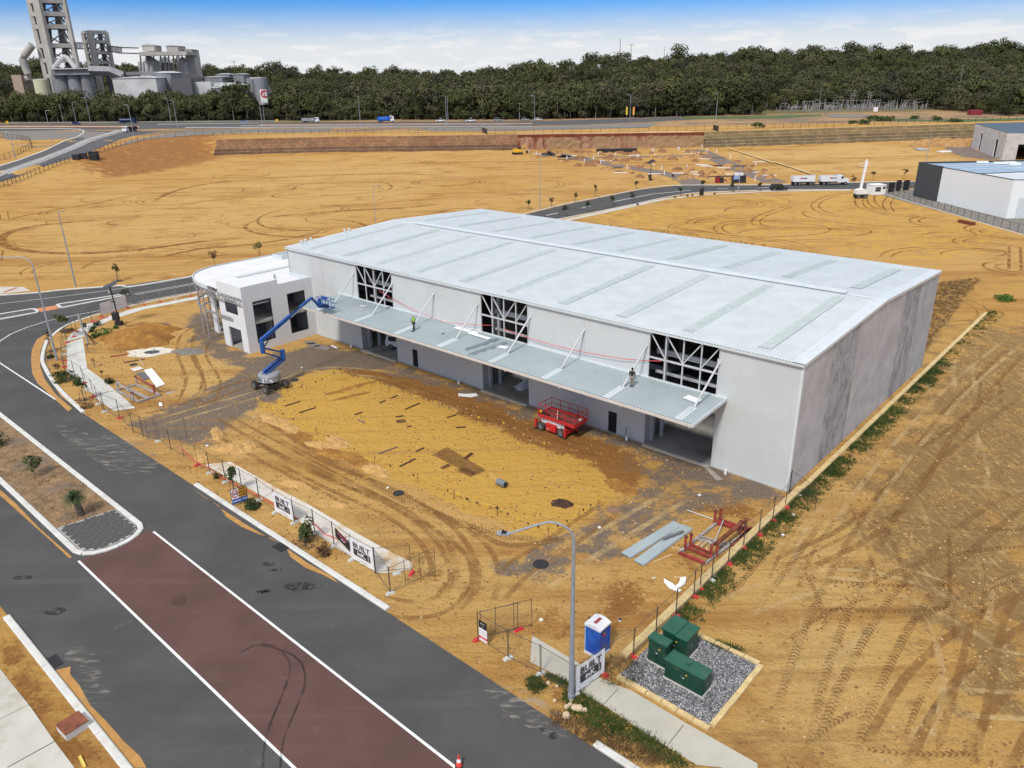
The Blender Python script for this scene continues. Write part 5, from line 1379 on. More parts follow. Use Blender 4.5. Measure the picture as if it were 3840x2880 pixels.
track([(480,890),(600,955),(740,1030),(860,1090)],.4,M_tr1)
track([(820,1308),(900,1318),(960,1302),(985,1262)],.5,M_tr1,1.6)
track([(1000,1130),(1080,1175),(1150,1175),(1240,1160)],.7,M_tr1)
track([(760,800),(900,850),(1050,900),(1200,950),(1330,1005)],.9,M_tr2)
track([(800,800),(960,858),(1150,925),(1300,975)],.7,M_tr2)
track([(1130,1290),(1200,1230),(1280,1180),(1380,1120),(1480,1060)],.6,M_tr4,1.9)
track([(1050,1300),(1120,1230),(1200,1180),(1330,1090)],.5,M_tr1,1.9)
track([(395,880),(420,820),(400,760),(410,720),(470,690)],.5,M_tr1,1.8); track([(430,890),(460,830),(430,770),(440,735)],.4,M_tr1,1.6)
track([(300,905),(400,880),(500,840),(600,810)],.6,M_tr1,2); track([(300,925),(420,890),(560,850),(700,800),(900,820)],.5,M_tr4,1.8)
for s in ([(600,1659),(640,1500),(655,1450),(600,1400),(545,1395)],[(570,1659),(600,1520),(628,1440),(600,1405)]):
    t0=None
t=NT('rubber_mark'); uvv,ua,va=t.uv(); t.fin((.02,.018,.018,1),.8,alpha=t.mth('MULTIPLY',t.mr(t.noise(.8,4),.35,.6,.1,.55),t.mr(t.mth('ABSOLUTE',t.mth('SUBTRACT',va,.5)),.3,.5,1,0))); M_rub=t.mat
for s in ([(606,1659),(612,1600),(640,1530),(660,1470),(640,1420),(560,1393),(520,1410)],[(568,1659),(575,1590),(610,1500),(628,1440),(600,1400),(565,1390)]):
    P=smooth_line(pix(s)); strip('tyre_mark',offset(P,-.08),offset(P,.08),M_rub,.030,1)
# right hand lot
for pts,w,m_,pr2 in [([(1700,1659),(1730,1500),(1790,1330),(1880,1150),(1990,1000),(2212,830)],.6,M_tr2,1.9),([(1800,1659),(1850,1500),(1960,1300),(2100,1150),(2230,1060)],.6,M_tr2,1.8),
                      ([(1900,1659),(2000,1480),(2120,1370),(2250,1290)],.6,M_tr1,2.0),([(2130,1659),(2180,1560),(2250,1480)],.6,M_tr1,1.8),([(1640,1250),(1750,1200),(1850,1150),(1950,1060),(2060,900),(2212,740)],.6,M_tr1,2),
                      ([(2060,1659),(2110,1450),(2150,1300),(2240,1240)],.5,M_tr1,1.6),([(1800,1190),(1870,1080),(1960,960),(2080,830),(2212,720)],.5,M_tr4,1.9),([(1560,1330),(1640,1290),(1800,1250),(1950,1270),(2100,1340),(2230,1420)],.5,M_tr4,2),
                      ([(2040,640),(2110,660),(2120,690),(2040,700)],.4,M_tr1,1.5)]:
    track(pts,w,m_,pr2)
r4=random.Random(8)
for k in range(64):
    px_,py_=r4.uniform(1600,2240),r4.uniform(800,1640); g=G(DP(px_,py_)); u,v=UV(*g)
    if u >-2.8 or (u >-8 and v <-19): continue
    a=r4.choice((PHI+1.57,PHI+1.57,PHI+1.4,PHI+1.85,PHI+.4))+r4.uniform(-.15,.15); L=r4.uniform(4,16); c_=r4.uniform(-.05,.05)
    track([(g[0]+math.cos(a+c_*i)*L*i/6,g[1]+math.sin(a+c_*i)*L*i/6) for i in range(7)],r4.uniform(.3,.55),r4.choice((M_tr2,M_tr2,M_tr4,M_tr5)),r4.choice((0,0,1.9)),None)
# donuts and long sweeps on the far field
for pts,w in [([(980,383),(940,378),(860,376),(760,377),(660,381),(560,387),(450,397),(380,412),(340,430),(332,442)],1.5),
               ([(260,475),(190,477),(110,484),(50,493),(15,505),(3,518),(12,530),(50,541),(130,547),(230,545),(330,536),(450,520),(560,512)],1.8),
               ([(560,472),(650,462),(760,455),(880,448),(960,440)],1.3),([(330,560),(420,540),(520,530),(600,520),(700,500)],1.1),([(570,470),(530,488),(560,505),(660,512),(740,508),(790,492),(760,478),(680,472)],.9),
               ([(620,450),(560,470),(580,492),(700,500)],.7),([(700,445),(800,440),(900,432),(1000,425)],.8),([(640,425),(760,420),(840,410),(830,395),(740,392),(650,400),(630,415)],.7),([(0,480),(80,460),(200,440),(300,420)],.8),
               ([(480,580),(560,560),(640,545),(800,530)],.6),([(850,470),(930,462),(990,450),(1080,455)],.7)]:
    track(pts,w*1.35,M_tr3,0)
r9=random.Random(21)
def donuts(n,x0,x1,y0,y1,ok,wr,m_):
    k=0
    while k < n:
        px,py=r9.uniform(x0,x1),r9.uniform(y0,y1)
        if not ok(px,py): continue
        k += 1
        g=T(DP(px,py)); r_=r9.uniform(3,13); a0=r9.uniform(0,6.3); ln=r9.uniform(1.2,5.2); e=r9.uniform(.9,2.0); th=r9.uniform(-.4,.4)
        P=[(g[0]+r_*e*math.cos(a0+ln*i/26)*math.cos(th)-r_*math.sin(a0+ln*i/26)*math.sin(th),g[1]+r_*e*math.cos(a0+ln*i/26)*math.sin(th)+r_*math.sin(a0+ln*i/26)) for i in range(27)]
        P=[p for p in P if tz(*p) < .05 and inpoly(np.array([p[0]]),np.array([p[1]]),FIELD)[0]]
        if len(P) > 8: track(P,r9.uniform(*wr),m_,r9.choice([0,1.8]),None,False)
FIELD=[G(DP(*p)) for p in [(0,600),(0,440),(200,395),(330,362),(480,338),(900,332),(1380,385),(1130,455),(850,470),(620,520),(420,570)]]
donuts(85,0,1300,340,590,lambda x,y: True,(.3,.6),M_tr3)
donuts(14,0,1000,380,560,lambda x,y: True,(.35,.7),M_tr4)
FIELD=[G(DP(*p)) for p in [(1300,470),(1500,430),(1840,405),(2212,510),(2212,600),(1900,560),(1500,500)]]
donuts(34,1320,2212,410,590,lambda x,y: True,(.35,.7),M_tr3)
for pts in ([(1850,412),(1790,425),(1760,445),(1800,465),(1900,470)],[(1890,412),(1880,430),(1900,450),(1960,455)],[(1870,412),(1855,435),(1880,455),(1990,470),(2100,480)],[(1720,440),(1640,470),(1650,490),(1760,495),(1950,490)],[(1930,420),(1915,440),(1925,460)]):
    track(pts,.55,M_tr3,1.8)

# ------------------------------------------------------------------ temporary fencing
M_ftube=pm('fence_tube',(.10,.09,.085),.5,metal=.4,var=.3,scale=4); M_ftube2=pm('fence_tube_galv',(.34,.33,.31),.45,metal=.4,var=.2,scale=4)
M_wire=pm('fence_wire',(.20,.19,.18),.5,metal=.4)
def panel(a,b,label,h=2.05,m_=None,brace=False,z=0.,group='temporary mesh fence panels',mesh=True):
    m_=m_ or M_ftube; L=math.hypot(b[0]-a[0],b[1]-a[1]); ang=math.atan2(b[1]-a[1],b[0]-a[0])
    r=empty('temporary_fence',(a[0],a[1],z),ang,label,'fence panel',group)
    e_=.04
    for x in (e_,L-e_): MB().tube((x,0,.0),(x,0,h+.1),.021,6).build('post',m_,r)
    for z_ in (.18,h): MB().tube((e_,0,z_),(L-e_,0,z_),.017,6).build('rail',m_,r)
    if brace:
        MB().tube((L*.33,0,.1),(L*.33,0,h+.15),.02,6).build('post',m_,r); MB().tube((L*.66,0,.1),(L*.66,0,h+.15),.02,6).build('post',m_,r)
    if mesh:
        mb=MB(); n=max(3,int(L/.1)); w=.0022
        for i in range(1,n): x=L*i/n; mb.raw([(x-w,0,.18),(x+w,0,.18),(x+w,0,h),(x-w,0,h)],[(0,1,2,3)])
        for i in range(1,8): z_=.18+(h-.18)*i/8; mb.raw([(e_,0,z_-w),(L-e_,0,z_-w),(L-e_,0,z_+w),(e_,0,z_+w)],[(0,1,2,3)])
        o=mb.build('mesh_infill',M_wire,r); tag(o,kind='stuff')
    return r
def block(p,rz,label,red=True):
    mb=MB()
    mb.box((0,0,.075),(.62,.24,.15),taper=.86); mb.box((0,0,.16),(.3,.16,.04))
    r=empty('fence_block',(p[0],p[1],0),rz,label,'fence block','fence panel feet'); mb.build('casing',M_ored if red else M_wblock,r)
    mb=MB(); mb.box((.0,0,.182),(.1,.05,.012)); mb.box((.2,0,.152),(.05,.06,.012)); mb.box((-.2,0,.152),(.05,.06,.012)); mb.build('socket',M_fblack,r)
    return r
def run(pts,reds,where,m_=None,skip=(),skipb=(),h=2.05,meshed=None):
    for i,p in enumerate(pts):
        q=pts[min(i+1,len(pts)-1)]; o_=pts[max(i-1,0)]; ang=math.atan2(q[1]-o_[1],q[0]-o_[0])
        if i not in skipb: block(p,ang+math.pi/2+rng.uniform(-.25,.25),f'{ORD[i]} {"red" if reds[i] else "pale grey"} fence foot {where}',reds[i])
        if i < len(pts)-1 and i not in skip: panel(p,q,f'{ORD[i]} mesh fence panel {where}',m_=m_,h=h)
def g1(c,*ps): return [G(c(*p)) for p in ps]
street=g1(zF,(92,322),(195,388),(325,463),(463,535),(605,612),(740,715),(895,802),(1065,890),(1225,993),(1375,1107),(1565,1217))
run(street,[1,0,0,1,0,0,0,0,0,0,0],'along the street footpath counting from the boom lift end',skip=(5,9),skipb=(3,10))
end=g1(zF,(1690,1388),(1565,1217),(1868,1190),(2068,1212))
panel(end[0],end[1],'mesh gate panel swung out from the second banner towards the road'); panel(end[1],end[2],'mesh fence panel between the second banner and the red foot at the driveway')
panel(end[0],end[3],'long open mesh gate panel standing across the sand by the driveway',brace=True)
block(end[0],.6,'pale grey foot at the road end of the open driveway gate',False); block(G(zF(1745,1222)),.3,'pale grey spare foot lying inside the driveway gate',False); block(G(zF(1868,1222)),1.2,'red foot under the driveway gate panel',True)
mid=g1(zE,(935,352),(1040,462),(1115,488),(1157,500))
for i in range(3): panel(mid[i],mid[i+1],f'{ORD[i]} mesh fence panel across the west driveway counting from the footpath')
panel(G(zE(1238,530)),G(zE(1460,505)),'mesh gate panel standing beside the west driveway',brace=False); panel(G(zE(1222,515)),G(zE(1332,597)),'short mesh panel joining the west gate to the street fence')
panel(G(zE(1332,597)),G(zE(1432,648)),'mesh panel just left of the first red foot of the street fence')
block(G(zE(1232,532)),.6,'pale grey foot under the west gate panel',False); block(mid[0],.4,'red foot nearest the west driveway')
corner=g1(zC,(1305,1642),(1228,1548),(1170,1458),(1088,1372),(1050,1290),(940,1218),(815,1162),(805,1085),(800,1008),(800,930),(810,858),(835,785),(925,710),(960,647),(1148,520),(1262,462),(1425,407),(1590,352))
run(corner,[0,0,1,0,1,0,0,1,1,0,0,1,1,1,1,1,1,1],'round the street corner counting from the west driveway',skip=(15,16))
panel(corner[0],mid[0],'mesh fence panel from the corner fence to the west driveway')
panel(G(zE(800,300)),G(zE(1035,255)),'mesh gate panel standing across the end of the concrete path')
rear=g1(zB,(1328,432),(1495,398),(1663,368),(1825,336),(1982,308),(2120,285))
run(rear,[1,1,1,0,1,1],'along the side road counting from the lease banner',m_=M_ftube2)
bound=[G(zK(1545,410))]+g1(zK,(1503,560),(1372,698),(1230,845),(1068,985),(912,1150),(740,1320),(620,1410),(555,1490))+g1(zT,(1190,855),(1035,1000),(860,1170),(628,1310))
run(bound,[0,1,1,1,1,1,0,1,1,1,1,1,1],'along the limestone wall counting from the warehouse corner',skipb=(0,))
south=g1(zT,(628,1310),(407,1470),(140,1305))+g1(zG,(380,1237),(168,1107))
panel(south[1],south[2],'mesh fence panel behind the foreground lamp over the old slab'); panel(south[2],south[3],'mesh fence panel in front of the pale slab by the east driveway'); panel(south[3],south[4],'mesh fence panel carrying the site rules sign at the east driveway')
for p,l_,r_ in ((south[1],'pale grey foot beside the foreground lamp base',0),(south[2],'pale grey foot in front of the pale slab',0),(south[3],'pale grey foot at the fence corner nearest the road',0),(south[4],'red foot below the site rules sign',1),(G(zG(452,1038)),'red foot under the east driveway gate',1)): block(p,math.atan2(-ux[1],-ux[0])+1.3,l_,bool(r_))
panel(south[4],G(zG(547,1010)),'long mesh gate panel standing at the east driveway',brace=True); panel(G(zG(188,1100)),G(zG(450,1040)),'second mesh gate panel just inside the east driveway gate')
fp=panel(G(zK(1545,415)),G(zK(1815,600)),'mesh panel leaning over the weeds at the warehouse corner'); 

# ------------------------------------------------------------------ banners and signs
M_ban=pm('banner_white',(.74,.74,.76),.6,var=.03); M_ink=pm('print_black',(.035,.033,.035),.6); M_faint=pm('print_grey',(.42,.42,.44),.6); M_rsign=pm('sign_red',(.55,.02,.04),.5)
M_pink=pm('sign_pink',(.6,.1,.16),.5); M_ysign=pm('sign_yellow',(.62,.30,.03),.5); M_bsign=pm('sign_blue',(.01,.09,.42),.5)
def face_of(a,b,towards_cam=True):
    """local frame whose x runs so that text reads left to right from the camera side"""
    mid_=((a[0]+b[0])/2,(a[1]+b[1])/2); d=math.atan2(b[1]-a[1],b[0]-a[0])
    nx,ny=math.sin(d),-math.cos(d)
    if nx*(0-mid_[0])+ny*(0-mid_[1]) < 0: a,b=b,a; d=math.atan2(b[1]-a[1],b[0]-a[0])
    return a,b,d
def banner(a,b,label,z0=.22,h=1.75):
    a,b,d=face_of(a,b); L=math.hypot(b[0]-a[0],b[1]-a[1]); r=empty('banner',(a[0],a[1],0),d,label,'banner','white printed banners')
    n=10; mb=MB(); rows=[(L*i/n,-.045-.02*math.sin(i*1.9)) for i in range(n+1)]
    mb.raw([(x,y,z0) for x,y in rows]+[(x,y,z0+h) for x,y in rows]+[(x,y+.012,z0) for x,y in rows]+[(x,y+.012,z0+h) for x,y in rows],[(i,i+1,n+2+i,n+1+i) for i in range(n)]+[(3*n+3+i,3*n+4+i,2*n+3+i,2*n+2+i) for i in range(n)])
    mb.build('banner_sheet',M_ban,r)
    y=-.075; X=(math.pi/2,0,0); s=L/2.4
    text('lettering','BUILT',.62,M_ink,r,(L*.5,y,z0+h*.74),X,sx=1.1*s,font_bold=True)
    mb=MB(); w2,h2,c2=.86*s,.27,.07
    mb.prism([(L*.5-w2+c2,z0+h*.43-h2),(L*.5+w2,z0+h*.43-h2),(L*.5+w2,z0+h*.43+h2-c2),(L*.5+w2-c2,z0+h*.43+h2),(L*.5-w2,z0+h*.43+h2),(L*.5-w2,z0+h*.43-h2+c2)],y-.004,y+.004,'Y'); mb.build('logo_block',M_ink,r)
    text('lettering','inK.',.52,M_ban,r,(L*.5,y-.01,z0+h*.42),X,sx=1.1*s,font_bold=True)
    mb=MB(); mb.bx(L*.5+w2-.2*s,L*.5+w2-.12*s,y-.012,y-.006,z0+h*.43-.2,z0+h*.43+.2); mb.build('logo_bar',M_faint,r)
    text('lettering','www.builtink.com',.13,M_faint,r,(L*.5,y,z0+.22),X,sx=1.1*s)
    return r
for i in (5,9): panel(street[i],street[i+1],f'fence frame holding the {"first" if i == 5 else "second"} white banner along the street footpath',mesh=False)
banner(street[5],street[6],'white BUILT ink banner on the street fence, beside the small green street tree shrub')
banner(street[9],street[10],'white BUILT ink banner next to the open driveway gate')
panel(south[0],south[1],'fence frame holding the banner beside the blue toilet',mesh=False); banner(south[0],south[1],'white BUILT ink banner between the foreground lamp and the blue toilet')
a,b,d=face_of(street[8],street[9]); L=math.hypot(b[0]-a[0],b[1]-a[1])
hb=empty('hoarding_sign',(a[0],a[1],0),d,'black sagging sign with red lettering hung on the street fence','sign')
mb=MB(); mb.prism([(L*.18,1.1),(L*.95,.65),(L*.97,1.45),(L*.2,1.85)],-.05,-.03,'Y'); mb.build('sign_sheet',M_fblack,hb)
text('lettering','HYDRAULIC',.30,M_pink,hb,(L*.57,-.055,1.42),(math.pi/2,.22,0),sx=.75,font_bold=True)
text('lettering','SERVICES',.14,M_stick,hb,(L*.6,-.055,1.18),(math.pi/2,.22,0),sx=.9)
text('lettering','9434 0000',.12,M_stick,hb,(L*.55,-.055,1.0),(math.pi/2,.22,0),sx=.9) if False else None
a,b,d=face_of(south[4],south[3]); hb=empty('site_rules_sign',(a[0],a[1],0),d,'portrait sign with black top and red foot hung on the east gate fence','sign')
for nm_,z0,z1_,m_ in (('sign_top',1.15,1.7,M_fblack),('sign_body',.55,1.15,M_ban),('sign_band',.38,.55,M_rsign),('sign_foot',.2,.38,M_ban)):
    MB().bx(.2,.85,-.05,-.035,z0,z1_).build(nm_,m_,hb)
for z_,s_,tx,m_ in ((1.5,.14,'BUILT',M_stick),(1.28,.09,'inK.',M_stick),(.98,.07,'ALL VISITORS',M_faint),(.85,.07,'MUST REPORT',M_faint),(.72,.07,'TO SITE OFFICE',M_faint),(.46,.08,'DANGER',M_stick)): text('lettering',tx,s_,m_,hb,(.52,-.055,z_),(math.pi/2,0,0),ex=.001)
# lease banner seen from behind at the far corner
la,lb_=corner[15],rear[0]
a,b,d=face_of(la,lb_); L=math.hypot(b[0]-a[0],b[1]-a[1])
panel(la,corner[17],'fence frame holding the lease banner, left half',mesh=False) ; panel(corner[17],lb_,'fence frame holding the lease banner, right half',mesh=False)
hb=empty('lease_banner',(a[0],a[1],0),d,'long white lease banner seen from behind at the far corner fence','banner')
MB().bx(.1,L-.05,-.05,-.035,.25,2.0).build('banner_sheet',pm('banner_back',(.62,.59,.58),.7,var=.04),hb)
for tx,x_ in (('FOR',L*.76),('LEASE',L*.27)):
    o=text('lettering',tx,.95,pm('print_show_through',(.47,.46,.48),.7),hb,(x_,-.056,1.1),(math.pi/2,0,0),sx=-1.25)
# road work sign
sp0,sp1=G(zF(388,680)),G(zF(505,640))
a,b,d=face_of(G(zF(385,668)),G(zF(508,625))); d=math.atan2(b[1]-a[1],b[0]-a[0])
rs=empty('road_work_sign',(a[0],a[1],0),d,'road works sign reading 50, END ROAD WORK and THANK YOU on the kerbside sand','sign')
Lx,h0,tilt_=1.25,.25,0
MB().bx(0,Lx*.48,-.03,0,h0+.42,h0+1.3).build('speed_panel',M_stick,rs); MB().bx(Lx*.48,Lx,-.03,0,h0+.42,h0+1.3).build('yellow_panel',M_ysign,rs); MB().bx(0,Lx,-.03,0,h0,h0+.42).build('blue_panel',M_bsign,rs)
mb=MB()
for x0,x1,z0,z1_ in ((-.02,Lx+.02,h0-.03,h0),(-.02,Lx+.02,h0+1.3,h0+1.33),(-.03,0,h0,h0+1.3),(Lx,Lx+.03,h0,h0+1.3)): mb.bx(x0,x1,-.035,.005,z0,z1_)
mb.build('sign_frame',M_fblack,rs)
mb=MB(); n=28; V=[]
for rr in (.2,.27):
    for k in range(n): V.append((Lx*.24+rr*math.cos(2*math.pi*k/n),-.036,h0+.87+rr*1.3*math.sin(2*math.pi*k/n)))
mb.raw(V,[(k,(k+1) % n,n+(k+1) % n,n+k) for k in range(n)]); mb.build('roundel',M_rsign,rs)
text('lettering','50',.34,M_fblack,rs,(Lx*.24,-.04,h0+.87),(math.pi/2,0,0),font_bold=True)
for k,tx in enumerate(('END','ROAD','WORK')): text('lettering',tx,.24,M_fblack,rs,(Lx*.74,-.04,h0+1.14-k*.27),(math.pi/2,0,0),font_bold=True)
text('lettering','THANK YOU',.25,M_stick,rs,(Lx*.5,-.04,h0+.2),(math.pi/2,0,0),font_bold=True)
for x in (.15,Lx-.15): MB().tube((x,.02,0),(x,.02,h0+.3),.02,6).build('leg',M_galv,rs); MB().tube((x,-.0,.3),(x,.4,0),.02,6).build('leg',M_galv,rs)
# stop sign on its back near the solar tower
gs=empty('corner_sign_back',(*G(zC(1112,812)),0),0,'thin dark sign post with small dark plate beside the concrete path','sign post')
MB().tube((0,0,0),(0,0,3.1),.03,6).build('post',M_galv,gs)
MB().box((0,0,2.75),(.45,.04,.6)).build('plate',M_fblack,gs)

# safety tape on the fence, pipes
def tapeline(name,pts,m_,r,label,cat='tape',z=.5):
    mb=MB(); mb.path([(*p,zz) for p,zz in pts],r,4); return tag(mb.build(name,m_),label,cat)
tapeline('safety_tape',[(G(zF(1040,830)),.5),(G(zF(1150,910)),.2),(G(zF(1290,975)),.35),(G(zF(1330,960)),.5)],M_tape,.05,'red and white tape bundled behind the street fence by the footpath')
tapeline('safety_tape',[(G(zF(-60,200)),.4),(G(zF(60,290)),.1),(G(zF(200,385)),.5),(G(zF(290,440)),.1)],M_tape,.04,'red and white tape hanging along the west end of the street fence')
tapeline('conduit',[(G(zF(200,385)),.08),(G(zF(480,520)),.08),(G(zF(740,660)),.08),(G(zF(920,770)),.08)],M_ored,.05,'red conduit lying along the edge of the street footpath','conduit')
# bunting round the sand pad
M_flagk=pm('pennant_black',(.012,.012,.015),.7); M_flagy=pm('pennant_yellow',(.72,.47,.03),.7); M_picket=pm('picket_rust',(.14,.05,.03),.8)
fl=MB().raw([(-.11,0,0),(.11,0,0),(0,.02,-.28)],[(0,1,2)]); fk=fl.mesh('pennant',M_flagk); fy_=fl.mesh('pennant',M_flagy)
def bunting(pts,label,h=.75):
    P=[G(p) for p in pts]; r=empty('bunting_line',(*P[0],0),0,label,'bunting','pennant lines round the sand pad')
    L3=[(p[0]-P[0][0],p[1]-P[0][1]) for p in P]; mb=MB(); pts3=[]
    for a,b in zip(L3[:-1],L3[1:]):
        for k in range(8): t_=k/8; pts3.append((a[0]+(b[0]-a[0])*t_,a[1]+(b[1]-a[1])*t_,h-.22*4*t_*(1-t_)))
    pts3.append((*L3[-1],h)); mb.path(pts3,.007,4); mb.build('cord',pm('cord_pale',(.5,.38,.12),.8),r)
    A=np.array(pts3); d=np.r_[0,np.cumsum(np.hypot(*np.diff(A[:,:2],axis=0).T))]; k=0; s=.5
    while s < d[-1]:
        q=[float(np.interp(s,d,A[:,j])) for j in range(3)]; ang=math.atan2(L3[-1][1]-L3[0][1],L3[-1][0]-L3[0][0])
        inst('pennant',fk if k % 3 else fy_,r,q,ang+rng.uniform(-.6,.6)); k += 1; s += 1.0
    for p in L3: MB().tube((p[0],p[1],0),(p[0]+.02,p[1],h+.12),.022,5).build('star_picket',M_picket,r)
bunting([zP(125,440),zP(600,690),zP(1048,905),zP(1385,1060),zP(1670,1185),zP(2000,1310)],'black and yellow pennant line along the street side of the sand pad, west part')
bunting([zG(0,130),zG(305,240),zG(655,395),zG(870,265),zG(1000,170)],'black and yellow pennant line round the east end of the sand pad')
bunting([zP(790,210),zP(1160,340),zP(1550,480),zP(1788,570),zW5(1240,1470),zW5(1560,1640)],'black and yellow pennant line between the sand pad and the warehouse')
bunting([zP(125,440),zP(370,350),zP(520,340),zP(790,210)],'black and yellow pennant line on the boom lift side of the sand pad')
# battens on the pad
def stick(a,b,w,h,m_,name,label,cat,group=None,z=0.0):
    a,b=G(a),G(b); L=math.hypot(b[0]-a[0],b[1]-a[1]); mb=MB(); mb.bx(0,L,-w/2,w/2,0,h); mb.bx(0,L*.98,-w/2,-w/2+.02,h,h+.03)
    return tag(mb.build(name,m_,None,(a[0],a[1],z),math.atan2(b[1]-a[1],b[0]-a[0])),label,cat,group)
M_batt=pm('batten_dark',(.065,.04,.032),.85,var=.4,scale=4)
bt=[(348,465,470,428),(460,517,588,477),(893,532,950,513),(920,572,970,598),(1085,440,1132,423),(1173,403,1225,383),(1287,490,1397,442),(1210,550,1273,540),(1213,580,1283,572),(1218,592,1293,586),(1300,627,1335,620),(1610,555,1680,533),(1080,835,1222,783),(1370,817,1432,790),(1240,937,1365,875),(1680,632,1755,627)]
bl_=['long dark steel angle nearest the boom lift on the sand pad','long dark steel angle second from the boom lift, with a broken middle','short dark angle left of the pad centre','pale tilted offcut just below the short angle left of centre','short dark angle near the warehouse side, lower of the left pair','short dark angle near the warehouse side, upper of the left pair','long dark angle on the warehouse side of the pad centre','short angle above the two close parallel angles at the pad centre','upper of the two close parallel angles at the pad centre','lower of the two close parallel angles at the pad centre','tiny dark offcut right of the parallel angles','dark angle below the red scissor lift on the pad','longest pale brown batten on the street side of the pad','short dark angle right of the longest batten','thin brown batten half buried before the steel mesh','rusty stake lying above the steel mesh']
for (x0,y0,x1,y1),l_ in zip(bt,bl_): stick(zP(x0,y0),zP(x1,y1),.13,.09,M_batt if 'pale' not in l_ else pm('pale_batten',(.22,.15,.13),.8),'steel_angle',l_,'steel angle','steel angles scattered on the sand pad')
# reinforcing mesh sheets
M_reb=pm('rebar_rust',(.13,.055,.028),.9,var=.3)
def rebar(c4,nx_,ny_,label):
    P=[np.array(G(zP(*p))) for p in c4]; r=MB()
    for i in range(nx_+1):
        t_=i/nx_; a=P[0]*(1-t_)+P[1]*t_; b=P[3]*(1-t_)+P[2]*t_; r.bar((*a,.06),(*b,.06),.028)
    for j in range(ny_+1):
        t_=j/ny_; a=P[0]*(1-t_)+P[3]*t_; b=P[1]*(1-t_)+P[2]*t_; r.bar((*a,.085),(*b,.085),.028)
    tag(r.build('reinforcing_mesh',M_reb),label,'reinforcing mesh','steel mesh sheets on the sand pad')
rebar([(1610,790),(1905,965),(1815,1005),(1500,845)],22,8,'large rusty reinforcing mesh sheet lying on the sand pad')
rebar([(1740,870),(1800,828),(1815,838),(1755,882)],5,5,'small mesh offcut poking out behind the large mesh sheet'); rebar([(1560,945),(1620,918),(1640,930),(1580,958)],5,4,'small mesh offcut in front of the large mesh sheet'); rebar([(1690,965),(1790,1015),(1830,985),(1740,945)],8,4,'mesh offcut under the front corner of the large sheet')
# drum
dx,dy=G(zP(2035,1085)); dr_=empty('steel_drum',(dx,dy,.3),.0,'grey ribbed steel drum lying on its side on the sand pad','drum')
dr_.rotation_euler=(0,0,-.75)
MB().lathe([(.27,-.45),(.29,-.44),(.29,-.16),(.305,-.15),(.305,-.13),(.29,-.12),(.29,.12),(.305,.13),(.305,.15),(.29,.16),(.29,.44),(.27,.45)],n=22,axis='X').build('drum_body',pm('drum_grey',(.19,.22,.24),.4,metal=.3),dr_)
MB().lathe([(.26,.44),(.26,.455)],n=20,axis='X').build('drum_lid',M_fblack,dr_)
stick(zP(1945,990),zP(1995,1030),.06,.05,M_timber,'stake','pale timber stake lying beside the steel drum','stake')
# manholes and gully grates
def disc(name,p,r_,m_,h,label,cat,struct=False):
    x,y=G(p); o=MB().lathe([(r_*1.12,0),(r_*1.12,h*.6),(r_,h),(r_,h),(.001,h)],n=24).build(name,m_,None,(x,y,.005)); return tag(o,label,cat)
disc('manhole_pit',zP(1232,1140),.42,M_fblack,.03,'open black pit in the sand between pad and street fence','pit'); disc('manhole_pit',zG(605,583),.5,M_fblack,.04,'black manhole cover near the two steel racks track, middle of the yard','manhole')
disc('manhole_cover',zG(1112,208),.5,pm('cover_brown',(.22,.13,.08),.9),.05,'brown round manhole cover on the gravel at the pad corner','manhole'); disc('manhole_cover',zN(1387,362),.42,pm('cover_redbrown',(.07,.03,.02),.8),.045,'dark round manhole cover in the red road strip','manhole')
disc('manhole_cover',zL(830,1108),.4,M_fblack,.04,'small black cover beside the white board near the concrete path','manhole'); disc('hose_ring',zBm(712,1332),.4,M_fblack,.05,'black ring lying beside the boom lift','ring')
for p,l_,rz in ((zF(783,1000),'black gully grate in the gutter below the street fence',.0),(zN(410,840),'black gully grate in the gutter at the left kerb',0.)):
    g=empty('gully_grate',(*G(p),.012),math.atan2(-ux[1],-ux[0]),l_,'gully grate','gully grates'); MB().bx(-.6,.6,-.4,.4,0,.02).build('pit',M_fblack,g)
    for k in range(7): MB().bx(-.55,.55,-.35+k*.11,-.31+k*.11,.02,.04).build('bar',M_black,g)
# stack of roof sheets
for (c4,l_,dz_) in (([(355,720),(445,762),(-50,1110),(-190,1050)],'left strip of zinc roof sheets lying on the sand',0),([(455,757),(545,800),(20,1190),(-60,1130)],'right strip of zinc roof sheets lying on the sand',.0)):
    P=[np.array(G(zK(*p))) for p in c4]; rt_s=empty('roof_sheet_stack',(*P[0],0),0,l_,'roof sheets','roof sheet stacks'); c_=(P[0]+P[3])/2
    L=float(np.hypot(*(P[3]-P[0]))); w=float(np.hypot(*(P[1]-P[0]))) ; 
    for k in range(3):
        o=ribbed(w,L,w/5,.05).build('sheet',M_canopy,rt_s); d=P[3]-P[0]; ang=math.atan2(d[1],d[0])-math.pi/2; o.rotation_euler=(0,0,ang)
        e=P[1]-P[0]; side=0 if (math.cos(ang)*e[0]+math.sin(ang)*e[1]) > 0 else -w
        o.location=(math.cos(ang)*(side+k*.03),math.sin(ang)*(side+k*.03),.05+k*.045)
stick(zK(235,920),zK(445,840),.22,.12,pm('grey_log',(.16,.16,.165),.9),'log','grey log lying across the roof sheets','log',z=.22)
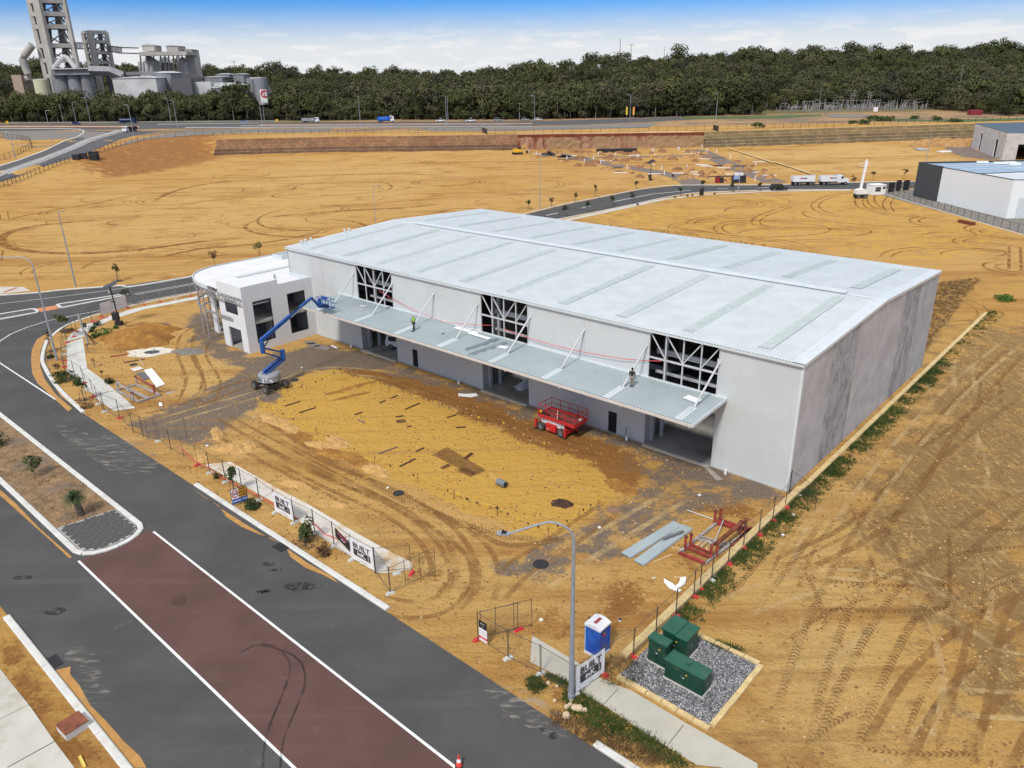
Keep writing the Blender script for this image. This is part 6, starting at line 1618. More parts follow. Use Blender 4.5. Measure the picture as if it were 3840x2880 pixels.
# steel racks
def rack(c4,ups,h,m1,m2,label,toprail=(),inner=(.45,)):
    P=[np.array(p) for p in c4]; r=empty('steel_rack',(*P[0],0),0,label,'steel rack'); o=P[0]
    def p3(p,z_): return (p[0]-o[0],p[1]-o[1],z_)
    for i in range(4):
        m_=m1 if i % 2 else m2; MB().bar(p3(P[i],.12),p3(P[(i+1) % 4],.12),.17,.2).build('base_rail',m_,r)
    a=P[0]+(P[1]-P[0])*.0
    for t_ in inner:
        MB().bar(p3(P[0]*(1-t_)+P[3]*t_,.16),p3(P[1]*(1-t_)+P[2]*t_,.16),.13,.14).build('cross_beam',m1,r)
        MB().bar(p3(P[0]*(1-t_-.08)+P[3]*(t_+.08),.16),p3(P[1]*(1-t_-.08)+P[2]*(t_+.08),.16),.1,.12).build('cross_beam',m1,r)
    for u in ups: MB().bar(p3(u,.1),p3(u,h),.15,.15).build('upright',m2,r); MB().box(p3(u,h+.05),(.24,.24,.1)).build('upright_cap',M_rust,r)
    for a_,b_ in toprail: MB().bar(p3(ups[a_],h),p3(ups[b_],h),.14,.16).build('top_beam',M_rust if m2 is M_rackr else m1,r)
    return r
up_=[G(zK(*p)) for p in [(465,1010),(520,985),(730,1105),(790,1080),(770,740),(825,720),(1035,850),(1085,830)]]
rk=rack([G(zK(*p)) for p in [(405,1045),(675,1155),(1150,800),(790,740)]],up_,1.15,M_rackg,M_rackr,'red and rusty steel stillage with eight uprights beside the boundary fence',((2,6),(3,7)))
for a_,b_ in (((490,1010),(720,1110)),((540,985),(720,1065)),((800,735),(1030,830)),((830,715),(1050,800))): stick(zK(*a_),zK(*b_),.12,.16,M_rackr,'red_beam',f'red beam on the floor of the large stillage at {a_[0]}','beam','red beams inside the large stillage').parent=None
for o in [o for o in bpy.data.objects if o.name.startswith('red_beam')]:
    del o['label']; del o['category']; del o['group']; o.parent=rk; o.location=(o.location.x-rk.location.x,o.location.y-rk.location.y,.2)
stick(zK(955,975),zK(1165,790),.3,.22,M_rust,'rusty_beam','brown rusty beam lying between the stillage and the fence','beam')
tapeline('white_pole',[(G(zK(770,940)),.15),(G(zK(865,690),.6),.6)],M_steelw,.035,'white pole leaning inside the large red stillage','pole'); tapeline('white_pole',[(G(zK(485,592)),.05),(G(zK(755,688)),.05)],M_steelw,.04,'white pole lying on the sand behind the large stillage','pole')
for k in range(13):
    px_,py_=560+(k % 7)*22,975-(k % 3)*14+(k // 7)*30
    stick(zK(px_,py_),zK(px_+60,py_-42),.09,.05,M_timber,'timber_offcut','pale timber offcut in the heap inside the large stillage','timber','timber offcuts heaped in the stillage',z=.02+.03*(k % 4))
for (a_,b_,l_) in (((140,1130),(325,1055),'pale timber length in front of the roof sheets'),((325,980),(445,995),'pale timber length between roof sheets and stillage'),((450,715),(560,688),'short pale timber behind the roof sheets'),((350,1290),(478,1286),'short pale timber above the white curved offcuts'),((690,965),(700,1030),'short pale timber standing off the heap in the stillage')): stick(zK(*a_),zK(*b_),.1,.05,M_timber,'timber_length',l_,'timber')
upL=[G(zL(*p)) for p in [(735,1262),(830,1335),(853,1230),(965,1290)]]
rk2=rack([G(zL(*p)) for p in [(725,1272),(865,1345),(998,1302),(850,1238)]],upL,.95,M_rackg,M_rackg,'grey timber and steel stillage beside the concrete path end',((0,1),),(.4,))
MB().bar(tuple(Vector((*upL[2],.9))-rk2.location),tuple(Vector((*upL[3],.9))-rk2.location),.13).build('red_beam',M_rackr,rk2)
MB().bar(tuple(Vector((*upL[3],.05))-rk2.location),tuple(Vector((*upL[3],1.0))-rk2.location),.16).build('red_upright',M_rackr,rk2)
# sheets, boards and litter
def board(c4,m_,label,name='board',cat='board',z=.05,th=.03,curl=0.,group=None):
    P=[G(p) for p in c4]; mb=MB(); o=P[0]; n=len(P)
    mb.raw([(p[0]-o[0],p[1]-o[1],0 if i % 2 else curl) for i,p in enumerate(P)]+[(p[0]-o[0],p[1]-o[1],th+(0 if i % 2 else curl)) for i,p in enumerate(P)],[tuple(range(n)),tuple(range(n,2*n))]+[(i,(i+1) % n,n+(i+1) % n,n+i) for i in range(n)])
    return tag(mb.build(name,m_,None,(*o,z)),label,cat,group)
board([zL(895,1145),(zL(945,1133)),zL(1028,1232),zL(975,1252)],M_board,'long white panel lying on sand near the small stillage')
board([zL(810,1140),zL(870,1123),zL(895,1138),zL(840,1155)],pm('foam_board',(.62,.58,.54),.7),'small pale square board near the black cover',z=.1)
board([zL(845,1165),zL(895,1155),zL(935,1195),zL(895,1205)],pm('shade_mesh',(.12,.12,.12),.9),'dark grey mesh sheet beside the long white panel')
board([zK(245,1305),zK(330,1352),zK(430,1430),zK(400,1448),zK(300,1405),zK(250,1345)],M_board,'curved white offcut on the orange sand, left of the pair',curl=.0)
board([zK(415,1298),zK(478,1290),zK(470,1360),zK(420,1400),zK(362,1385),zK(405,1350)],M_board,'curved white offcut on the orange sand, right of the pair')
board([z4(868,1428),z4(905,1425),z4(1030,1532),z4(975,1540)],pm('ply_board',(.30,.26,.22),.85),'long weathered board in front of the right roller bay')
board([zP(1697,368),zP(1765,372),zP(1835,368),zP(1852,385),zP(1800,398),zP(1700,388)],M_board,'crumpled white sheet on the dark gravel by the middle bay')
board([zE(1235,238),zE(1258,236),zE(1268,262),zE(1240,264)],M_board,'small white container lid near the west driveway',z=.12)
board([zG(1395,680),zG(1400,676),zG(1375,682),zG(1380,690)],M_board,'small white scrap left of the curved offcuts')
for p,l_ in ((zG(605,970),'white stone on the sand by the east gate'),(zG(1150,968),'white scrap on the sand above the blue toilet'),(zT(1490,545),'white rag by the boundary fence'),(zG(1010,330),'white scrap near the pad corner'),(zK(615,435),'white scrap on the orange sand before the warehouse'),(zK(1660,442),'white scrap in the weeds at the warehouse corner'),(zK(1588,640),'white cup in the weeds beside the boundary fence'),(zK(1480,850),'white can on the sand beyond the boundary weeds'),(zBm(800,1172),'white rag on gravel behind the boom lift'),(zE(1610,565),'pale lump on the sand beside the west street fence'),(zF(1668,510),'white bottle beside the black pit'),(zT(755,883),'white shard above the toilet roof')):
    q=G(p); mb=MB(); n=6; mb.prism([(math.cos(2*math.pi*k/n)*.16*(.7+.3*(k % 2)),math.sin(2*math.pi*k/n)*.12) for k in range(n)],0,.08); tag(mb.build('scrap',M_stick,None,(*q,.0),rng.uniform(0,3)),l_,'scrap','white scraps scattered on the ground')
for p,l_ in ((zP(1702,290),'white pipe stub left of the middle bay'),(z4(238,1200),'white bucket with a black pole by the wall'),(z4(1048,1480),'white pipe stub near the right warehouse corner'),(z7(48,1115),'white pipe stub left of the first bay')):
    MB_=MB(); MB_.tube((0,0,0),(0,0,.45),.12,10); tag(MB_.build('pipe_stub',M_stick,None,(*G(p),0)),l_,'pipe stub','pipe stubs along the warehouse wall')
q=G(z4(238,1200)); tag(MB().bar((0,0,0),(.05,0,1.3),.05).build('black_pole',M_fblack,None,(q[0]-.1,q[1],.02)),'thin black pole standing in the white bucket by the wall','pole')
stick(zBm(1190,893),zBm(1260,920),.16,.14,M_stick,'white_pipe','white pipe length lying by the office corner','pipe')
for p,a_,b_,l_ in ((zBm(910,850),1.0,.6,'leftmost'),(zBm(955,880),1.2,.6,'middle'),(zBm(1062,915),1.5,.75,'rightmost')):
    q=G(p); mb=MB(); mb.prism([(math.cos(2*math.pi*k/11)*a_*(.85+.2*math.sin(k*2.3)),math.sin(2*math.pi*k/11)*b_) for k in range(11)],0,.07); tag(mb.build('concrete_spill',M_greyg,None,(*q,0),PHI),f'{l_} grey concrete spill on the soil by the office','concrete spill','concrete spills by the office')
for (a_,b_,l_,m_) in (((770,1097),(900,1075),'dark timber near the sand mound',M_oldtim),((870,1078),(893,1115),'short pale timber touching the dark timber by the mound',M_timber),((685,1062),(795,1045),'red plastic strip below the sand mound',M_rackr),((1032,1290),(1085,1278),'thin pale stick left of the stillage',M_steelw)):
    stick(zL(*a_),zL(*b_),.16,.1,m_,'timber_length',l_,'timber')
stick(zN(620,1575),zN(660,1659),.14,.1,pm('yellow_strip',(.75,.55,.12),.6),'yellow_strip','yellow strip standing in the sand at the bottom left','strip')
# rusty lidded pit on the left verge
P=[G(zN(*p)) for p in [(445,1375),(625,1262),(705,1340),(520,1455)]]; rp=empty('service_pit',(*P[0],0),0,'rusty steel lid on a pale concrete service pit on the left verge','service pit')
for nm_,z0,z1_,m_,k in (('pit_box',0,.42,M_kerb,.97),('steel_lid',.42,.47,pm('lid_rust',(.20,.062,.03),.8,var=.3,scale=2),1)):
    c=np.mean(P,axis=0); poly=[(c[0]+(p[0]-c[0])*k-P[0][0],c[1]+(p[1]-c[1])*k-P[0][1]) for p in P]; MB().prism(poly,z0,z1_).build(nm_,m_,rp)
# traffic cone at the lower edge
q=G(zO(42,1300)); tc_=empty('traffic_cone',(*q,0),0,'orange traffic cone with white band at the edge of the red strip','traffic cone')
MB().tube((0,0,.03),(0,0,.7),.17,14,.03).build('cone',pm('cone_red',(.7,.05,.04),.5),tc_); MB().tube((0,0,.28),(0,0,.46),.122,14,.082).build('band',M_stick,tc_); MB().bx(-.2,.2,-.2,.2,0,.04).build('foot',M_fblack,tc_)
# rubble stones near the lamp
for k,p in enumerate([(655,1410),(715,1430),(700,1530),(785,1575),(808,1558),(838,1585),(870,1590),(908,1597),(780,1640),(815,1530)]):
    q=G(zG(*p)); mb=MB(); s=[.13,.1,.12,.16,.14,.22,.24,.16,.24,.12][k]; mb.lathe([(s*.5,0),(s,s*.4),(s*.8,s),(s*.3,s*1.2)],n=7)
    tag(mb.build('stone',pm('pale_stone',(.55,.42,.28),.9) if k == 0 else bpy.data.materials['pale_stone'],None,(*q,0),k),'pale sandstone rock at the foot of the foreground lamp','stone','rocks at the foot of the lamp')
# heaps of sand
M_sandp=mat('loose_sand',(.50,.30,.105),.95,var=.16,scale=.9,var2=.4,scale2=5,bump=.8,bscale=4)
def heap(name,c,rx,ry,h,rz,m_,label,seed=1,z0=0,n=26,lumps=.18,cat='sand heap',group=None,kind=None):
    r_=random.Random(seed); ph=[r_.uniform(0,6.3) for _ in range(6)]; V=[]; F=[]
    for i in range(n+1):
        rr=i/n
        for k in range(n*2):
            a=2*math.pi*k/(n*2); w_=1+.12*math.sin(2*a+ph[0])+.08*math.sin(5*a+ph[1])+.05*math.sin(9*a+ph[2])
            z_=h*max(0,(1-rr ** 1.5)) ** 1.1*(1+lumps*math.sin(3*a+ph[3]+rr*5)*rr+lumps*.6*math.sin(11*a+ph[4])*rr)+r_.uniform(-.02,.02)*h*(1 if 0 < rr < 1 else 0)
            V.append((math.cos(a)*rx*rr*w_,math.sin(a)*ry*rr*w_,z_-(.04 if i == n else 0)))
    for i in range(n):
        for k in range(n*2): F.append((i*n*2+k,i*n*2+(k+1) % (n*2),(i+1)*n*2+(k+1) % (n*2),(i+1)*n*2+k))
    mb=MB(); mb.raw(V,[f[::-1] for f in F]); mb.smooth=True; o=mb.build(name,m_,None,(c[0],c[1],z0),rz)
    return tag(o,label,cat,group,kind)
t=NT('mound_sand'); o_=t.mix(t.mr(t.noise(.7,7,.65),.35,.65),(.44,.225,.06,1),(.30,.145,.042,1)); o_=t.mix(t.mr(t.noise(1,5,.6,t.mapv((.6,4,4),rot=(0,0,.6))),.5,.7,0,.6),o_,(.19,.09,.03,1)); t.bump(t.noise(2.2,7,.7),.9,.35); M_mound=t.fin(o_,.95,spec=.1)
mc=G(zL(850,950)); heap('sand_mound',mc,5.0,3.6,1.5,-.35,M_mound,'large orange sand mound beside the concrete path',3,cat='sand mound')
heap('sand_mound',G(zL(950,900)),3.4,2.2,1.1,.1,M_mound,'lower shoulder of sand right behind the large mound',8,cat='sand mound')
blob('white_spill',(zL(935,1030)),3.0,1.7,pm('lime_spill',(.62,.58,.5),.9,var=.2,scale=1.2),.012); blob('grey_spill',(zL(945,1030)),1.1,.7,pm('ash_spill',(.06,.065,.08),.9,var=.3),.02); blob('grey_spill',zL(975,862),1.8,.9,bpy.data.materials['ash_spill'],.014)
heap('sand_heap',G(z4(200,1590)),1.8,.8,.35,PHI,M_mound,'churned clods at the corner of the sand pad',5,lumps=.9)
heap('sand_heap',G(zG(750,165)),.9,.7,.3,0,pm('rebar_pile',(.05,.022,.014),.9,var=.5,scale=6),'dark tangle of rusty bar ends on the sand pad',9,lumps=1.0,cat='scrap pile')
heap('sand_heap',G(zB(1960,880)),2.2,1.5,.12,0,M_greyg,'low grey gravel heap under the curved office front',12)
for (cx_,cy_),l_ in (((520,395),'longer churned ridge near the far corner of the pad'),((860,388),'short churned ridge lower on the pad'),((930,300),'short churned ridge upper on the pad')):
    heap('sand_ridge',G(zP(cx_ if cx_ > 600 else 790,cy_ if cx_ > 600 else 345)),2.2,.35,.14,PHI+1.25,M_mound,l_,cx_,lumps=.8,cat='sand ridge')
# berm of churned sand on the street side of the pad
for k,p in enumerate([(300,590),(480,700),(640,770),(760,740),(900,880),(1050,960),(400,640),(700,830),(240,560)]): heap('sand_ridge',G(zP(*p)),1.9,.8,.16+.05*(k % 3),PHI+rng.uniform(-.2,.2),M_mound if k % 3 == 1 else M_sandp,f'{ORD[k]} churned sand ridge outside the street side of the pad',30+k,lumps=.9,cat='sand ridge',group='churned sand ridges outside the pad')
for k,p in enumerate([(120,250),(330,200),(400,180),(520,160),(900,480),(250,60),(1180,640)]): heap('sand_ridge',G(zF(*p)),1.7,.6,.18,PHI+rng.uniform(-.5,.5),M_sandp,f'{ORD[k]} low sand hummock behind the street footpath',50+k,lumps=1.0,cat='sand hummock',group='sand hummocks behind the footpath')
# rubber tyre and things inside the bays
q=W(52.2,2.9); tk=empty('small_truck',(*q,.06),PHI+math.pi+.45,'small white truck parked in the left roller bay','truck')
MB().prism([(-1.0,.45),(.95,.45),(1.0,1.1),(.7,1.95),(-.95,1.95)],-.85,.85,'Y').build('cab',M_whitem,tk)
MB().bx(-.5,.55,-.87,-.85,1.15,1.75).build('side_window',M_glass,tk); MB().bx(-.5,.55,.85,.87,1.15,1.75).build('side_window',M_glass,tk); MB().bar((1.0,0,1.15),(.75,0,1.85),.02,1.5).build('windscreen',M_glass,tk) if False else MB().raw([(1.01,-.75,1.15),(1.01,.75,1.15),(.74,.7,1.88),(.74,-.7,1.88)],[(0,1,2,3)]).build('windscreen',M_glass,tk)
MB().bx(-3.2,-1.1,-.9,.9,.75,1.0).build('tray',M_fblack,tk); MB().bx(-3.2,-1.15,-.9,.9,1.0,1.5).build('load',M_whitem,tk); MB().bx(-.95,-.6,-.9,-.7,1.6,2.1).build('red_bag',M_rsign,tk)
wt=wheel_mesh('tyre',.38,.25,18,False)
for x,y in ((.3,-.75),(.3,.75),(-2.5,-.75),(-2.5,.75)): add_wheel(tk,wt,(x,y,.38),math.pi/2)
r7=random.Random(5)
for k in range(2):
    mb=MB(); V=[];  n=16
    for i in range(n):
        for j in range(n): V.append(((i/(n-1)-.5)*2.6,(j/(n-1)-.5)*1.6,max(0,(.9-.3*k)*(1-((i/(n-1)-.5) ** 2+(j/(n-1)-.5) ** 2)*3.6)+r7.uniform(-.12,.16))))
    mb.raw(V,[(i*n+j,(i+1)*n+j,(i+1)*n+j+1,i*n+j+1) for i in range(n-1) for j in range(n-1)])
    tag(mb.build('plastic_wrap',pm('plastic_wrap',(.55,.56,.58),.3,spec=.6),None,(*W((31.8,31.0)[k],(5.5,3.4)[k]),.06),.4),('larger','smaller')[k]+' heap of crumpled clear plastic in the middle bay','plastic wrap')

# ------------------------------------------------------------------ foliage
def leafmat(name,c,c2):
    t=NT(name); o=t.mix(t.mr(t.noise(1.1,4),.35,.65),(*c,1),(*c2,1)); o=t.mix(t.mr(t.noise(.06,3),.35,.65,0,.35),o,(*[x*.55 for x in c],1))
    return t.fin(o,.8,spec=.2)
M_lf=leafmat('leaf_dark',(.022,.042,.012),(.05,.075,.02)); M_lf2=leafmat('leaf_olive',(.045,.065,.018),(.085,.10,.03)); M_lf3=leafmat('leaf_grey',(.035,.045,.028),(.06,.07,.04))
M_lf4=leafmat('leaf_bright',(.05,.11,.015),(.10,.17,.03)); M_lfb=leafmat('leaf_brown',(.09,.05,.025),(.13,.08,.04)); M_bark=mat('bark',(.16,.13,.11),.95,var=.3,scale=3); M_barkp=mat('pale_bark',(.30,.27,.24),.9,var=.25,scale=2)
M_dry=leafmat('dry_weed',(.20,.12,.05),(.13,.08,.035)); M_weed=leafmat('weed_green',(.035,.06,.014),(.07,.10,.025))
def crown(seed,rx,ry,rz_,z0,n,s,blobs=9,jit=.7):
    r=random.Random(seed); B=[(r.uniform(-.6,.6)*rx,r.uniform(-.6,.6)*ry,z0+rz_*r.uniform(-.2,.85),r.uniform(.32,.6)) for _ in range(blobs)]; mb=MB()
    for i in range(n):
        b=B[i % blobs]; th=r.uniform(0,2*math.pi); ph=math.acos(r.uniform(-.55,1)); q=r.uniform(.75,1.08)
        p=Vector((b[0]+math.sin(ph)*math.cos(th)*rx*b[3]*q,b[1]+math.sin(ph)*math.sin(th)*ry*b[3]*q,b[2]+math.cos(ph)*rz_*b[3]*q*.9))
        nrm=Vector((p.x-b[0],p.y-b[1],(p.z-b[2])*1.3+.3)).normalized()+Vector((r.uniform(-jit,jit),r.uniform(-jit,jit),r.uniform(-jit*.6,jit)))
        nrm.normalize(); a=nrm.orthogonal().normalized(); c=nrm.cross(a); k=r.uniform(0,6.3); a,c=a*math.cos(k)+c*math.sin(k),c*math.cos(k)-a*math.sin(k)
        ss=s*r.uniform(.6,1.3); mb.raw([p-a*ss,p+c*ss*.7,p+a*ss,p-c*ss*.7],[(0,1,2,3)])
    return mb
def trunk(seed,h,r0,limbs,spread):
    r=random.Random(seed); mb=MB(); mb.path([(0,0,-.2),(r.uniform(-.2,.2)*spread*.3,0,h*.5),(r.uniform(-.3,.3)*spread*.3,0,h)],r0,6,[r0,r0*.75,r0*.4])
    for k in range(limbs):
        a=2*math.pi*k/limbs+r.uniform(-.4,.4); z_=h*r.uniform(.45,.8); mb.path([(0,0,z_),(math.cos(a)*spread*.4,math.sin(a)*spread*.4,z_+h*.25),(math.cos(a)*spread*.8,math.sin(a)*spread*.8,z_+h*.5)],r0*.3,5,[r0*.4,r0*.25,r0*.1])
    return mb
# small street trees and shrubs
def small_tree(name,loc,h,w,label,cat='tree',m_=None,z=0.,stakes=0,mulch=False,trunk_h=.45,n=260,s=.11,seed=None,group='young street trees',bark=None):
    seed=seed or int(abs(loc[0])*13+abs(loc[1])*7)+1
    r=empty(name,(loc[0],loc[1],z),(seed % 63)/10,label,cat,group)
    trunk(seed,h*.6,.035+h*.008,4,w*.4).build('trunk',bark or M_bark,r)
    crown(seed,w/2,w/2,h*(1-trunk_h)*.6,h*(trunk_h+.22),n,s,blobs=7).build('crown',m_ or M_lf,r)
    for k in range(stakes): a=k*2.1; MB().tube((math.cos(a)*.35,math.sin(a)*.35,0),(math.cos(a)*.33,math.sin(a)*.33,1.2),.025,5).build('stake',M_oldtim,r)
    if mulch:
        mb=MB(); rr=random.Random(seed)
        for i in range(170): a=rr.uniform(0,6.3); q=rr.uniform(0,1.1); mb.box((math.cos(a)*q,math.sin(a)*q,.06),(rr.uniform(.05,.2),.03,.03),rot=Matrix.Rotation(rr.uniform(0,6),3,'Z') @ Matrix.Rotation(rr.uniform(-.5,.5),3,'Y'))
        o=mb.build('mulch',pm('mulch',(.10,.075,.06),.95) if 'mulch' not in bpy.data.materials else bpy.data.materials['mulch'],r); tag(o,kind='stuff')
    return r
def shrub(loc,w,h,label,m_=None,n=300,s=.1,cat='shrub',group='low shrubs',z=0.):
    seed=int(abs(loc[0])*17+abs(loc[1])*5)+3; r=empty('shrub',(*loc,z),0,label,cat,group)
    crown(seed,w/2,w/2,h*.75,h*.2,n,s,blobs=8).build('foliage',m_ or M_lf,r)
    mb=MB(); rr=random.Random(seed)
    for k in range(7): a=rr.uniform(0,6.3); mb.tube((0,0,0),(math.cos(a)*w*.4,math.sin(a)*w*.4,h*.8),.012,4)
    mb.build('stems',M_bark,r); return r
# grass tree in the median
q=G(zE(635,1112)); gt=empty('grass_tree',(*q,.09),0,'grass tree with thick dark trunk on the median','grass tree')
MB().path([(0,0,0),(-.08,.05,.7),(-.28,.15,1.45)],.2,10,[.27,.26,.28]).build('trunk',pm('grass_tree_trunk',(.09,.065,.055),.95,var=.4,scale=6),gt)
mb=MB(); rr=random.Random(4)
for k in range(420):
    a=rr.uniform(0,6.3); el=rr.uniform(-.35,1.25); L=rr.uniform(.8,1.25); d=Vector((math.cos(a)*math.cos(el),math.sin(a)*math.cos(el),math.sin(el))); b=Vector((-.28,.15,1.5)); side=d.cross(Vector((0,0,1))).normalized()*.014
    m1_=b+d*L*.6; e=b+d*L+Vector((0,0,-.35*L)); mb.raw([b-side,b+side,m1_+side,m1_-side,e],[(0,1,2,3),(3,2,4)])
mb.build('leaf_skirt',pm('grass_tree_leaf',(.055,.085,.025),.8,var=.3),gt)
small_tree('street_tree',G(zE(275,800)),1.9,1.5,'small leafy tree on the left of the median',m_=M_lf2,n=420,s=.1,z=.09,trunk_h=.3)
shrub(G(zE(0,560)),1.9,1.3,'dark shrub on the median cut by the left edge',z=.09)
small_tree('street_tree',G(zF(398,548)),2.4,.95,'narrow green staked tree right behind the road works sign',m_=M_lf,stakes=3,n=420,s=.09)
shrub(G(zF(545,668)),1.5,.7,'dense dark green shrub beside the road works sign',n=520)
small_tree('street_tree',G(zF(990,960)),2.3,1.5,'bushy tree with mulch ring in front of the street fence',m_=M_lf2,mulch=True,trunk_h=.12,n=520,s=.1)
shrub(G(zF(1150,1060)),1.2,.9,'small brown and green shrub on the verge near the second banner',M_lfb,n=200); shrub(G(zF(250,425)),.8,.4,'tiny green plant beside the second pale foot',n=120)
small_tree('street_tree',G(zC(1045,1500)),2.4,1.3,'dark leaved staked tree with mulch beside the corner kerb',m_=M_lf,mulch=True,stakes=3,n=360)
shrub(G(zC(1070,1585)),1.4,.3,'flat brown ground cover below the mulched corner tree',M_dry)
small_tree('street_tree',G(zC(735,1180)),1.6,.9,'thin brown sapling on the corner verge',m_=M_lfb,n=110)
shrub(G(zC(760,1200)),2.4,.5,'wide dark shrub round the thin brown sapling',n=420); shrub(G(zC(800,1260)),2.6,.5,'wide olive shrub in front of the brown sapling',M_lf2,n=420); shrub(G(zC(925,1245)),1.6,.4,'sprawling green shrub at the path edge of the corner',M_lf2)
shrub(G(zC(625,970)),1.2,.5,'round dark shrub just left of the corner lamp base'); small_tree('street_tree',G(zC(640,890)),3.0,1.0,'thin sapling hidden beside the corner lamp',m_=M_lf,mulch=True,n=160)
small_tree('street_tree',G(zC(825,720)),3.0,1.9,'palm topped young tree at the corner kerb',m_=M_lf2,n=420,s=.13,trunk_h=.6); shrub(G(zC(850,640)),2.2,.4,'brown mulch mound behind the palm topped tree',M_lfb)
shrub(G(zC(1350,1290)),1.3,.7,'dark shrub beside the concrete path bend'); shrub(G(zC(1150,640)),1.2,.7,'spiky dark shrub by the rear path'); shrub(G(zC(1228,565)),1.3,.6,'dark shrub near the first rear fence foot')
shrub(G(zC(1280,680)),2.4,.7,'bright green weedy bush by the sand mound',M_lf4,n=520); shrub(G(zC(1225,715)),1.8,.5,'lower green weedy bush by the sand mound',M_weed,n=420); shrub(G(zC(1450,600)),.9,.4,'small green bush at the solar tower foot',M_lf4)
small_tree('street_tree',G(zC(1600,325)),2.6,1.7,'droopy young tree at the end of the lease banner',m_=M_lf3,n=300,trunk_h=.5)
for (x,y,h,l_) in ((1100,900,1.3,'tall dry weed beside the long path, nearest'),(1180,1090,1.2,'tall dry weed beside the long path, lower'),(1275,1210,1.0,'red brown dry weed above the dark path shrub')):
    small_tree('dry_weed',G(zC(x,y)),h,.5,l_,'weed',M_lfb,n=70,s=.07,group='tall dry weeds')
small_tree('street_tree',G(zB(1228,152)),3.2,1.3,'staked young tree behind the side road',stakes=3,n=300,mulch=True)
small_tree('street_tree',T(zL(1340,505))[:2],3.0,1.6,'young tree rising behind the curved office roof',n=300,m_=M_lfb); small_tree('street_tree',T(zL(1620,455))[:2],3.4,2.2,'young tree rising behind the office roof upstand',n=300,m_=M_lf2)
for k,(x,y,h) in enumerate([(182,745,2.6),(375,722,2.4),(568,688,2.6),(732,640,3.2),(1075,572,2.2),(1375,505,2.0)]): small_tree('street_tree',G(zm(x,y)),h,1.3,f'{ORD[k]} young tree on the field side of the access road counting from the warehouse',n=150,s=.16,stakes=2,m_=M_lfb if k % 2 else M_lf)
for k,(x,y,h) in enumerate([(485,800,2.6),(670,768,2.6),(873,708,2.4),(1037,692,2.7),(1437,628,2.4),(1617,575,2.6),(1870,598,2.6),(2103,592,2.4)]): small_tree('street_tree',G(zm(x,y)),h,1.6,f'{ORD[k]} young tree beside the curved footpath counting from the warehouse',n=180,s=.17,m_=M_lf3 if k % 3 == 0 else M_lf)
for k,(x,y) in enumerate([(878,650),(1150,638),(703,705)]): small_tree('street_tree',G(zq(x,y)),3.0,1.6,['young tree behind the white boom of the telehandler','young tree left of the charcoal wall','young tree behind the white tipper truck front'][k],n=160,s=.17,m_=M_lfb)
for k,(x,y) in enumerate([(1395,648),(1500,635),(1540,632),(1725,618),(1085,707)]): shrub(G(zm(x,y)),.8,.6,f'{ORD[k]} tiny shrub along the curved footpath counting from the warehouse',n=60,s=.14)
# grass and weeds as growth nobody could count
def tufts(name,areas,m_,label,n_per,hs,seed=1):
    r=random.Random(seed); mb=MB()
    for fn,n in areas:
        for _ in range(n):
            x,y,den=fn(r)
            if den < r.random(): continue
            h=r.uniform(*hs)
            for b in range(n_per):
                a=r.uniform(0,6.3); l_=h*r.uniform(.5,1); ox,oy=r.gauss(0,.12),r.gauss(0,.12); w=.012+.02*r.random(); z_=tz(x,y) if y > 200 else 0
                mb.raw([(x+ox-w,y+oy,z_),(x+ox+w,y+oy,z_),(x+ox+math.cos(a)*l_*.7,y+oy+math.sin(a)*l_*.7,z_+l_)],[(0,1,2)])
    o=mb.build(name,m_); return tag(o,label,'weeds',kind='stuff')
def strip_fn(u0,u1,v0,v1,f=1.9):
    def fn(r):
        v=r.uniform(v0,v1); u=u0+(u1-u0)*r.random() ** 1.6; d=.5+.5*math.sin(v*f)*math.sin(v*.7+1); x,y=W(u,v); return x,y,d*(1-.7*(u-u0)/(u1-u0))
    return fn
tufts('weeds',[(strip_fn(-.95,-2.5,-20,8),4200),(strip_fn(-1.0,-2.6,8,40,1.1),3800),(strip_fn(-1.0,-2.8,40,66,.9),800)],M_weed,'strip of dark green weeds along the limestone wall',9,(.12,.32),2)
def poly_fn(P,den=1.0):
    P=[G(p) for p in P]; A=np.array(P)
    def fn(r):
        while True:
            x,y=r.uniform(A[:,0].min(),A[:,0].max()),r.uniform(A[:,1].min(),A[:,1].max())
            if inpoly(np.array([x]),np.array([y]),P)[0]: return x,y,den
    return fn
tufts('weeds',[(poly_fn([zO(*p) for p in [(800,770),(930,760),(1100,880),(1450,1100),(1750,1310),(1600,1330),(1300,1130),(1050,1080),(860,940),(790,830)]]),900),(poly_fn([zG(*p) for p in [(510,1370),(600,1360),(640,1440),(560,1480),(510,1420)]]),120),(poly_fn([zG(*p) for p in [(640,1340),(800,1400),(800,1440),(660,1380)]]),120),
                (poly_fn([zG(*p) for p in [(1740,1110),(1880,1130),(2010,1180),(1900,1200),(1800,1160)]]),130)],M_weed,'green weeds round the lamp foot and along the footpath',7,(.1,.3),5)
tufts('dry_weeds',[(poly_fn([zr_ for zr_ in [DP(2030,610),DP(2120,600),DP(2080,650),DP(2010,740),DP(1985,785),DP(1995,700)]],.8),1500),(poly_fn([DP(*p) for p in [(1250,480),(1500,505),(1750,545),(1950,575),(1950,582),(1700,548),(1400,503),(1250,488)]],.8),700),
                    (poly_fn([DP(*p) for p in [(1180,1530),(1450,1640),(1420,1659),(1300,1620),(1190,1560)]],.6),500),(poly_fn([zE(*p) for p in [(0,450),(150,560),(600,800),(900,1080),(500,1240),(300,1100),(0,850)]],.35),1100)],M_dry,'dry brown weeds in loose drifts on the sand',6,(.12,.45),9)
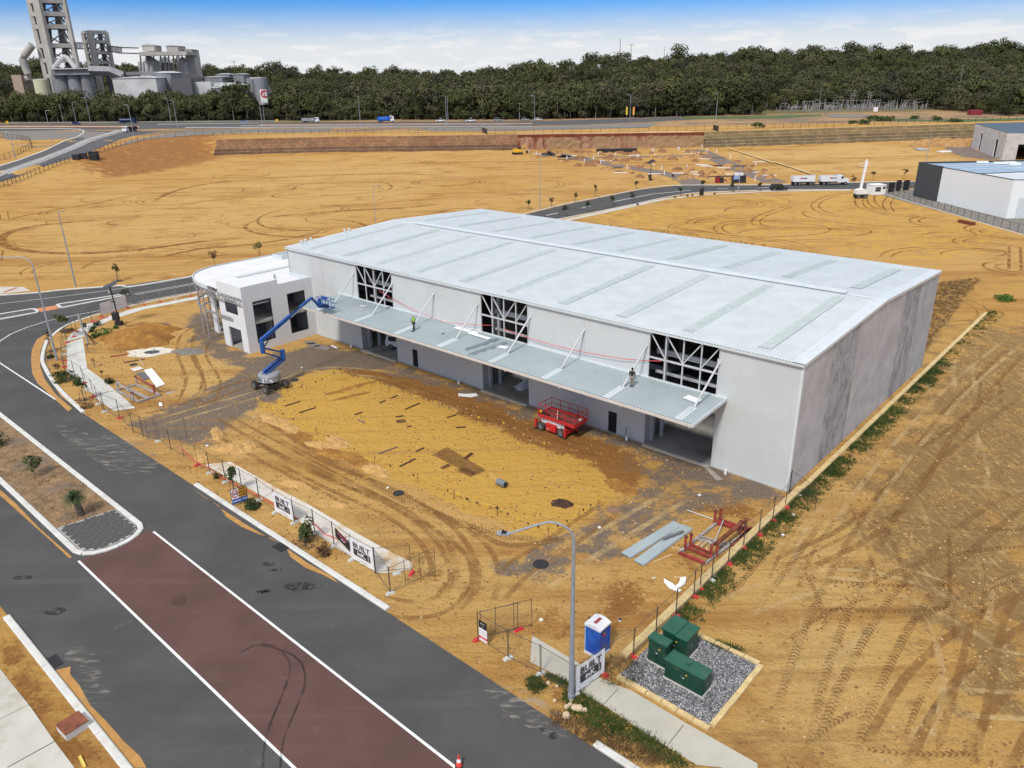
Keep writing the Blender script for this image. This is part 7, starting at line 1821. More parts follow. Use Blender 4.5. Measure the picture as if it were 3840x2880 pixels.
# dead brush pile by the pebble bed
q=G(zG(1150,1330)); mb=MB(); rr=random.Random(6)
for k in range(900):
    a=rr.uniform(0,6.3); d_=rr.random() ** .5*1.25; x,y=q[0]+math.cos(a)*d_*1.1,q[1]+math.sin(a)*d_; L=rr.uniform(.15,.45); b=rr.uniform(0,6.3); z_=rr.uniform(0,.6)*(1.2-d_*.8); mb.raw([(x,y,max(z_,0)),(x+.02,y+.01,max(z_,0)),(x+math.cos(b)*L,y+math.sin(b)*L,max(z_,0)+rr.uniform(0,.3))],[(0,1,2)])
tag(mb.build('brush_pile',leafmat('brush_brown',(.07,.05,.028),(.05,.06,.025))),'tangled dark brush behind the banner beside the pebble bed','brush',kind='stuff')
q=G(DP(2172,648)); shrub(q,3.0,.9,'round dark green bush beyond the limestone wall',M_lf4,n=700,s=.13)
for k,(x,y) in enumerate([(1905,1130),(1935,1010),(1820,960),(1860,1180)]):
    pass

# clods and small stones strewn over the bare ground
r8=random.Random(77); zn=[[G(DP(*p)) for p in [(230,700),(600,790),(1000,860),(1400,970),(1700,1080),(1500,1280),(1330,1430),(1150,1500),(1000,1420),(830,1310),(420,1040),(180,880),(150,740)]],[G(DP(*p)) for p in [(2212,700),(2212,1700),(1650,1659),(1620,1420),(1700,1120),(2000,800)]]]
mbs=[MB(),MB(),MB()]
def clod(mb,x,y,s):
    a=r8.uniform(0,6.3); P=[(x+math.cos(a+k*2.1)*s*r8.uniform(.7,1.2),y+math.sin(a+k*2.1)*s*r8.uniform(.7,1.2),0) for k in range(3)]+[(x,y,s*.75)]
    mb.raw(P,[(0,1,3),(1,2,3),(2,0,3)])
for zi,(Z_,n) in enumerate(zip(zn,(15000,11000))):
    A=np.array(Z_); X=np.random.RandomState(zi).uniform(A[:,0].min(),A[:,0].max(),n*3); Y=np.random.RandomState(zi+9).uniform(A[:,1].min(),A[:,1].max(),n*3); ok=inpoly(X,Y,Z_) & (np.sin(X*.7+np.sin(Y*.4)*2)+np.sin(Y*.9+X*.3)+np.random.RandomState(3).uniform(-1.6,1,n*3) >-.3)
    for x,y in list(zip(X[ok],Y[ok]))[:n]: clod(mbs[r8.choice((0,0,1,1,1,1,0,0,2))],x,y,r8.choice((.03,.05,.05,.08,.13)))
al=MB()
for i,m_ in enumerate(mbs): al.m=i; al.raw(m_.v,m_.f)
tag(al.build('clods',[pm('clod_dark',(.20,.10,.04),.95),pm('clod_sand',(.42,.25,.085),.95),pm('clod_pale',(.47,.34,.18),.95)]),'small clods and stones strewn over the bare sand','stones',kind='stuff')

zL=crop(0,700,2124/1280); zA=crop(0,400,2212/900); z2=crop(1280,0,2212/1280); z1=crop(0,0,2212/1280); z3=crop(2560,0,2212/1280)
# ------------------------------------------------------------------ cut face and terraces at the back of the site
def along(pts,step):
    L=np.array(pts); d=np.r_[0,np.cumsum(np.hypot(*np.diff(L,axis=0).T))]; n=max(2,int(d[-1]/step)+1); tt=np.linspace(0,d[-1],n)
    return np.stack([np.interp(tt,d,L[:,0]),np.interp(tt,d,L[:,1])],-1)
f_l=[G(DP(*p)) for p in [(462,336),(700,330),(1118,325)]]; f_w=[G(DP(*p)) for p in [(1118,325),(1520,320)]]; f_r=[G(DP(*p)) for p in [(1520,320),(2100,300),(2212,296)]]+[(700,430)]
t=NT('cut_clay'); o_=t.mix(t.mr(t.noise(1,6,.6,t.mapv((.5,.5,.05))),.4,.62),(.34,.20,.13,1),(.17,.05,.028,1)); o_=t.mix(t.mr(t.noise(.09,4),.45,.6),o_,(.30,.19,.10,1))
zz_=t.n.new('ShaderNodeSeparateXYZ'); t.l.new(t.pos,zz_.inputs[0]); top_f=t.mth('ADD',t.mr(zz_.outputs[2],4.2,6.2),t.mth('MULTIPLY',t.mth('SUBTRACT',t.noise(.3,5),.5),1.6)); o_=t.mix(t.mr(top_f,.45,.7),o_,(.15,.035,.018,1)); t.bump(t.noise(1,6,.6,t.mapv((1,1,.2))),.9,.6); M_cut=t.fin(o_,.95)
A=along(f_w,1.6); rr=random.Random(2); mb=MB(); V=[]; K=5
for i,p in enumerate(A):
    for k in range(K+1): V.append((p[0],p[1]+.2+k*.16+rr.uniform(-.25,.25),6.6*k/K))
for i in range(len(A)-1):
    for k in range(K): mb.raw([V[i*(K+1)+k],V[(i+1)*(K+1)+k],V[(i+1)*(K+1)+k+1],V[i*(K+1)+k+1]],[(0,1,2,3)])
tag(mb.build('cut_face',M_cut),kind='structure')
strip('plateau_edge',[(p[0],p[1]+.9) for p in A[::4]],[(p[0],p[1]+11) for p in A[::4]],mat('plateau_sand',(.52,.33,.15),.95,var=.15,scale=.2),.25,6)
def tiers(fl,n,hh,mats,label,dep=1.5,top_light=M_lime):
    r=empty('retaining_wall',(*fl[0],0),0,label,'retaining wall')
    for k in range(n):
        P=along([(p[0],p[1]+k*dep) for p in fl],9); mb=MB(); o=fl[0]
        for i in range(len(P)-1):
            a,b=P[i],P[i+1]; mb.raw([(a[0]-o[0],a[1]-o[1],0),(b[0]-o[0],b[1]-o[1],0),(b[0]-o[0],b[1]-o[1]+.12,hh*(k+1)),(a[0]-o[0],a[1]-o[1]+.12,hh*(k+1))],[(0,1,2,3)])
        tr=mb.build('tier',mats[k % len(mats)],r); mb=MB()
        for i in range(len(P)-1):
            a,b=P[i],P[i+1]; z_=hh*(k+1); mb.raw([(a[0]-o[0],a[1]-o[1]+.1,z_),(b[0]-o[0],b[1]-o[1]+.1,z_),(b[0]-o[0],b[1]-o[1]+dep+.15,z_),(a[0]-o[0],a[1]-o[1]+dep+.15,z_)],[(0,1,2,3)])
        mb.build('coping',top_light,tr)
def lim(name,c,d,s=1.2): return mat(name,c,.95,var=.25,scale=.25,var2=.75,scale2=s,dirt=d,dirt_amt=.6,dscale=.12,bump=.8,bscale=2)
M_t1,M_t2=lim('terrace_red',(.33,.19,.10),(.20,.09,.045)),lim('terrace_dark',(.20,.12,.075),(.09,.05,.03)); M_t3,M_t4=lim('terrace_tan',(.30,.22,.11),(.20,.15,.08)),lim('terrace_grey',(.215,.165,.095),(.12,.09,.05))
tiers(f_l,5,1.25,[M_t2,M_t2,M_t1,M_t1,M_t1],'long stepped limestone retaining wall at the back of the left field',1.5,lim('coping_red',(.42,.25,.12),(.3,.16,.08)))
tiers(f_r,5,1.25,[M_t4,M_t4,M_t4,M_t3,M_t3],'long stepped limestone retaining wall behind the right hand lots',1.5,lim('coping_tan',(.50,.37,.19),(.4,.3,.15)))
# ------------------------------------------------------------------ site fences far off
M_fk=pm('black_fence',(.035,.028,.025),.7)
def farfence(pts,label,h=2.1,sp=3.,th=.09,pick=True,rails=(1.,.12),pk=.45,m_=M_fk,group='dark picket fences'):
    P=along([p[:2] for p in pts],sp); Z=Tz(P[:,0],P[:,1]); r=empty('picket_fence',(*P[0],Z[0]),0,label,'fence',group); o=(P[0][0],P[0][1],Z[0]); L=lambda i,z_: (P[i][0]-o[0],P[i][1]-o[1],Z[i]-o[2]+z_)
    pmsh=MB().bx(-th/2,th/2,-th/2,th/2,0,h+.1).mesh('post',m_)
    for i in range(min(len(P),290)): inst('post',pmsh,r,L(i,0))
    for f in rails:
        mb=MB()
        for i in range(len(P)-1): mb.bar(L(i,h*f),L(i+1,h*f),th*.6)
        mb.build('rail',m_,r)
    if pick:
        mb=MB()
        for i in range(len(P)-1):
            n=max(1,int(sp/pk)); a,b=Vector(L(i,0)),Vector(L(i+1,0)); e=(b-a).normalized()*.012
            for k in range(n): p=a.lerp(b,(k+.5)/n); mb.raw([p-e+Vector((0,0,h*.1)),p+e+Vector((0,0,h*.1)),p+e+Vector((0,0,h)),p-e+Vector((0,0,h))],[(0,1,2,3)])
        tag(mb.build('pickets',m_,r),kind='stuff')
    return r
farfence([T(zA(*p)) for p in [(0,752),(300,640),(640,512)]],'dark fence along the embankment road, left end',sp=2.6,th=.12)
farfence([T(zA(*p)) for p in [(890,440),(1100,365),(1290,322),(1500,292),(1800,274),(2212,262)]]+[T(DP(*p)) for p in [(1000,286),(1040,285.5)]],'dark fence along the top of the orange slope and left terraces',sp=4.2,th=.12,pk=.9)
farfence([T(DP(*p)) for p in [(1050,290),(1200,289),(1500,283),(1540,281)]],'dark fence on the plateau above the red cut face',sp=4.2,th=.12,pk=.9)
farfence([T(DP(*p)) for p in [(1552,280),(1700,277),(1900,270),(2100,263),(2212,260)]],'dark fence on the plateau above the right terraces',sp=4.2,th=.12,pk=.9)
farfence([T(zA(*p)) for p in [(0,500),(150,455),(300,380),(280,325),(180,300),(0,290)]],'dark screen fence round the small sand lot at the far left',sp=4,th=.12,pk=.3)
gate_=[T(DP(1042,286)),T(DP(1052,290))]
r=empty('screen_gate',gate_[0],0,'dark screened gate panel in the plateau fence above the left terraces','gate'); MB().bar((0,0,1.1),tuple(Vector(gate_[1])-Vector(gate_[0])+Vector((0,0,1.1))),.15,2.3).build('screen',M_fk,r)
gp=[T(DP(1541,281)),T(DP(1551,284))]; r=empty('screen_gate',gp[0],0,'dark screened gate panel in the plateau fence above the right terraces','gate'); MB().bar((0,0,1.1),tuple(Vector(gp[1])-Vector(gp[0])+Vector((0,0,1.1))),.15,2.4).build('screen',M_fk,r)
fr_=[(101.6,208.6),(102.3,190),(102.9,172),(103.7,153.7),(104.6,132)]
farfence([(x+0,y) for x,y in fr_],'black mesh fence along the white shed boundary',1.8,2.6,.07,False,(1.,.08),group='black yard fences')
kerb('kerb',[(101.2,209),(103.3,153.7),(104.2,132)],.2,.12,M_kerb,6,False)
for k,(x,y,w,h) in enumerate([(103.2,212.2,2.2,2.6),(106,213.8,1.8,3.0),(108.6,215,2.2,2.8),(114.5,217,.5,3.4)]):
    r=empty('steel_gate',(x,y,0),.4,['black mesh gate leaf nearest the site hut','second black mesh gate leaf from the site hut','third black mesh gate leaf from the site hut','tall black post by the road at the shed entry'][k],'gate','black yard gates'); MB().bx(0,w,-.05,.05,.1,h).build('leaf',M_fblack,r)
# dark boxes beside the embankment road
r0_=T(zA(790,485)); r=empty('shade_enclosure',r0_,.35,'black shade cloth boxes stacked beside the embankment road','enclosure')
for x,y,w,d,h in ((-9,0,5,4,3),(-4,1,5,4,3.6),(2,2,7,4,4.2),(-8,-3,4,3,2),(3,-2,5,3,2.8)): MB().bx(x*.5,(x+w)*.5,y*.6,(y+d)*.6,-1,h*.62).build('screen_box',M_fblack,r)
# ------------------------------------------------------------------ vehicles
VM={}
def paint(n,c):
    if n not in VM: VM[n]=pm('vehicle_' +n,c,.35,spec=.5,var=.04)
    return VM[n]
def wheels(r,L,W_,rad,xs,m_=None):
    wmx=wheel_mesh('tyre',rad,.26,14,False)
    for x in xs:
        for s in (-1,1): add_wheel(r,wmx,(x,s*(W_/2-.1),rad),math.pi/2)
def car(p,rz,c,label,kind='suv',name='parked_car',cat='car',group=None):
    r=empty(name,p,rz,label,cat,group); L,W_=(5.3,1.9) if kind == 'ute' else (4.6,1.85); H0,H1=(.95,1.75) if kind != 'car' else (.85,1.42)
    MB().prism([(-L/2,.35),(L/2,.35),(L/2,H0*.85),(L/2-.4,H0+.02),(-L/2+.05,H0+.08),(-L/2,H0)],-W_/2,W_/2,'Y').build('body',c,r)
    x0,x1=(-.6,1.2) if kind == 'ute' else (-L/2+.1,1.1)
    MB().prism([(x0,H0),(x1+.3,H0),(x1-.35,H1),(x0+.15,H1)],-W_/2+.12,W_/2-.12,'Y').build('cabin',M_glass,r); MB().bx(x0+.2,x1-.4,-W_/2+.1,W_/2-.1,H1-.02,H1+.05).build('roof',c,r)
    if kind == 'ute': MB().bx(-L/2+.15,-.75,-W_/2+.15,W_/2-.15,H0-.1,H0+.1).build('tray',M_fblack,r)
    for s in (-1,1): MB().bx(L/2-.03,L/2+.02,s*.6-.18,s*.6+.18,.6,.78).build('headlight',M_stick,r)
    wheels(r,L,W_,.38,(-L/2+.95,L/2-.95)); return r
def truck(p,rz,c,cb,label,L=9.,kind='tip',name='truck',bonnet=False,logo=None):
    r=empty(name,p,rz,label,'truck'); W_=2.4; xc=L/2-2.1
    MB().bx(-L/2,L/2-.4,-.5,.5,.65,.95).build('chassis',M_fblack,r)
    if name == 'truck' and not label.startswith('white tipping trailer'):
        if bonnet: MB().prism([(xc-1.2,.8),(L/2,.8),(L/2,1.75),(xc+.5,1.95),(xc+.3,2.75),(xc-1.2,2.85)],-1.05,1.05,'Y').build('cab',cb,r)
        else: MB().prism([(xc,.6),(L/2,.6),(L/2,1.7),(L/2-.15,2.8),(xc,2.9)],-1.15,1.15,'Y').build('cab',cb,r)
        xw=xc+.35 if bonnet else L/2-.12; MB().bx(xw-.08,xw+.13,-.95,.95,1.95,2.6).build('windscreen',M_glass,r)
        for s in (-1,1): MB().bx(xc-.2,xc+.35 if bonnet else xc+1.3,s*1.16-.02,s*1.16+.02,1.9,2.5).build('side_window',M_glass,r)
        for s in (-1,1): MB().tube((xc-1.35 if bonnet else xc-.2,s*.9,1),(xc-1.35 if bonnet else xc-.2,s*.9,3.3),.09,8).build('exhaust',M_chrome,r)
        wheels(r,L,W_,.5,(L/2-.95,-L/2+1.0,-L/2+2.3)); xb=xc-1.3 if bonnet else xc-.35
    else: wheels(r,L,W_,.5,(-L/2+.8,-L/2+2.0,L/2-1.4,L/2-.5)); xb=L/2-.3
    if kind == 'tip':
        mb=MB(); z0,z1_=1.1,2.6
        mb.bx(-L/2,xb,-1.2,1.2,z0,z0+.1); mb.bx(-L/2,xb,-1.25,-1.15,z0,z1_); mb.bx(-L/2,xb,1.15,1.25,z0,z1_); mb.bx(xb-.1,xb,-1.15,1.15,z0,z1_+.3); mb.bx(-L/2,-L/2+.1,-1.15,1.15,z0,z1_); mb.build('tipper_body',c,r)
        MB().bx(-L/2+.1,xb-.1,-1.15,1.15,z1_-.35,z1_-.3).build('tarp',M_fblack,r)
        for s in (-1,1): mb=MB(); mb.bx(-.1-L*.18,.6-L*.18,s*1.26-.01,s*1.26+.01,1.9,2.3); mb.build('logo_patch',M_rsign,r); MB().bx(.7-L*.18,1.9-L*.18,s*1.26-.01,s*1.26+.01,1.95,2.2).build('logo_patch',M_fblack,r)
    elif kind == 'box':
        MB().prism([(-L/2,1.05),(xb,1.05),(xb,3.1),(-L/2+.5,3.1),(-L/2,2.6)],-1.2,1.2,'Y').build('body',c,r)
        if logo:
            text('lettering',logo,.75,pm('logo_cyan',(.15,.5,.8),.5),r,(-L*.14,-1.22,2.3),(math.pi/2,0,0),ex=.003,font_bold=True)
            MB().path([(xb-.4,0,3.1),(xb+.6,0,3.8),(xb+1.6,0,3.3),(xb+2.2,0,2.9)],.14,6).build('loader_arm',M_whitem,r)
    elif kind == 'tank': MB().tube((-L/2+.1,0,1.9),(xb,0,1.9),.95,16).build('tank',c,r)
    return r
gx_=lambda p,c=zq: T(c(*p))
wp_=paint('white',(.75,.76,.77)); bkp=paint('black',(.012,.012,.015)); blp=paint('blue',(.01,.10,.50)); nvp=paint('navy',(.012,.03,.11)); slp=paint('silver',(.3,.33,.36))
tp_=gx_((525,689)); truck(tp_,0.0,wp_,wp_,'white bonneted tipper truck on the access road',8.2,'tip',bonnet=True)
tp2=gx_((258,692)); truck(tp2,0.0,wp_,wp_,'white tipping trailer coupled behind the white tipper',6.6,'tip',name='truck')
MB().bx(0,3.8,-.06,.06,.7,.82).build('drawbar',M_fblack,bpy.data.objects['truck.001'] if 'truck.001' in bpy.data.objects else None,(3.2,0,0))
car(gx_((45,738)),.0,bkp,'black SUV driving on the access road left of the tipper','suv')
for (u_,v_),l_ in (((16.8,16.2),'white SUV parked inside the warehouse, seen through the right high window'),((22.6,16.8),'white SUV parked deeper left inside the warehouse behind the right high window')): car((*W(u_,v_),.06),PHI,wp_,l_)
# telescopic boom machine
q=gx_((765,806)); r=empty('boom_lift',q,0,'white telescopic boom machine with raised boom beside the site hut','boom lift'); wheels(r,3,2.3,.5,(-.9,.9))
MB().bx(-1.5,1.5,-1,1,.6,1.1).build('chassis',M_fblack,r); MB().prism([(-1.5,1.1),(1.5,1.1),(1.4,2.1),(.2,2.5),(-1.4,2.1)],-1.1,1.1,'Y').build('turntable',M_whitem,r)
MB().bar((-.1,.3,2.0),(.9,1.4,9.2),.5,.55).build('main_boom',M_whitem,r); MB().bar((.8,1.3,8.0),(1.0,1.5,9.6),.3).build('fly_boom',M_whitem,r)
for z_ in (8.0,8.6): MB().bar((-.8,1.4,z_),(1.9,1.2,z_),.09).build('basket_rail',M_whitem,r)
# site hut
q=(98.3,207.6,0); r=empty('site_hut',q,.27,'small white portable site hut with dark sign and window','site hut'); MB().bx(-1.4,2.4,.2,3.2,.1,2.6).build('walls',M_white,r); MB().bx(-1.5,2.5,.1,3.3,2.6,2.7).build('roof',M_white,r)
hut=r; r.rotation_euler=(0,0,.2)
MB().bx(-.7,.9,.16,.2,1.0,2.1).build('sign_panel',M_fblack,r) ; text('lettering','BUILT inK',.3,M_stick,r,(.1,.15,1.55),(math.pi/2,0,0)); MB().bx(1.5,2.2,.16,.2,1.6,2.2).build('window',M_glass,r); MB().bx(2.4,2.43,.8,1.6,.2,2.2).build('door',M_flash,r)
# ------------------------------------------------------------------ excavated site: service roads, pipes, spoil
for P_,nm_ in (([(380,290),(560,315),(750,345),(900,375),(1200,425),(1450,475),(1560,545)],0),([(1540,250),(1620,262),(1760,330),(1900,395),(2100,470),(2240,520)],0),([(560,318),(900,305),(1200,303),(1540,300)],0),([(400,275),(480,300),(420,305)],0)):
    P=smooth_line([G(zm(*p)) for p in P_],4); w=7 if P_[0][0] != 560 else 5; strip('gravel_road',offset(P,-w/2),offset(P,w/2),M_gravroad,.02,6)
strip('low_wall',[G(zm(*p)) for p in [(1842,236),(2212,358)]],[G(zm(*p)) for p in [(1836,240),(2208,364)]],M_lime,.35,10); line('low_wall',[G(zq(*p)) for p in [(0,492),(170,545),(330,600)]],1.0,M_lime,.35)
rr=random.Random(12); spoil=[mat('spoil_a',(.36,.20,.075),.95,var=.25,scale=.8,bump=.6),mat('spoil_b',(.25,.12,.05),.95,var=.25,scale=.8,bump=.6)]
zone=[G(zm(*p)) for p in [(130,262),(560,262),(1500,262),(1600,270),(2212,420),(2212,530),(1700,530),(1620,500),(1480,500),(1200,500),(900,430),(560,380),(250,305)]]
ZA=np.array(zone); k=0; lab_=['spoil heap beside the trench lines of the excavated site','white pipe riser standing in the excavated site','white pipe length lying in the excavated site']
hm_=[]
for s in range(4):
    o=heap('t',(0,0),1,.8,.55,0,spoil[s % 2],None,s+60,n=5,lumps=.5); hm_.append(o.data); bpy.data.objects.remove(o)
while k < 150:
    x,y=rr.uniform(ZA[:,0].min(),ZA[:,0].max()),rr.uniform(ZA[:,1].min(),ZA[:,1].max())
    if not inpoly(np.array([x]),np.array([y]),zone)[0]: continue
    s=rr.uniform(.9,2.2); o=inst('spoil_heap',hm_[k % 4],None,(x,y,0),rr.uniform(0,6),scale=(s*1.3,s,s*rr.uniform(.8,1.3))); tag(o,lab_[0],'spoil heap','spoil heaps in the excavated site'); k += 1
pmz=MB().tube((0,0,0),(0,0,1.5),.16,8).mesh('pipe_riser',M_stick); plz=MB().bx(-2.2,2.2,-.25,.25,0,.22).mesh('pipe_length',M_stick)
for p in [(187,275),(250,290),(500,330),(645,355),(720,330),(760,295),(905,295),(1085,318),(1095,318),(1225,308),(1285,412),(1495,405),(1307,458),(1420,250),(1430,250),(1205,262),(1590,300),(1660,265),(1740,275),(1855,320),(2065,380),(2060,510),(1000,410),(870,262),(1220,262),(780,365),(1620,235)]:
    tag(inst('pipe_riser',pmz,None,(*G(zm(*p)),0)),lab_[1],'pipe riser','white pipe risers in the excavated site')
for p,a in [((830,340),-.5),((1615,310),-.6),((1640,325),-.6),((1540,435),-.6),((1570,455),-.6),((1660,385),-.5),((1620,375),-.5),((1500,268),-.5),((1525,282),-.5),((265,285),.1),((1055,298),0),((1190,375),-.3),((1230,450),.1),((1430,445),0),((1820,452),-.4),((2100,438),0),((2090,350),0),((2180,462),0),((940,440),0),((1800,400),-.2),((560,298),-1.2)]:
    tag(inst('pipe_length',plz,None,(*G(zm(*p)),.05),a),lab_[2],'pipe length','white pipe lengths in the excavated site')
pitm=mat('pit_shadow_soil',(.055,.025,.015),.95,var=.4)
for p,a,b in [((510,325),5,1.6),((765,337),3.6,1.6),((920,397),5,1.6),((1765,314),3.6,1.3),((1775,378),4.2,2.2),((1970,382),4.5,2.0)]: blob('pit_shade',zm(*p),a,b,pitm,.05)  # flat patches: the dark inside the pits is shade painted as soil colour
q=G(zm(912,268)); tag(MB().bx(-8.5,8.5,-.9,.9,0,1.5).build('black_pipe_stack',M_fblack,None,(*q,0)),'long black pipe stack lying below the red cut face','pipe stack')
q=G(zm(345,297)); r=car((*q,0),.15,bkp,'dark grey ute parked in the excavated site','ute','ute','ute')
q=G(zm(90,285)); r=empty('excavator',(*q,0),.3,'small yellow and black excavator under the left end of the red cut face','excavator')
for s in (-1,1): MB().bx(-2,2,s*1.2-.3,s*1.2+.3,0,.8).build('track',M_fblack,r)
MB().bx(-1.6,1.2,-1.2,1.2,.9,2.2).build('house',M_yel,r); MB().bx(0,1.3,-1.1,0,1.2,3.0).build('cab',M_glass,r); MB().bar((.9,.4,1.6),(3.6,.4,3.6),.35).build('boom',M_yel,r); MB().bar((3.6,.4,3.6),(4.6,.4,1.2),.3).build('stick',M_yel,r); MB().box((4.4,.4,.8),(.9,.9,.8)).build('bucket',M_fblack,r)
q=G(zm(1615,628)); r=empty('black_sign_board',(*q,0),.1,'upright black sign board on the grass verge beside the curved footpath','sign board'); r.scale=(.5,)*3; MB().prism([(-1.2,.3),(1.2,.3),(1.2,4.2),(.1,4.1),(-1.2,3.2)],-.1,.1,'Y').build('board',M_fblack,r)
for s in (-1,1): MB().bx(s-.06,s+.06,-.05,.05,0,.4).build('leg',M_fblack,r)
q=G(zm(1925,520)); r=empty('site_enclosure',(*q,0),0,'black clad site enclosure with white tanks on top across the access road','enclosure'); r.scale=(.46,)*3; MB().bx(-4.2,4.2,-1.5,2.5,0,4.6).build('screen',M_fblack,r); MB().bx(-4.1,-.4,-1.6,-1.5,2.4,4.5).build('printed_panel',pm('printed_blue',(.16,.25,.42),.6,var=.6,scale=.5),r); MB().bx(-3.0,2.4,-.5,1.8,4.6,6.2).build('tank',M_stick,r)
q=G(zm(1765,522)); r=empty('skip_container',(*q,0),0,'dark red container beside the black site enclosure','container'); r.scale=(.42,.42,.45); MB().bx(-3,0,-1,1.2,0,4.0).build('red_box',pm('container_red',(.22,.012,.02),.6),r); MB().bx(0,2.6,-1,1.2,0,3.6).build('dark_box',M_fblack,r)
tag(MB().bx(-3.6,4.2,-.15,.15,1.8,2.05).build('long_beam',M_fblack,None,(*q,0)),'long dark beam spanning from the red container to the site enclosure','beam')
for k,(x,y) in enumerate([(1345,338),(1430,328),(1520,330),(1620,332),(1705,330)]): heap('sand_heap',G(zq(x,y+14)),7+k % 2,5,3.2,0,spoil[0],f'{ORD[k]} large tan sand heap from the left below the right terraces',90+k,n=10,group='large sand heaps below the right terraces')
sheet('gravel_yard',[G(zq(*p)) for p in [(1500,352),(1745,345),(1780,380),(2010,465),(1900,470),(1660,440),(1560,400)]],M_gravroad,.02)
board([zq(1235,370),zq(1330,375),zq(1380,390),zq(1290,392)],pm('pallet_grey',(.35,.35,.38),.8),'grey frames lying below the sand heaps',z=.1,th=.3); board([zq(1440,400),zq(1560,395),zq(1575,404),zq(1480,408)],M_stick,'white pipes bundle lying on the gravel by the concrete shell',z=.1,th=.3)
stick(zq(1640,1020),zq(1765,1048),1.0,.6,M_rust,'rusty_beams','rusty dark steel beams lying in the field near the white shed','beam')
# ------------------------------------------------------------------ highway traffic, lamps and poles
H=lambda x,y,c=z2: T(c(x,y))
truck(H(290,792),0,blp,wp_,'bright blue truck with white cab on the highway',9.6,'box',logo='CLEANAWAY'); car(H(643,788),0,wp_,'white dual cab ute on the highway, left of the white sign','ute','ute','ute'); car(H(838,788),0,wp_,'white tray ute on the highway, right of the white sign','ute','ute','ute')
car(H(1015,785),0,slp,'grey SUV on the highway right of the utes'); car(H(1192,781),0,slp,'small dark car behind the street lamp on the highway','car'); car(H(1275,780),0,wp_,'small white car right of the street lamp on the highway','car')
truck(T(z1(2015,795)),0,slp,wp_,'white tanker truck on the highway below the plant banner',10,'tip'); truck(T(z1(830,800)),0,nvp,nvp,'dark blue concrete truck on the far carriageway',10,'tank'); truck(T(z1(845,855)),-1.9,bkp,wp_,'dark truck with white cab turning down the embankment road',8,'tip')
car(T(z1(497,808)),0,nvp,'dark blue SUV on the highway at the left','suv'); car(T(z1(1585,798)),0,paint('pale_blue',(.25,.32,.5)),'pale blue car on the highway left of the tanker','car')
def hl(c,x,y0,y1,d,label,L=2.2):
    b=T(c(x,y0)); top=VPl(c(x,y1),b,(b[0]+10,b[1])); h=top.z-b[2]; lamp(b,h-.8,d,L,label,.17,.09,arm_rise=.5,head=False,drop=0,z0=b[2])
for c,x,y0,y1,d,lb in [(z1,590,808,632,3.1,'third from the left'),(z1,497,808,660,0,'second from the left'),(z1,412,795,675,1.5,'thin one behind the first'),(z1,340,920,715,0,'beside the far left lot'),(z1,867,880,678,3.1,'in front of the turning truck'),(z1,1113,812,635,3.1,'left of the pair below the silos'),(z1,1153,835,650,3.1,'right of the pair below the silos'),(z1,1702,825,640,1.5,'left of the pair at the plant banner'),(z1,1717,800,655,1.5,'right of the pair at the plant banner'),
                        (z2,125,822,625,1.5,'right of the blue truck, front'),(z2,682,810,622,1.5,'left of the pair between the utes'),(z2,693,815,640,1.5,'right of the pair between the utes'),(z2,1252,785,620,3.1,'beside the small cars'),(z2,1870,780,612,3.1,'beside the yellow flag'),(z3,215,775,608,3.1,'left of the motorhome'),(z1,100,1025,850,3.1,'on the far left verge')]: hl(c,x,y0,y1,d,'far street lamp ' +lb)
M_pole=pm('pole_timber',(.26,.24,.22),.9)
def pole(p,h,label,arms=1,lean=0.,z=None):
    r=empty('power_pole',p,0,label,'power pole','power poles'); MB().tube((0,0,0),(lean,0,h),.2,7,.13).build('pole',M_pole,r)
    for k in range(arms): MB().bar((lean*.9-1.2,0,h*.97-k*1.3),(lean*.9+1.2,0,h*.97-k*1.3),.18).build('cross_arm',M_pole,r)
def pp(c,x,y0,y1,label,arms=1):
    b=T(c(x,y0)); b=(b[0],min(b[1],560),0); b=(b[0],b[1],tz(b[0],b[1])); top=VPl(c(x,y1),b,(b[0]+10,b[1])); pole(b,max(4,top.z-b[2]),label,arms)
for k,(c,x,y0,y1,a) in enumerate([(z2,305,745,648,1),(z2,1155,778,668,1),(z2,2032,760,655,1),(z3,880,720,590,0),(z3,935,690,580,3),(z3,960,700,595,3),(z3,912,740,640,0),(z3,1035,700,600,0),(z3,1082,710,605,3),(z3,1098,715,585,3),(z3,1120,690,600,0),(z3,1190,720,590,3),(z3,1205,725,600,3),(z3,1383,700,590,0),(z3,1408,690,595,0),(z3,1620,705,562,2),(z3,1765,710,552,2),(z3,1395,600,425,1),(z3,2120,650,540,3),(z3,2200,690,600,2),(z3,460,690,605,0),(z3,440,690,610,0),(z1,1490,780,685,1)]): pp(c,x,y0,y1,f'{(ORD + ["last"])[min(k, 23)]} timber power pole along the far woodland',a)
# guard rail
P=along([T(z1(x,y))[:2] for x,y in [(60,802),(400,800),(900,798),(1400,793),(1800,791)]],8); Z=Tz(P[:,0],P[:,1]); mb=MB()
for i in range(len(P)-1): mb.bar((*P[i],Z[i]+.75),(*P[i+1],Z[i+1]+.75),.1,.4)
tag(mb.build('guard_rail',M_galv),'long pale guard rail beside the highway in front of the left woodland','guard rail')
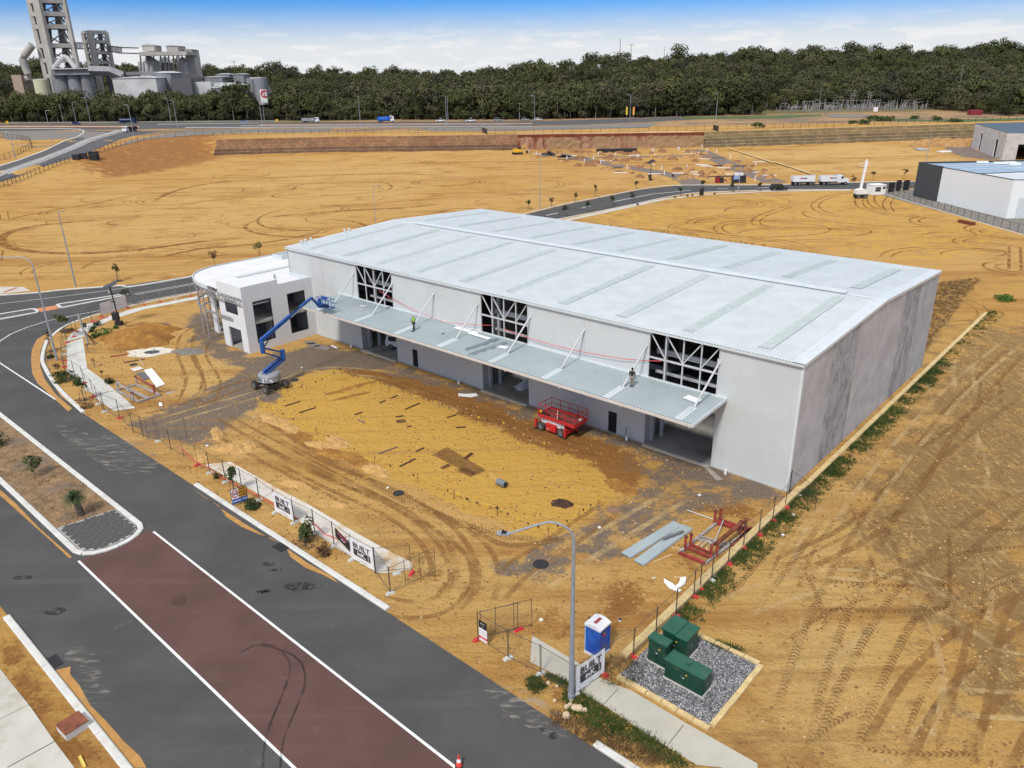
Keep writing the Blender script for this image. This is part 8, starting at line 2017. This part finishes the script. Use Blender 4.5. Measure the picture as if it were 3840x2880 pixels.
# signs and small things on the verge
for c,x,y,w,h,m_,lb in ((z2,783,772,4.5,4.6,M_stick,'white billboard between the two white utes'),(z2,1848,765,1.0,6,pm('flag_yellow',(.7,.5,.05),.6),'tall yellow flag banner beside the highway lamp'),(z2,1893,765,1.0,6,pm('flag_orange',(.8,.35,.08),.6),'tall orange flag banner right of the highway lamp'),(z1,50,808,1.6,2.2,M_yel,'small yellow sign at the left end of the guard rail'),(z1,1797,795,1.4,2,M_yel,'small yellow sign at the right end of the guard rail'),(z3,1247,735,2.4,3.4,M_stick,'small white sign before the substation')):
    q=T(c(x,y)); r=empty('sign_board',q,0,lb,'sign'); MB().bx(-w/2,w/2,-.08,.08,h*.3,h).build('board',m_,r); MB().bx(-.08,.08,-.05,.05,0,h*.3).build('leg',M_galv,r)
q=T(z3(170,742)); r=empty('motorhome',q,.1,'white motorhome with dark windows by the far woodland edge','motorhome'); MB().bx(-5.5,4,-1.2,1.2,.5,3.6).build('body',wp_,r); MB().prism([(4,.5),(5.5,.5),(5.5,1.6),(4.6,2.7),(4,2.8)],-1.1,1.1,'Y').build('cab',wp_,r); MB().bx(-4,3,-1.23,-1.2,1.9,2.9).build('window_band',M_glass,r); wheels(r,10,2.3,.45,(-3,4))
q=T(z3(1890,745)); tag(MB().bx(-3,3,-2,2,0,2.6).build('red_shed',pm('dark_red',(.22,.02,.03),.7),None,q),'dark red shed under the trees beyond the right terraces','shed')
# switchyard
q=(T(z3(1150,735))[0],T(z3(1150,735))[1]+6); r=empty('switchyard',(*q,tz(*q)),0,'grey steel electrical switchyard in front of the wooded hill','switchyard'); rr=random.Random(3)
mb=MB(); mb2=MB()
for k in range(150):
    x,y=rr.uniform(-40,42),rr.uniform(0,30); h=rr.choice((2,2.5,3,3.5,5,6.5)); mb.bar((x,y,0),(x,y,h),.22); 
    if k % 2: L=rr.uniform(3,12); mb.bar((x,y,h),(x+L*.6,y,h),.2)
    if k % 3 == 0: mb2.tube((x+1,y,1.5),(x+1,y,4.2),.3,6)
tag(mb.build('gantry_frames',pm('gantry_grey',(.23,.235,.24),.6,var=.3),r),kind='stuff'); tag(mb2.build('insulators',pm('insulator',(.3,.27,.25),.5),r),kind='stuff')
for c,x0,y0,x1,y1,m_,nm_ in ((z3,910,740,1230,762,M_greyg,'gravel_pad'),): sheet(nm_,[T(c(*p))[:2] for p in [(x0,y0),(x1,y0+5),(x1-30,y1),(x0+60,y1)]],m_,.12)
M_turf=mat('far_turf',(.075,.115,.028),.95,var=.35,scale=.15)
for P_ in ([(0,758),(450,752),(900,742),(905,752),(600,768),(0,772)],[(1240,765),(1600,778),(2000,770),(2212,765),(2212,798),(1900,800),(1500,785),(1260,785)]): sheet('grass_verge',[T(z3(*p))[:2] for p in P_],M_turf,.12,8)
for p in [(1220,780),(1280,785),(1330,783),(1100,800),(1180,806),(490,828),(1760,790),(1640,780),(1500,770)]:
    q=T(z3(*p)); shrub(q[:2],rng.uniform(5,9),rng.uniform(1.5,3),f'low green bush on the plateau near x{p[0]}'.replace(f' near x{p[0]}',' behind the right terraces'),M_weed,160,.5,z=q[2],group='bushes on the plateau')
# ------------------------------------------------------------------ cement works behind the trees
def AT(p,Y): d=ray(*p); t_=Y/d[1]; return Vector((d[0]*t_,Y,CAM_H+d[2]*t_))
M_cem=mat('plant_concrete',(.42,.40,.37),.9,var=.12,scale=.08,streak=.25,dirt=(.2,.19,.18),dirt_amt=.4,dscale=.05); M_cemd=mat('plant_steel',(.10,.095,.10),.8,var=.3,scale=.2); M_cemw=mat('plant_cladding',(.50,.50,.50),.7,var=.15,scale=.1,streak=.3); M_ceml=mat('silo_grey',(.22,.225,.24),.85,var=.2,scale=.12,streak=.6)
zt=crop(60,0,1659/400); zp=crop(460,130,1270/600)
pl=empty('cement_works',(AT(zt(700,1100),620).x,620,6.5),0,'grey cement works with two open concrete towers, silos and conveyor sheds behind the woodland','factory'); PO=pl.location
def loc(v): return Vector(v)-PO
def pbox(c,x0,y0,x1,y1,Y,dep,m_,name='clad_block',parent=None,ground=False,roof=None):
    a,b=AT(c(x0,(y0+y1)/2),Y),AT(c(x1,(y0+y1)/2),Y); zt_=AT(c((x0+x1)/2,y0),Y).z; zb=5 if ground else AT(c((x0+x1)/2,y1),Y).z
    mb=MB(); mb.bx(a.x-PO.x,b.x-PO.x,Y-PO.y,Y+dep-PO.y,zb-PO.z,zt_-PO.z); o=mb.build(name,m_,parent or pl)
    if roof: w_=b.x-a.x; mb=MB(); x_=(a.x+b.x)/2-PO.x; mb.prism([(a.x-PO.x-1,zt_-PO.z),(b.x-PO.x+1,zt_-PO.z),(x_,zt_-PO.z+w_*roof)],Y-PO.y-.5,Y+dep-PO.y,'Y'); mb.build('roof',M_cemw,o)
    return o
def pcyl(c,x0,y0,x1,y1,Y,m_,cone=0,name='silo',ground=True):
    a,b=AT(c(x0,(y0+y1)/2),Y),AT(c(x1,(y0+y1)/2),Y); R_=(b.x-a.x)/2; x_=(a.x+b.x)/2-PO.x; zt_=AT(c((x0+x1)/2,y0),Y).z-PO.z; zb=-1 if ground else AT(c((x0+x1)/2,y1),Y).z-PO.z
    o=MB().tube((x_,Y+R_-PO.y,zb),(x_,Y+R_-PO.y,zt_),R_,24).build(name,m_,pl)
    if cone: MB().tube((x_,Y+R_-PO.y,zt_),(x_,Y+R_-PO.y,zt_+R_*cone),R_,24,R_*.25).build('cone_roof',M_cemw,o)
    return o
def tower(c,xl,xn,xr,yb,ylev,Y,cw,label):
    n=AT(c(xn,yb),Y); wl,wr=n.x-AT(c(xl,yb),Y).x,AT(c(xr,yb),Y).x-n.x
    N_=Vector((n.x,Y,0)); Lc=N_+Vector((-wl,wl*.9,0)); Rc=N_+Vector((wr,wr*.95,0)); Bc=Lc+Rc-N_; C4=[N_,Rc,Bc,Lc]; zs=[AT(c(xn,y),Y).z for y in ylev]; top=max(zs)
    g=4
    for i,p in enumerate(C4): MB().bar(loc((p.x,p.y,g)),loc((p.x,p.y,top)),cw*(1.5 if i == 0 else 1),cw*(1.5 if i == 0 else 1)).build('tower_column',M_cem,pl)
    for z_ in zs:
        for i in range(4):
            a,b=C4[i],C4[(i+1) % 4]; MB().bar(loc((a.x,a.y,z_)),loc((b.x,b.y,z_)),cw*.7,cw*.95).build('floor_beam',M_cem,pl)
    zs=sorted(zs) ; zz=[g]+zs
    for k in range(len(zz)-1):
        z0,z1_=zz[k],zz[k+1]
        for i in range(4):
            a,b=C4[i],C4[(i+1) % 4]; MB().bar(loc((a.x,a.y,z0)),loc((b.x,b.y,z1_)),.7).build('brace',M_cemd,pl)
        for f,r1,r2 in ((.32,wl*.16,wl*.30),(.7,wl*.2,wl*.1)):
            m_=Lc.lerp(Rc,f); MB().tube(loc((m_.x,m_.y,z0+1)),loc((m_.x,m_.y,z1_-1)),r1,10,r2).build('cyclone',M_cemd,pl)
tower(zt,330,560,830,1060,[-520,-330,-160,0,205,405,705,935,1180],600,3.0,'')
tower(zt,1060,1245,1420,1000,[495,645,815,972,1090],640,2.4,'')
for p in ((510,760),(760,985),(975,1165)): pcyl(zt,p[0],1165,p[1],1400,585,M_ceml)
pbox(zt,545,1072,1150,1165,583,16,M_ceml,'silo_head'); pbox(zt,550,1060,1120,1075,581,18,M_cemw,'roof_slab')
mb=MB(); mb.path([loc(AT(zt(x,y),590)) for x,y in [(590,1060),(700,920),(760,880),(810,910),(930,1060)]],1.6,10); mb.build('duct',M_cemw,pl)
mb=MB(); mb.path([loc(AT(zt(x,y),605)) for x,y in [(250,700),(130,860),(110,920),(150,1060),(190,1150),(215,1210),(90,1260)]],2.6,12); mb.build('duct',M_cem,pl)
pbox(zt,-60,1165,90,1330,600,14,mat('tan_tank',(.38,.28,.22),.8),'tank_block',ground=True); pcyl(zt,220,1235,440,1330,580,mat('cream_tank',(.55,.53,.36),.8),.08,'tank')
for a,b,Y in (((780,755),(1050,760),612),((1425,800),(1659,825),640)):
    A_,B_=AT(zt(*a),Y),AT(zt(*b),Y); MB().bar(loc(A_),loc(B_),.8,.8).build('conveyor_chord',M_cemd,pl); MB().bar(loc(A_+Vector((0,0,4))),loc(B_+Vector((0,0,4))),.8,.8).build('conveyor_chord',M_cemd,pl)
    for k in range(12): t_=k/12; p=A_.lerp(B_,t_); q=A_.lerp(B_,t_+1/12); MB().bar(loc(p),loc(q+Vector((0,0,4))),.5).build('conveyor_web',M_cemd,pl)
A_,B_=AT(zp(-40,145),650),AT(zp(135,150),660)
for dz in (0,4): MB().bar(loc(A_+Vector((0,0,dz))),loc(B_+Vector((0,0,dz))),.8).build('conveyor_chord',M_cemd,pl)
mb=MB(); mb.path([loc(AT(zt(x,y),582)) for x,y in [(1150,1100),(1480,1110),(1659,1190)]],3.2,4); mb.build('gallery',M_ceml,pl)
pcyl(zp,98,218,268,330,650,M_cemw,.55); pcyl(zp,268,222,388,330,665,M_ceml,.7); pcyl(zp,420,222,522,330,660,M_cemw,.8)
pbox(zp,128,135,505,165,645,14,M_cem,'gallery'); pbox(zp,155,86,250,132,655,14,M_cem,'head_house',roof=.16); pbox(zp,350,90,440,162,648,16,M_cem,'head_house',roof=.12); pbox(zp,505,120,575,330,662,12,M_cem,'stair_tower',ground=True); pbox(zp,498,118,550,165,655,12,M_cem,'head_house',roof=.12)
for x in (140,200,245,300,335,365,400,430,445,470): MB().bar(loc(AT(zp(x,165),648)),loc(AT(zp(x+8,290),648)),.8).build('gallery_leg',M_cemd,pl)
pbox(zp,-80,345,265,400,560,40,M_cemw,'shed',ground=True,roof=.04); pbox(zp,265,305,385,400,575,20,M_ceml,'shed',ground=True,roof=.12); pbox(zp,25,292,460,318,610,8,M_ceml,'gallery'); pbox(zp,380,345,545,430,570,20,mat('dark_shed',(.10,.10,.11),.8),'shed',ground=True)
pbox(zp,540,375,700,430,575,18,M_cemw,'shed',ground=True); pbox(zp,635,338,790,380,600,20,M_ceml,'shed',ground=True,roof=.05); pbox(zp,725,380,800,430,570,14,M_cemw,'shed',ground=True); pbox(zp,700,425,800,450,545,22,M_ceml,'shed',ground=True,roof=.22); pbox(zp,765,405,900,460,560,26,M_ceml,'shed',ground=True,roof=.16)
pbox(zp,745,315,845,345,610,12,M_ceml,'shed',roof=.08); pbox(zp,880,315,965,400,605,14,M_ceml,'shed',ground=True,roof=.08); pbox(zp,985,345,1030,430,590,10,M_ceml,'shed',ground=True)
pcyl(zp,1030,345,1140,545,560,M_ceml); pbox(zp,1010,338,1095,352,562,14,M_cemw,'roof_slab'); pbox(zp,1060,545,1145,556,556,6,M_cemw,'roof_slab')
bn=pbox(zp,1092,436,1146,538,553,.4,M_ban,'hanging_banner'); c_=AT(zp(1119,472),552.6); text('emblem','C',6.5,M_rsign,bn,tuple(loc(c_)),(math.pi/2,0,0),ex=.05,font_bold=True); text('emblem','E',2.6,M_rsign,bn,tuple(loc(c_+Vector((.5,-.1,0)))),(math.pi/2,0,0),ex=.05,font_bold=True)
A_,B_=AT(zp(385,300),600),AT(zp(640,345),600); MB().bar(loc(A_),loc(B_),3,3).build('conveyor',M_cemd,pl)
A_,B_=AT(zp(1140,415),565),AT(zp(1180,465),565); MB().bar(loc(A_),loc(B_),3,3).build('conveyor',M_cemd,pl)
# masts on the rise
for c,x,y0,y1,lb,w in ((z2,1805,365,250,'tall thin radio mast on the wooded skyline',.5),(z2,1878,355,290,'floodlight mast right of the radio mast',.4),(z2,2092,362,298,'thin mast right of the skyline trees',.3),(z2,2172,360,290,'thinnest mast at the right of the skyline group',.25),(z1,1520,440,395,'floodlight mast on the skyline right of the plant',.5)):
    b=AT(c(x,y0),900); b.z=tz(b.x,900); tpz=AT(c(x,y1),900).z; r=empty('mast',b,0,lb,'mast'); MB().tube((0,0,0),(0,0,tpz-b.z),w,6,w*.5).build('pole',M_cemd,r)
    if 'flood' in lb or 'radio' in lb: MB().bx(-3,3,-.5,.5,(tpz-b.z)*(.985 if 'flood' in lb else .6),(tpz-b.z)*(1.0 if 'flood' in lb else .63)).build('head',M_cemd,r)
for x,y,w in ((1500,420,7),(1690,404,9),(1740,407,5)):
    b=AT(z2(x,y),860); tag(MB().bx(-w/2,w/2,-3,3,-12,-1.5).build('hilltop_house',M_cemw,None,b),{1500: 'small white house among trees on the rise',1690: 'larger white house on the skyline below the masts',1740: 'small pale house right of the larger skyline house'}[x],'house')
# ------------------------------------------------------------------ woodland
def rndleaf(name,c1,c2):
    t=NT(name); oi=t.n.new('ShaderNodeObjectInfo'); o=t.mix(oi.outputs['Random'],(*c1,1),(*c2,1)); o=t.mix(t.mr(t.noise(.25,3),.35,.65,0,.6),o,(*[x*.6 for x in c1],1)); o=t.mix(t.mr(t.noise(.016,4),.42,.58,0,.55),o,(.10,.10,.048,1)); return t.fin(o,.85,spec=.15)
M_w=[rndleaf('gum_leaf_dark',(.034,.044,.017),(.080,.090,.034)),rndleaf('gum_leaf_olive',(.062,.074,.022),(.135,.135,.05)),rndleaf('gum_leaf_grey',(.05,.054,.034),(.105,.092,.056))]
kinds=[]
for s in range(9):
    r_=1+.25*(s % 3); cm=crown(200+s,4.9*r_,4.7*r_,[5.4,4.6,6.6][s % 3],[6.6,5.0,7.6][s % 3],800,.6,blobs=12+s,jit=.35); tm=trunk(s,[9,7,11][s % 3],.32,5,4.0)
    kinds.append((cm,tm,M_w[[0,0,1,0,2,0,1,0,2][s]],[M_bark,M_barkp][s % 2]))
meshes=[(cm.mesh('crown',lm),tm.mesh('trunk',bm_)) for cm,tm,lm,bm_ in kinds]
rr=random.Random(99); base=np.array([T(DP(*p))[:2] for p in [(-60,266),(300,263),(560,261),(900,259.5),(1150,259),(1400,254),(1560,250),(1760,247),(2000,249),(2260,252)]]); pos=[]
yardc=r  # noqa
sy=bpy.data.objects['switchyard'].location
y_=440.0
def PXD(x,y,z_):
    d=np.array([x,y,z_-CAM_H]); c=d @ fw; a,b=F_PX*(d @ rtv)/c,-F_PX*(d @ upv)/c
    return (1920+a*cr_-b*sr_)*2212/3840,(1440+a*sr_+b*cr_)*2212/3840
GAPS=[(590,160,880,182),(1118,166,1320,184),(880,160,960,166),(1330,150,1420,156),(1560,176,1640,184),(1900,150,1960,156),(690,186,740,196)]
while y_ < 1260:
    stp=6.0+(y_-440)*.009; x_=-.72*y_
    while x_ < .74*y_:
        x,y=x_+rr.uniform(-.5,.5)*stp,y_+rr.uniform(-.5,.5)*stp; x_ += stp
        if y < np.interp(x,base[:,0],base[:,1])+3: continue
        if abs(x-sy.x) < 56 and y < sy.y+42 and y > sy.y-60: continue
        g=math.sin(x*.021+2)+math.sin(y*.03+x*.008); 
        if y > 600 and x < 230 and y < 800 and g > 1.35: continue
        if 578 < y < 700 and x <-130 and rr.random() < .75: continue
        px_,py_=PXD(x,y,tz(x,y)+5)
        py2=PXD(x,y,tz(x,y)+11)[1]
        if y < 800 and any(x0+14*math.sin(py_) < px_ < x1 and (y0 < py_ < y1 or (y > 540 and y0 < py2 < y1)) for x0,y0,x1,y1 in GAPS): continue
        pos.append((x,y))
    y_ += stp
pos.sort(key=lambda p: p[1]-np.interp(p[0],base[:,0],base[:,1]))
BX=AT(zp(1115,472),553).x
def tsc(x,y):
    if y > 830 and rr.random() < .05: return rr.uniform(1.4,1.8)
    d=y-np.interp(x,base[:,0],base[:,1]); s=(1.0 if d < 70 else .86)*rr.choice((.62,.8,.9,1.,1.1,1.3))*rr.uniform(.9,1.1)
    if x > 150 and d < 60: s *= .72
    if y < 562 and abs(x-BX*y/553) < 9: s=min(s,.42)
    return s
wl_={0: 'dark gum tree in the woodland edge left below the cement works',1: 'dark gum tree in the woodland edge behind the highway traffic',2: 'olive gum tree in the woodland edge right of the highway lamps'}
for k,(x,y) in enumerate(pos[:300]):
    s=tsc(x,y); kd=rr.randrange(9); r=empty('gum_tree',(x,y,tz(x,y)),rr.uniform(0,6.3),wl_[0 if x <-120 else (1 if x < 110 else 2)],'tree','gum trees along the woodland edge, ' +('left' if x <-120 else ('middle' if x < 110 else 'right'))); r.scale=(s,s,s*rr.uniform(.9,1.1)); inst('crown',meshes[kd][0],r); inst('trunk',meshes[kd][1],r)
rest=pos[300:]; NT_=len(rest)
for k in range(1500):
    x=rr.uniform(-400,330); rest.append((x,float(np.interp(x,base[:,0],base[:,1]))+rr.uniform(1,26)))
rest=[p for p in rest if not (abs(p[0]-sy.x) < 56 and p[1] < sy.y+36)]; NT_=NT_
kc=bpy.data.collections.new('tree_kinds')
for s in range(9):
    mb=MB(); mb.raw(kinds[s][0].v,kinds[s][0].f); mb.m=1; mb.raw(kinds[s][1].v,kinds[s][1].f); kc.objects.link(bpy.data.objects.new(f'forest_tree_{s}',mb.mesh('forest_tree',[kinds[s][2],kinds[s][3]])))
me=bpy.data.meshes.new('woodland'); A_=np.array(rest); Zr=Tz(A_[:,0],A_[:,1]); me.from_pydata([(x,y,z_-.3) for (x,y),z_ in zip(rest,Zr)],[],[])
at=me.attributes.new('sc','FLOAT','POINT'); at.data.foreach_set('value',[tsc(x,y) if k_ < NT_-60 else rr.uniform(.22,.45) for k_,(x,y) in enumerate(rest)]); at=me.attributes.new('rz','FLOAT','POINT'); at.data.foreach_set('value',[rr.uniform(0,6.3) for _ in rest])
wo_=bpy.data.objects.new('woodland',me); col.objects.link(wo_); tag(wo_,'dense gum woodland covering the rise behind the highway','woodland',kind='stuff')
ng=bpy.data.node_groups.new('scatter','GeometryNodeTree'); ng.interface.new_socket('Geometry',in_out='INPUT',socket_type='NodeSocketGeometry'); ng.interface.new_socket('Geometry',in_out='OUTPUT',socket_type='NodeSocketGeometry')
n_=ng.nodes; l_=ng.links; gi,go=n_.new('NodeGroupInput'),n_.new('NodeGroupOutput'); ip=n_.new('GeometryNodeInstanceOnPoints'); ci=n_.new('GeometryNodeCollectionInfo'); ci.inputs[0].default_value=kc; ci.inputs[1].default_value=True; ci.inputs[2].default_value=True
mp_=n_.new('GeometryNodeMeshToPoints'); a1=n_.new('GeometryNodeInputNamedAttribute'); a1.data_type='FLOAT'; a1.inputs[0].default_value='sc'; a2=n_.new('GeometryNodeInputNamedAttribute'); a2.data_type='FLOAT'; a2.inputs[0].default_value='rz'; cx=n_.new('ShaderNodeCombineXYZ'); rnd=n_.new('FunctionNodeRandomValue'); rnd.data_type='INT'
rnd.inputs[4].default_value=0; rnd.inputs[5].default_value=8
l_.new(gi.outputs[0],mp_.inputs[0]); l_.new(mp_.outputs[0],ip.inputs['Points']); l_.new(ci.outputs[0],ip.inputs['Instance']); ip.inputs['Pick Instance'].default_value=True; l_.new(rnd.outputs[2],ip.inputs['Instance Index']); l_.new(a2.outputs[0],cx.inputs[2]); l_.new(cx.outputs[0],ip.inputs['Rotation']); l_.new(a1.outputs[0],ip.inputs['Scale']); l_.new(ip.outputs[0],go.inputs[0])
md_=wo_.modifiers.new('scatter','NODES'); md_.node_group=ng
print('trees',len(pos))
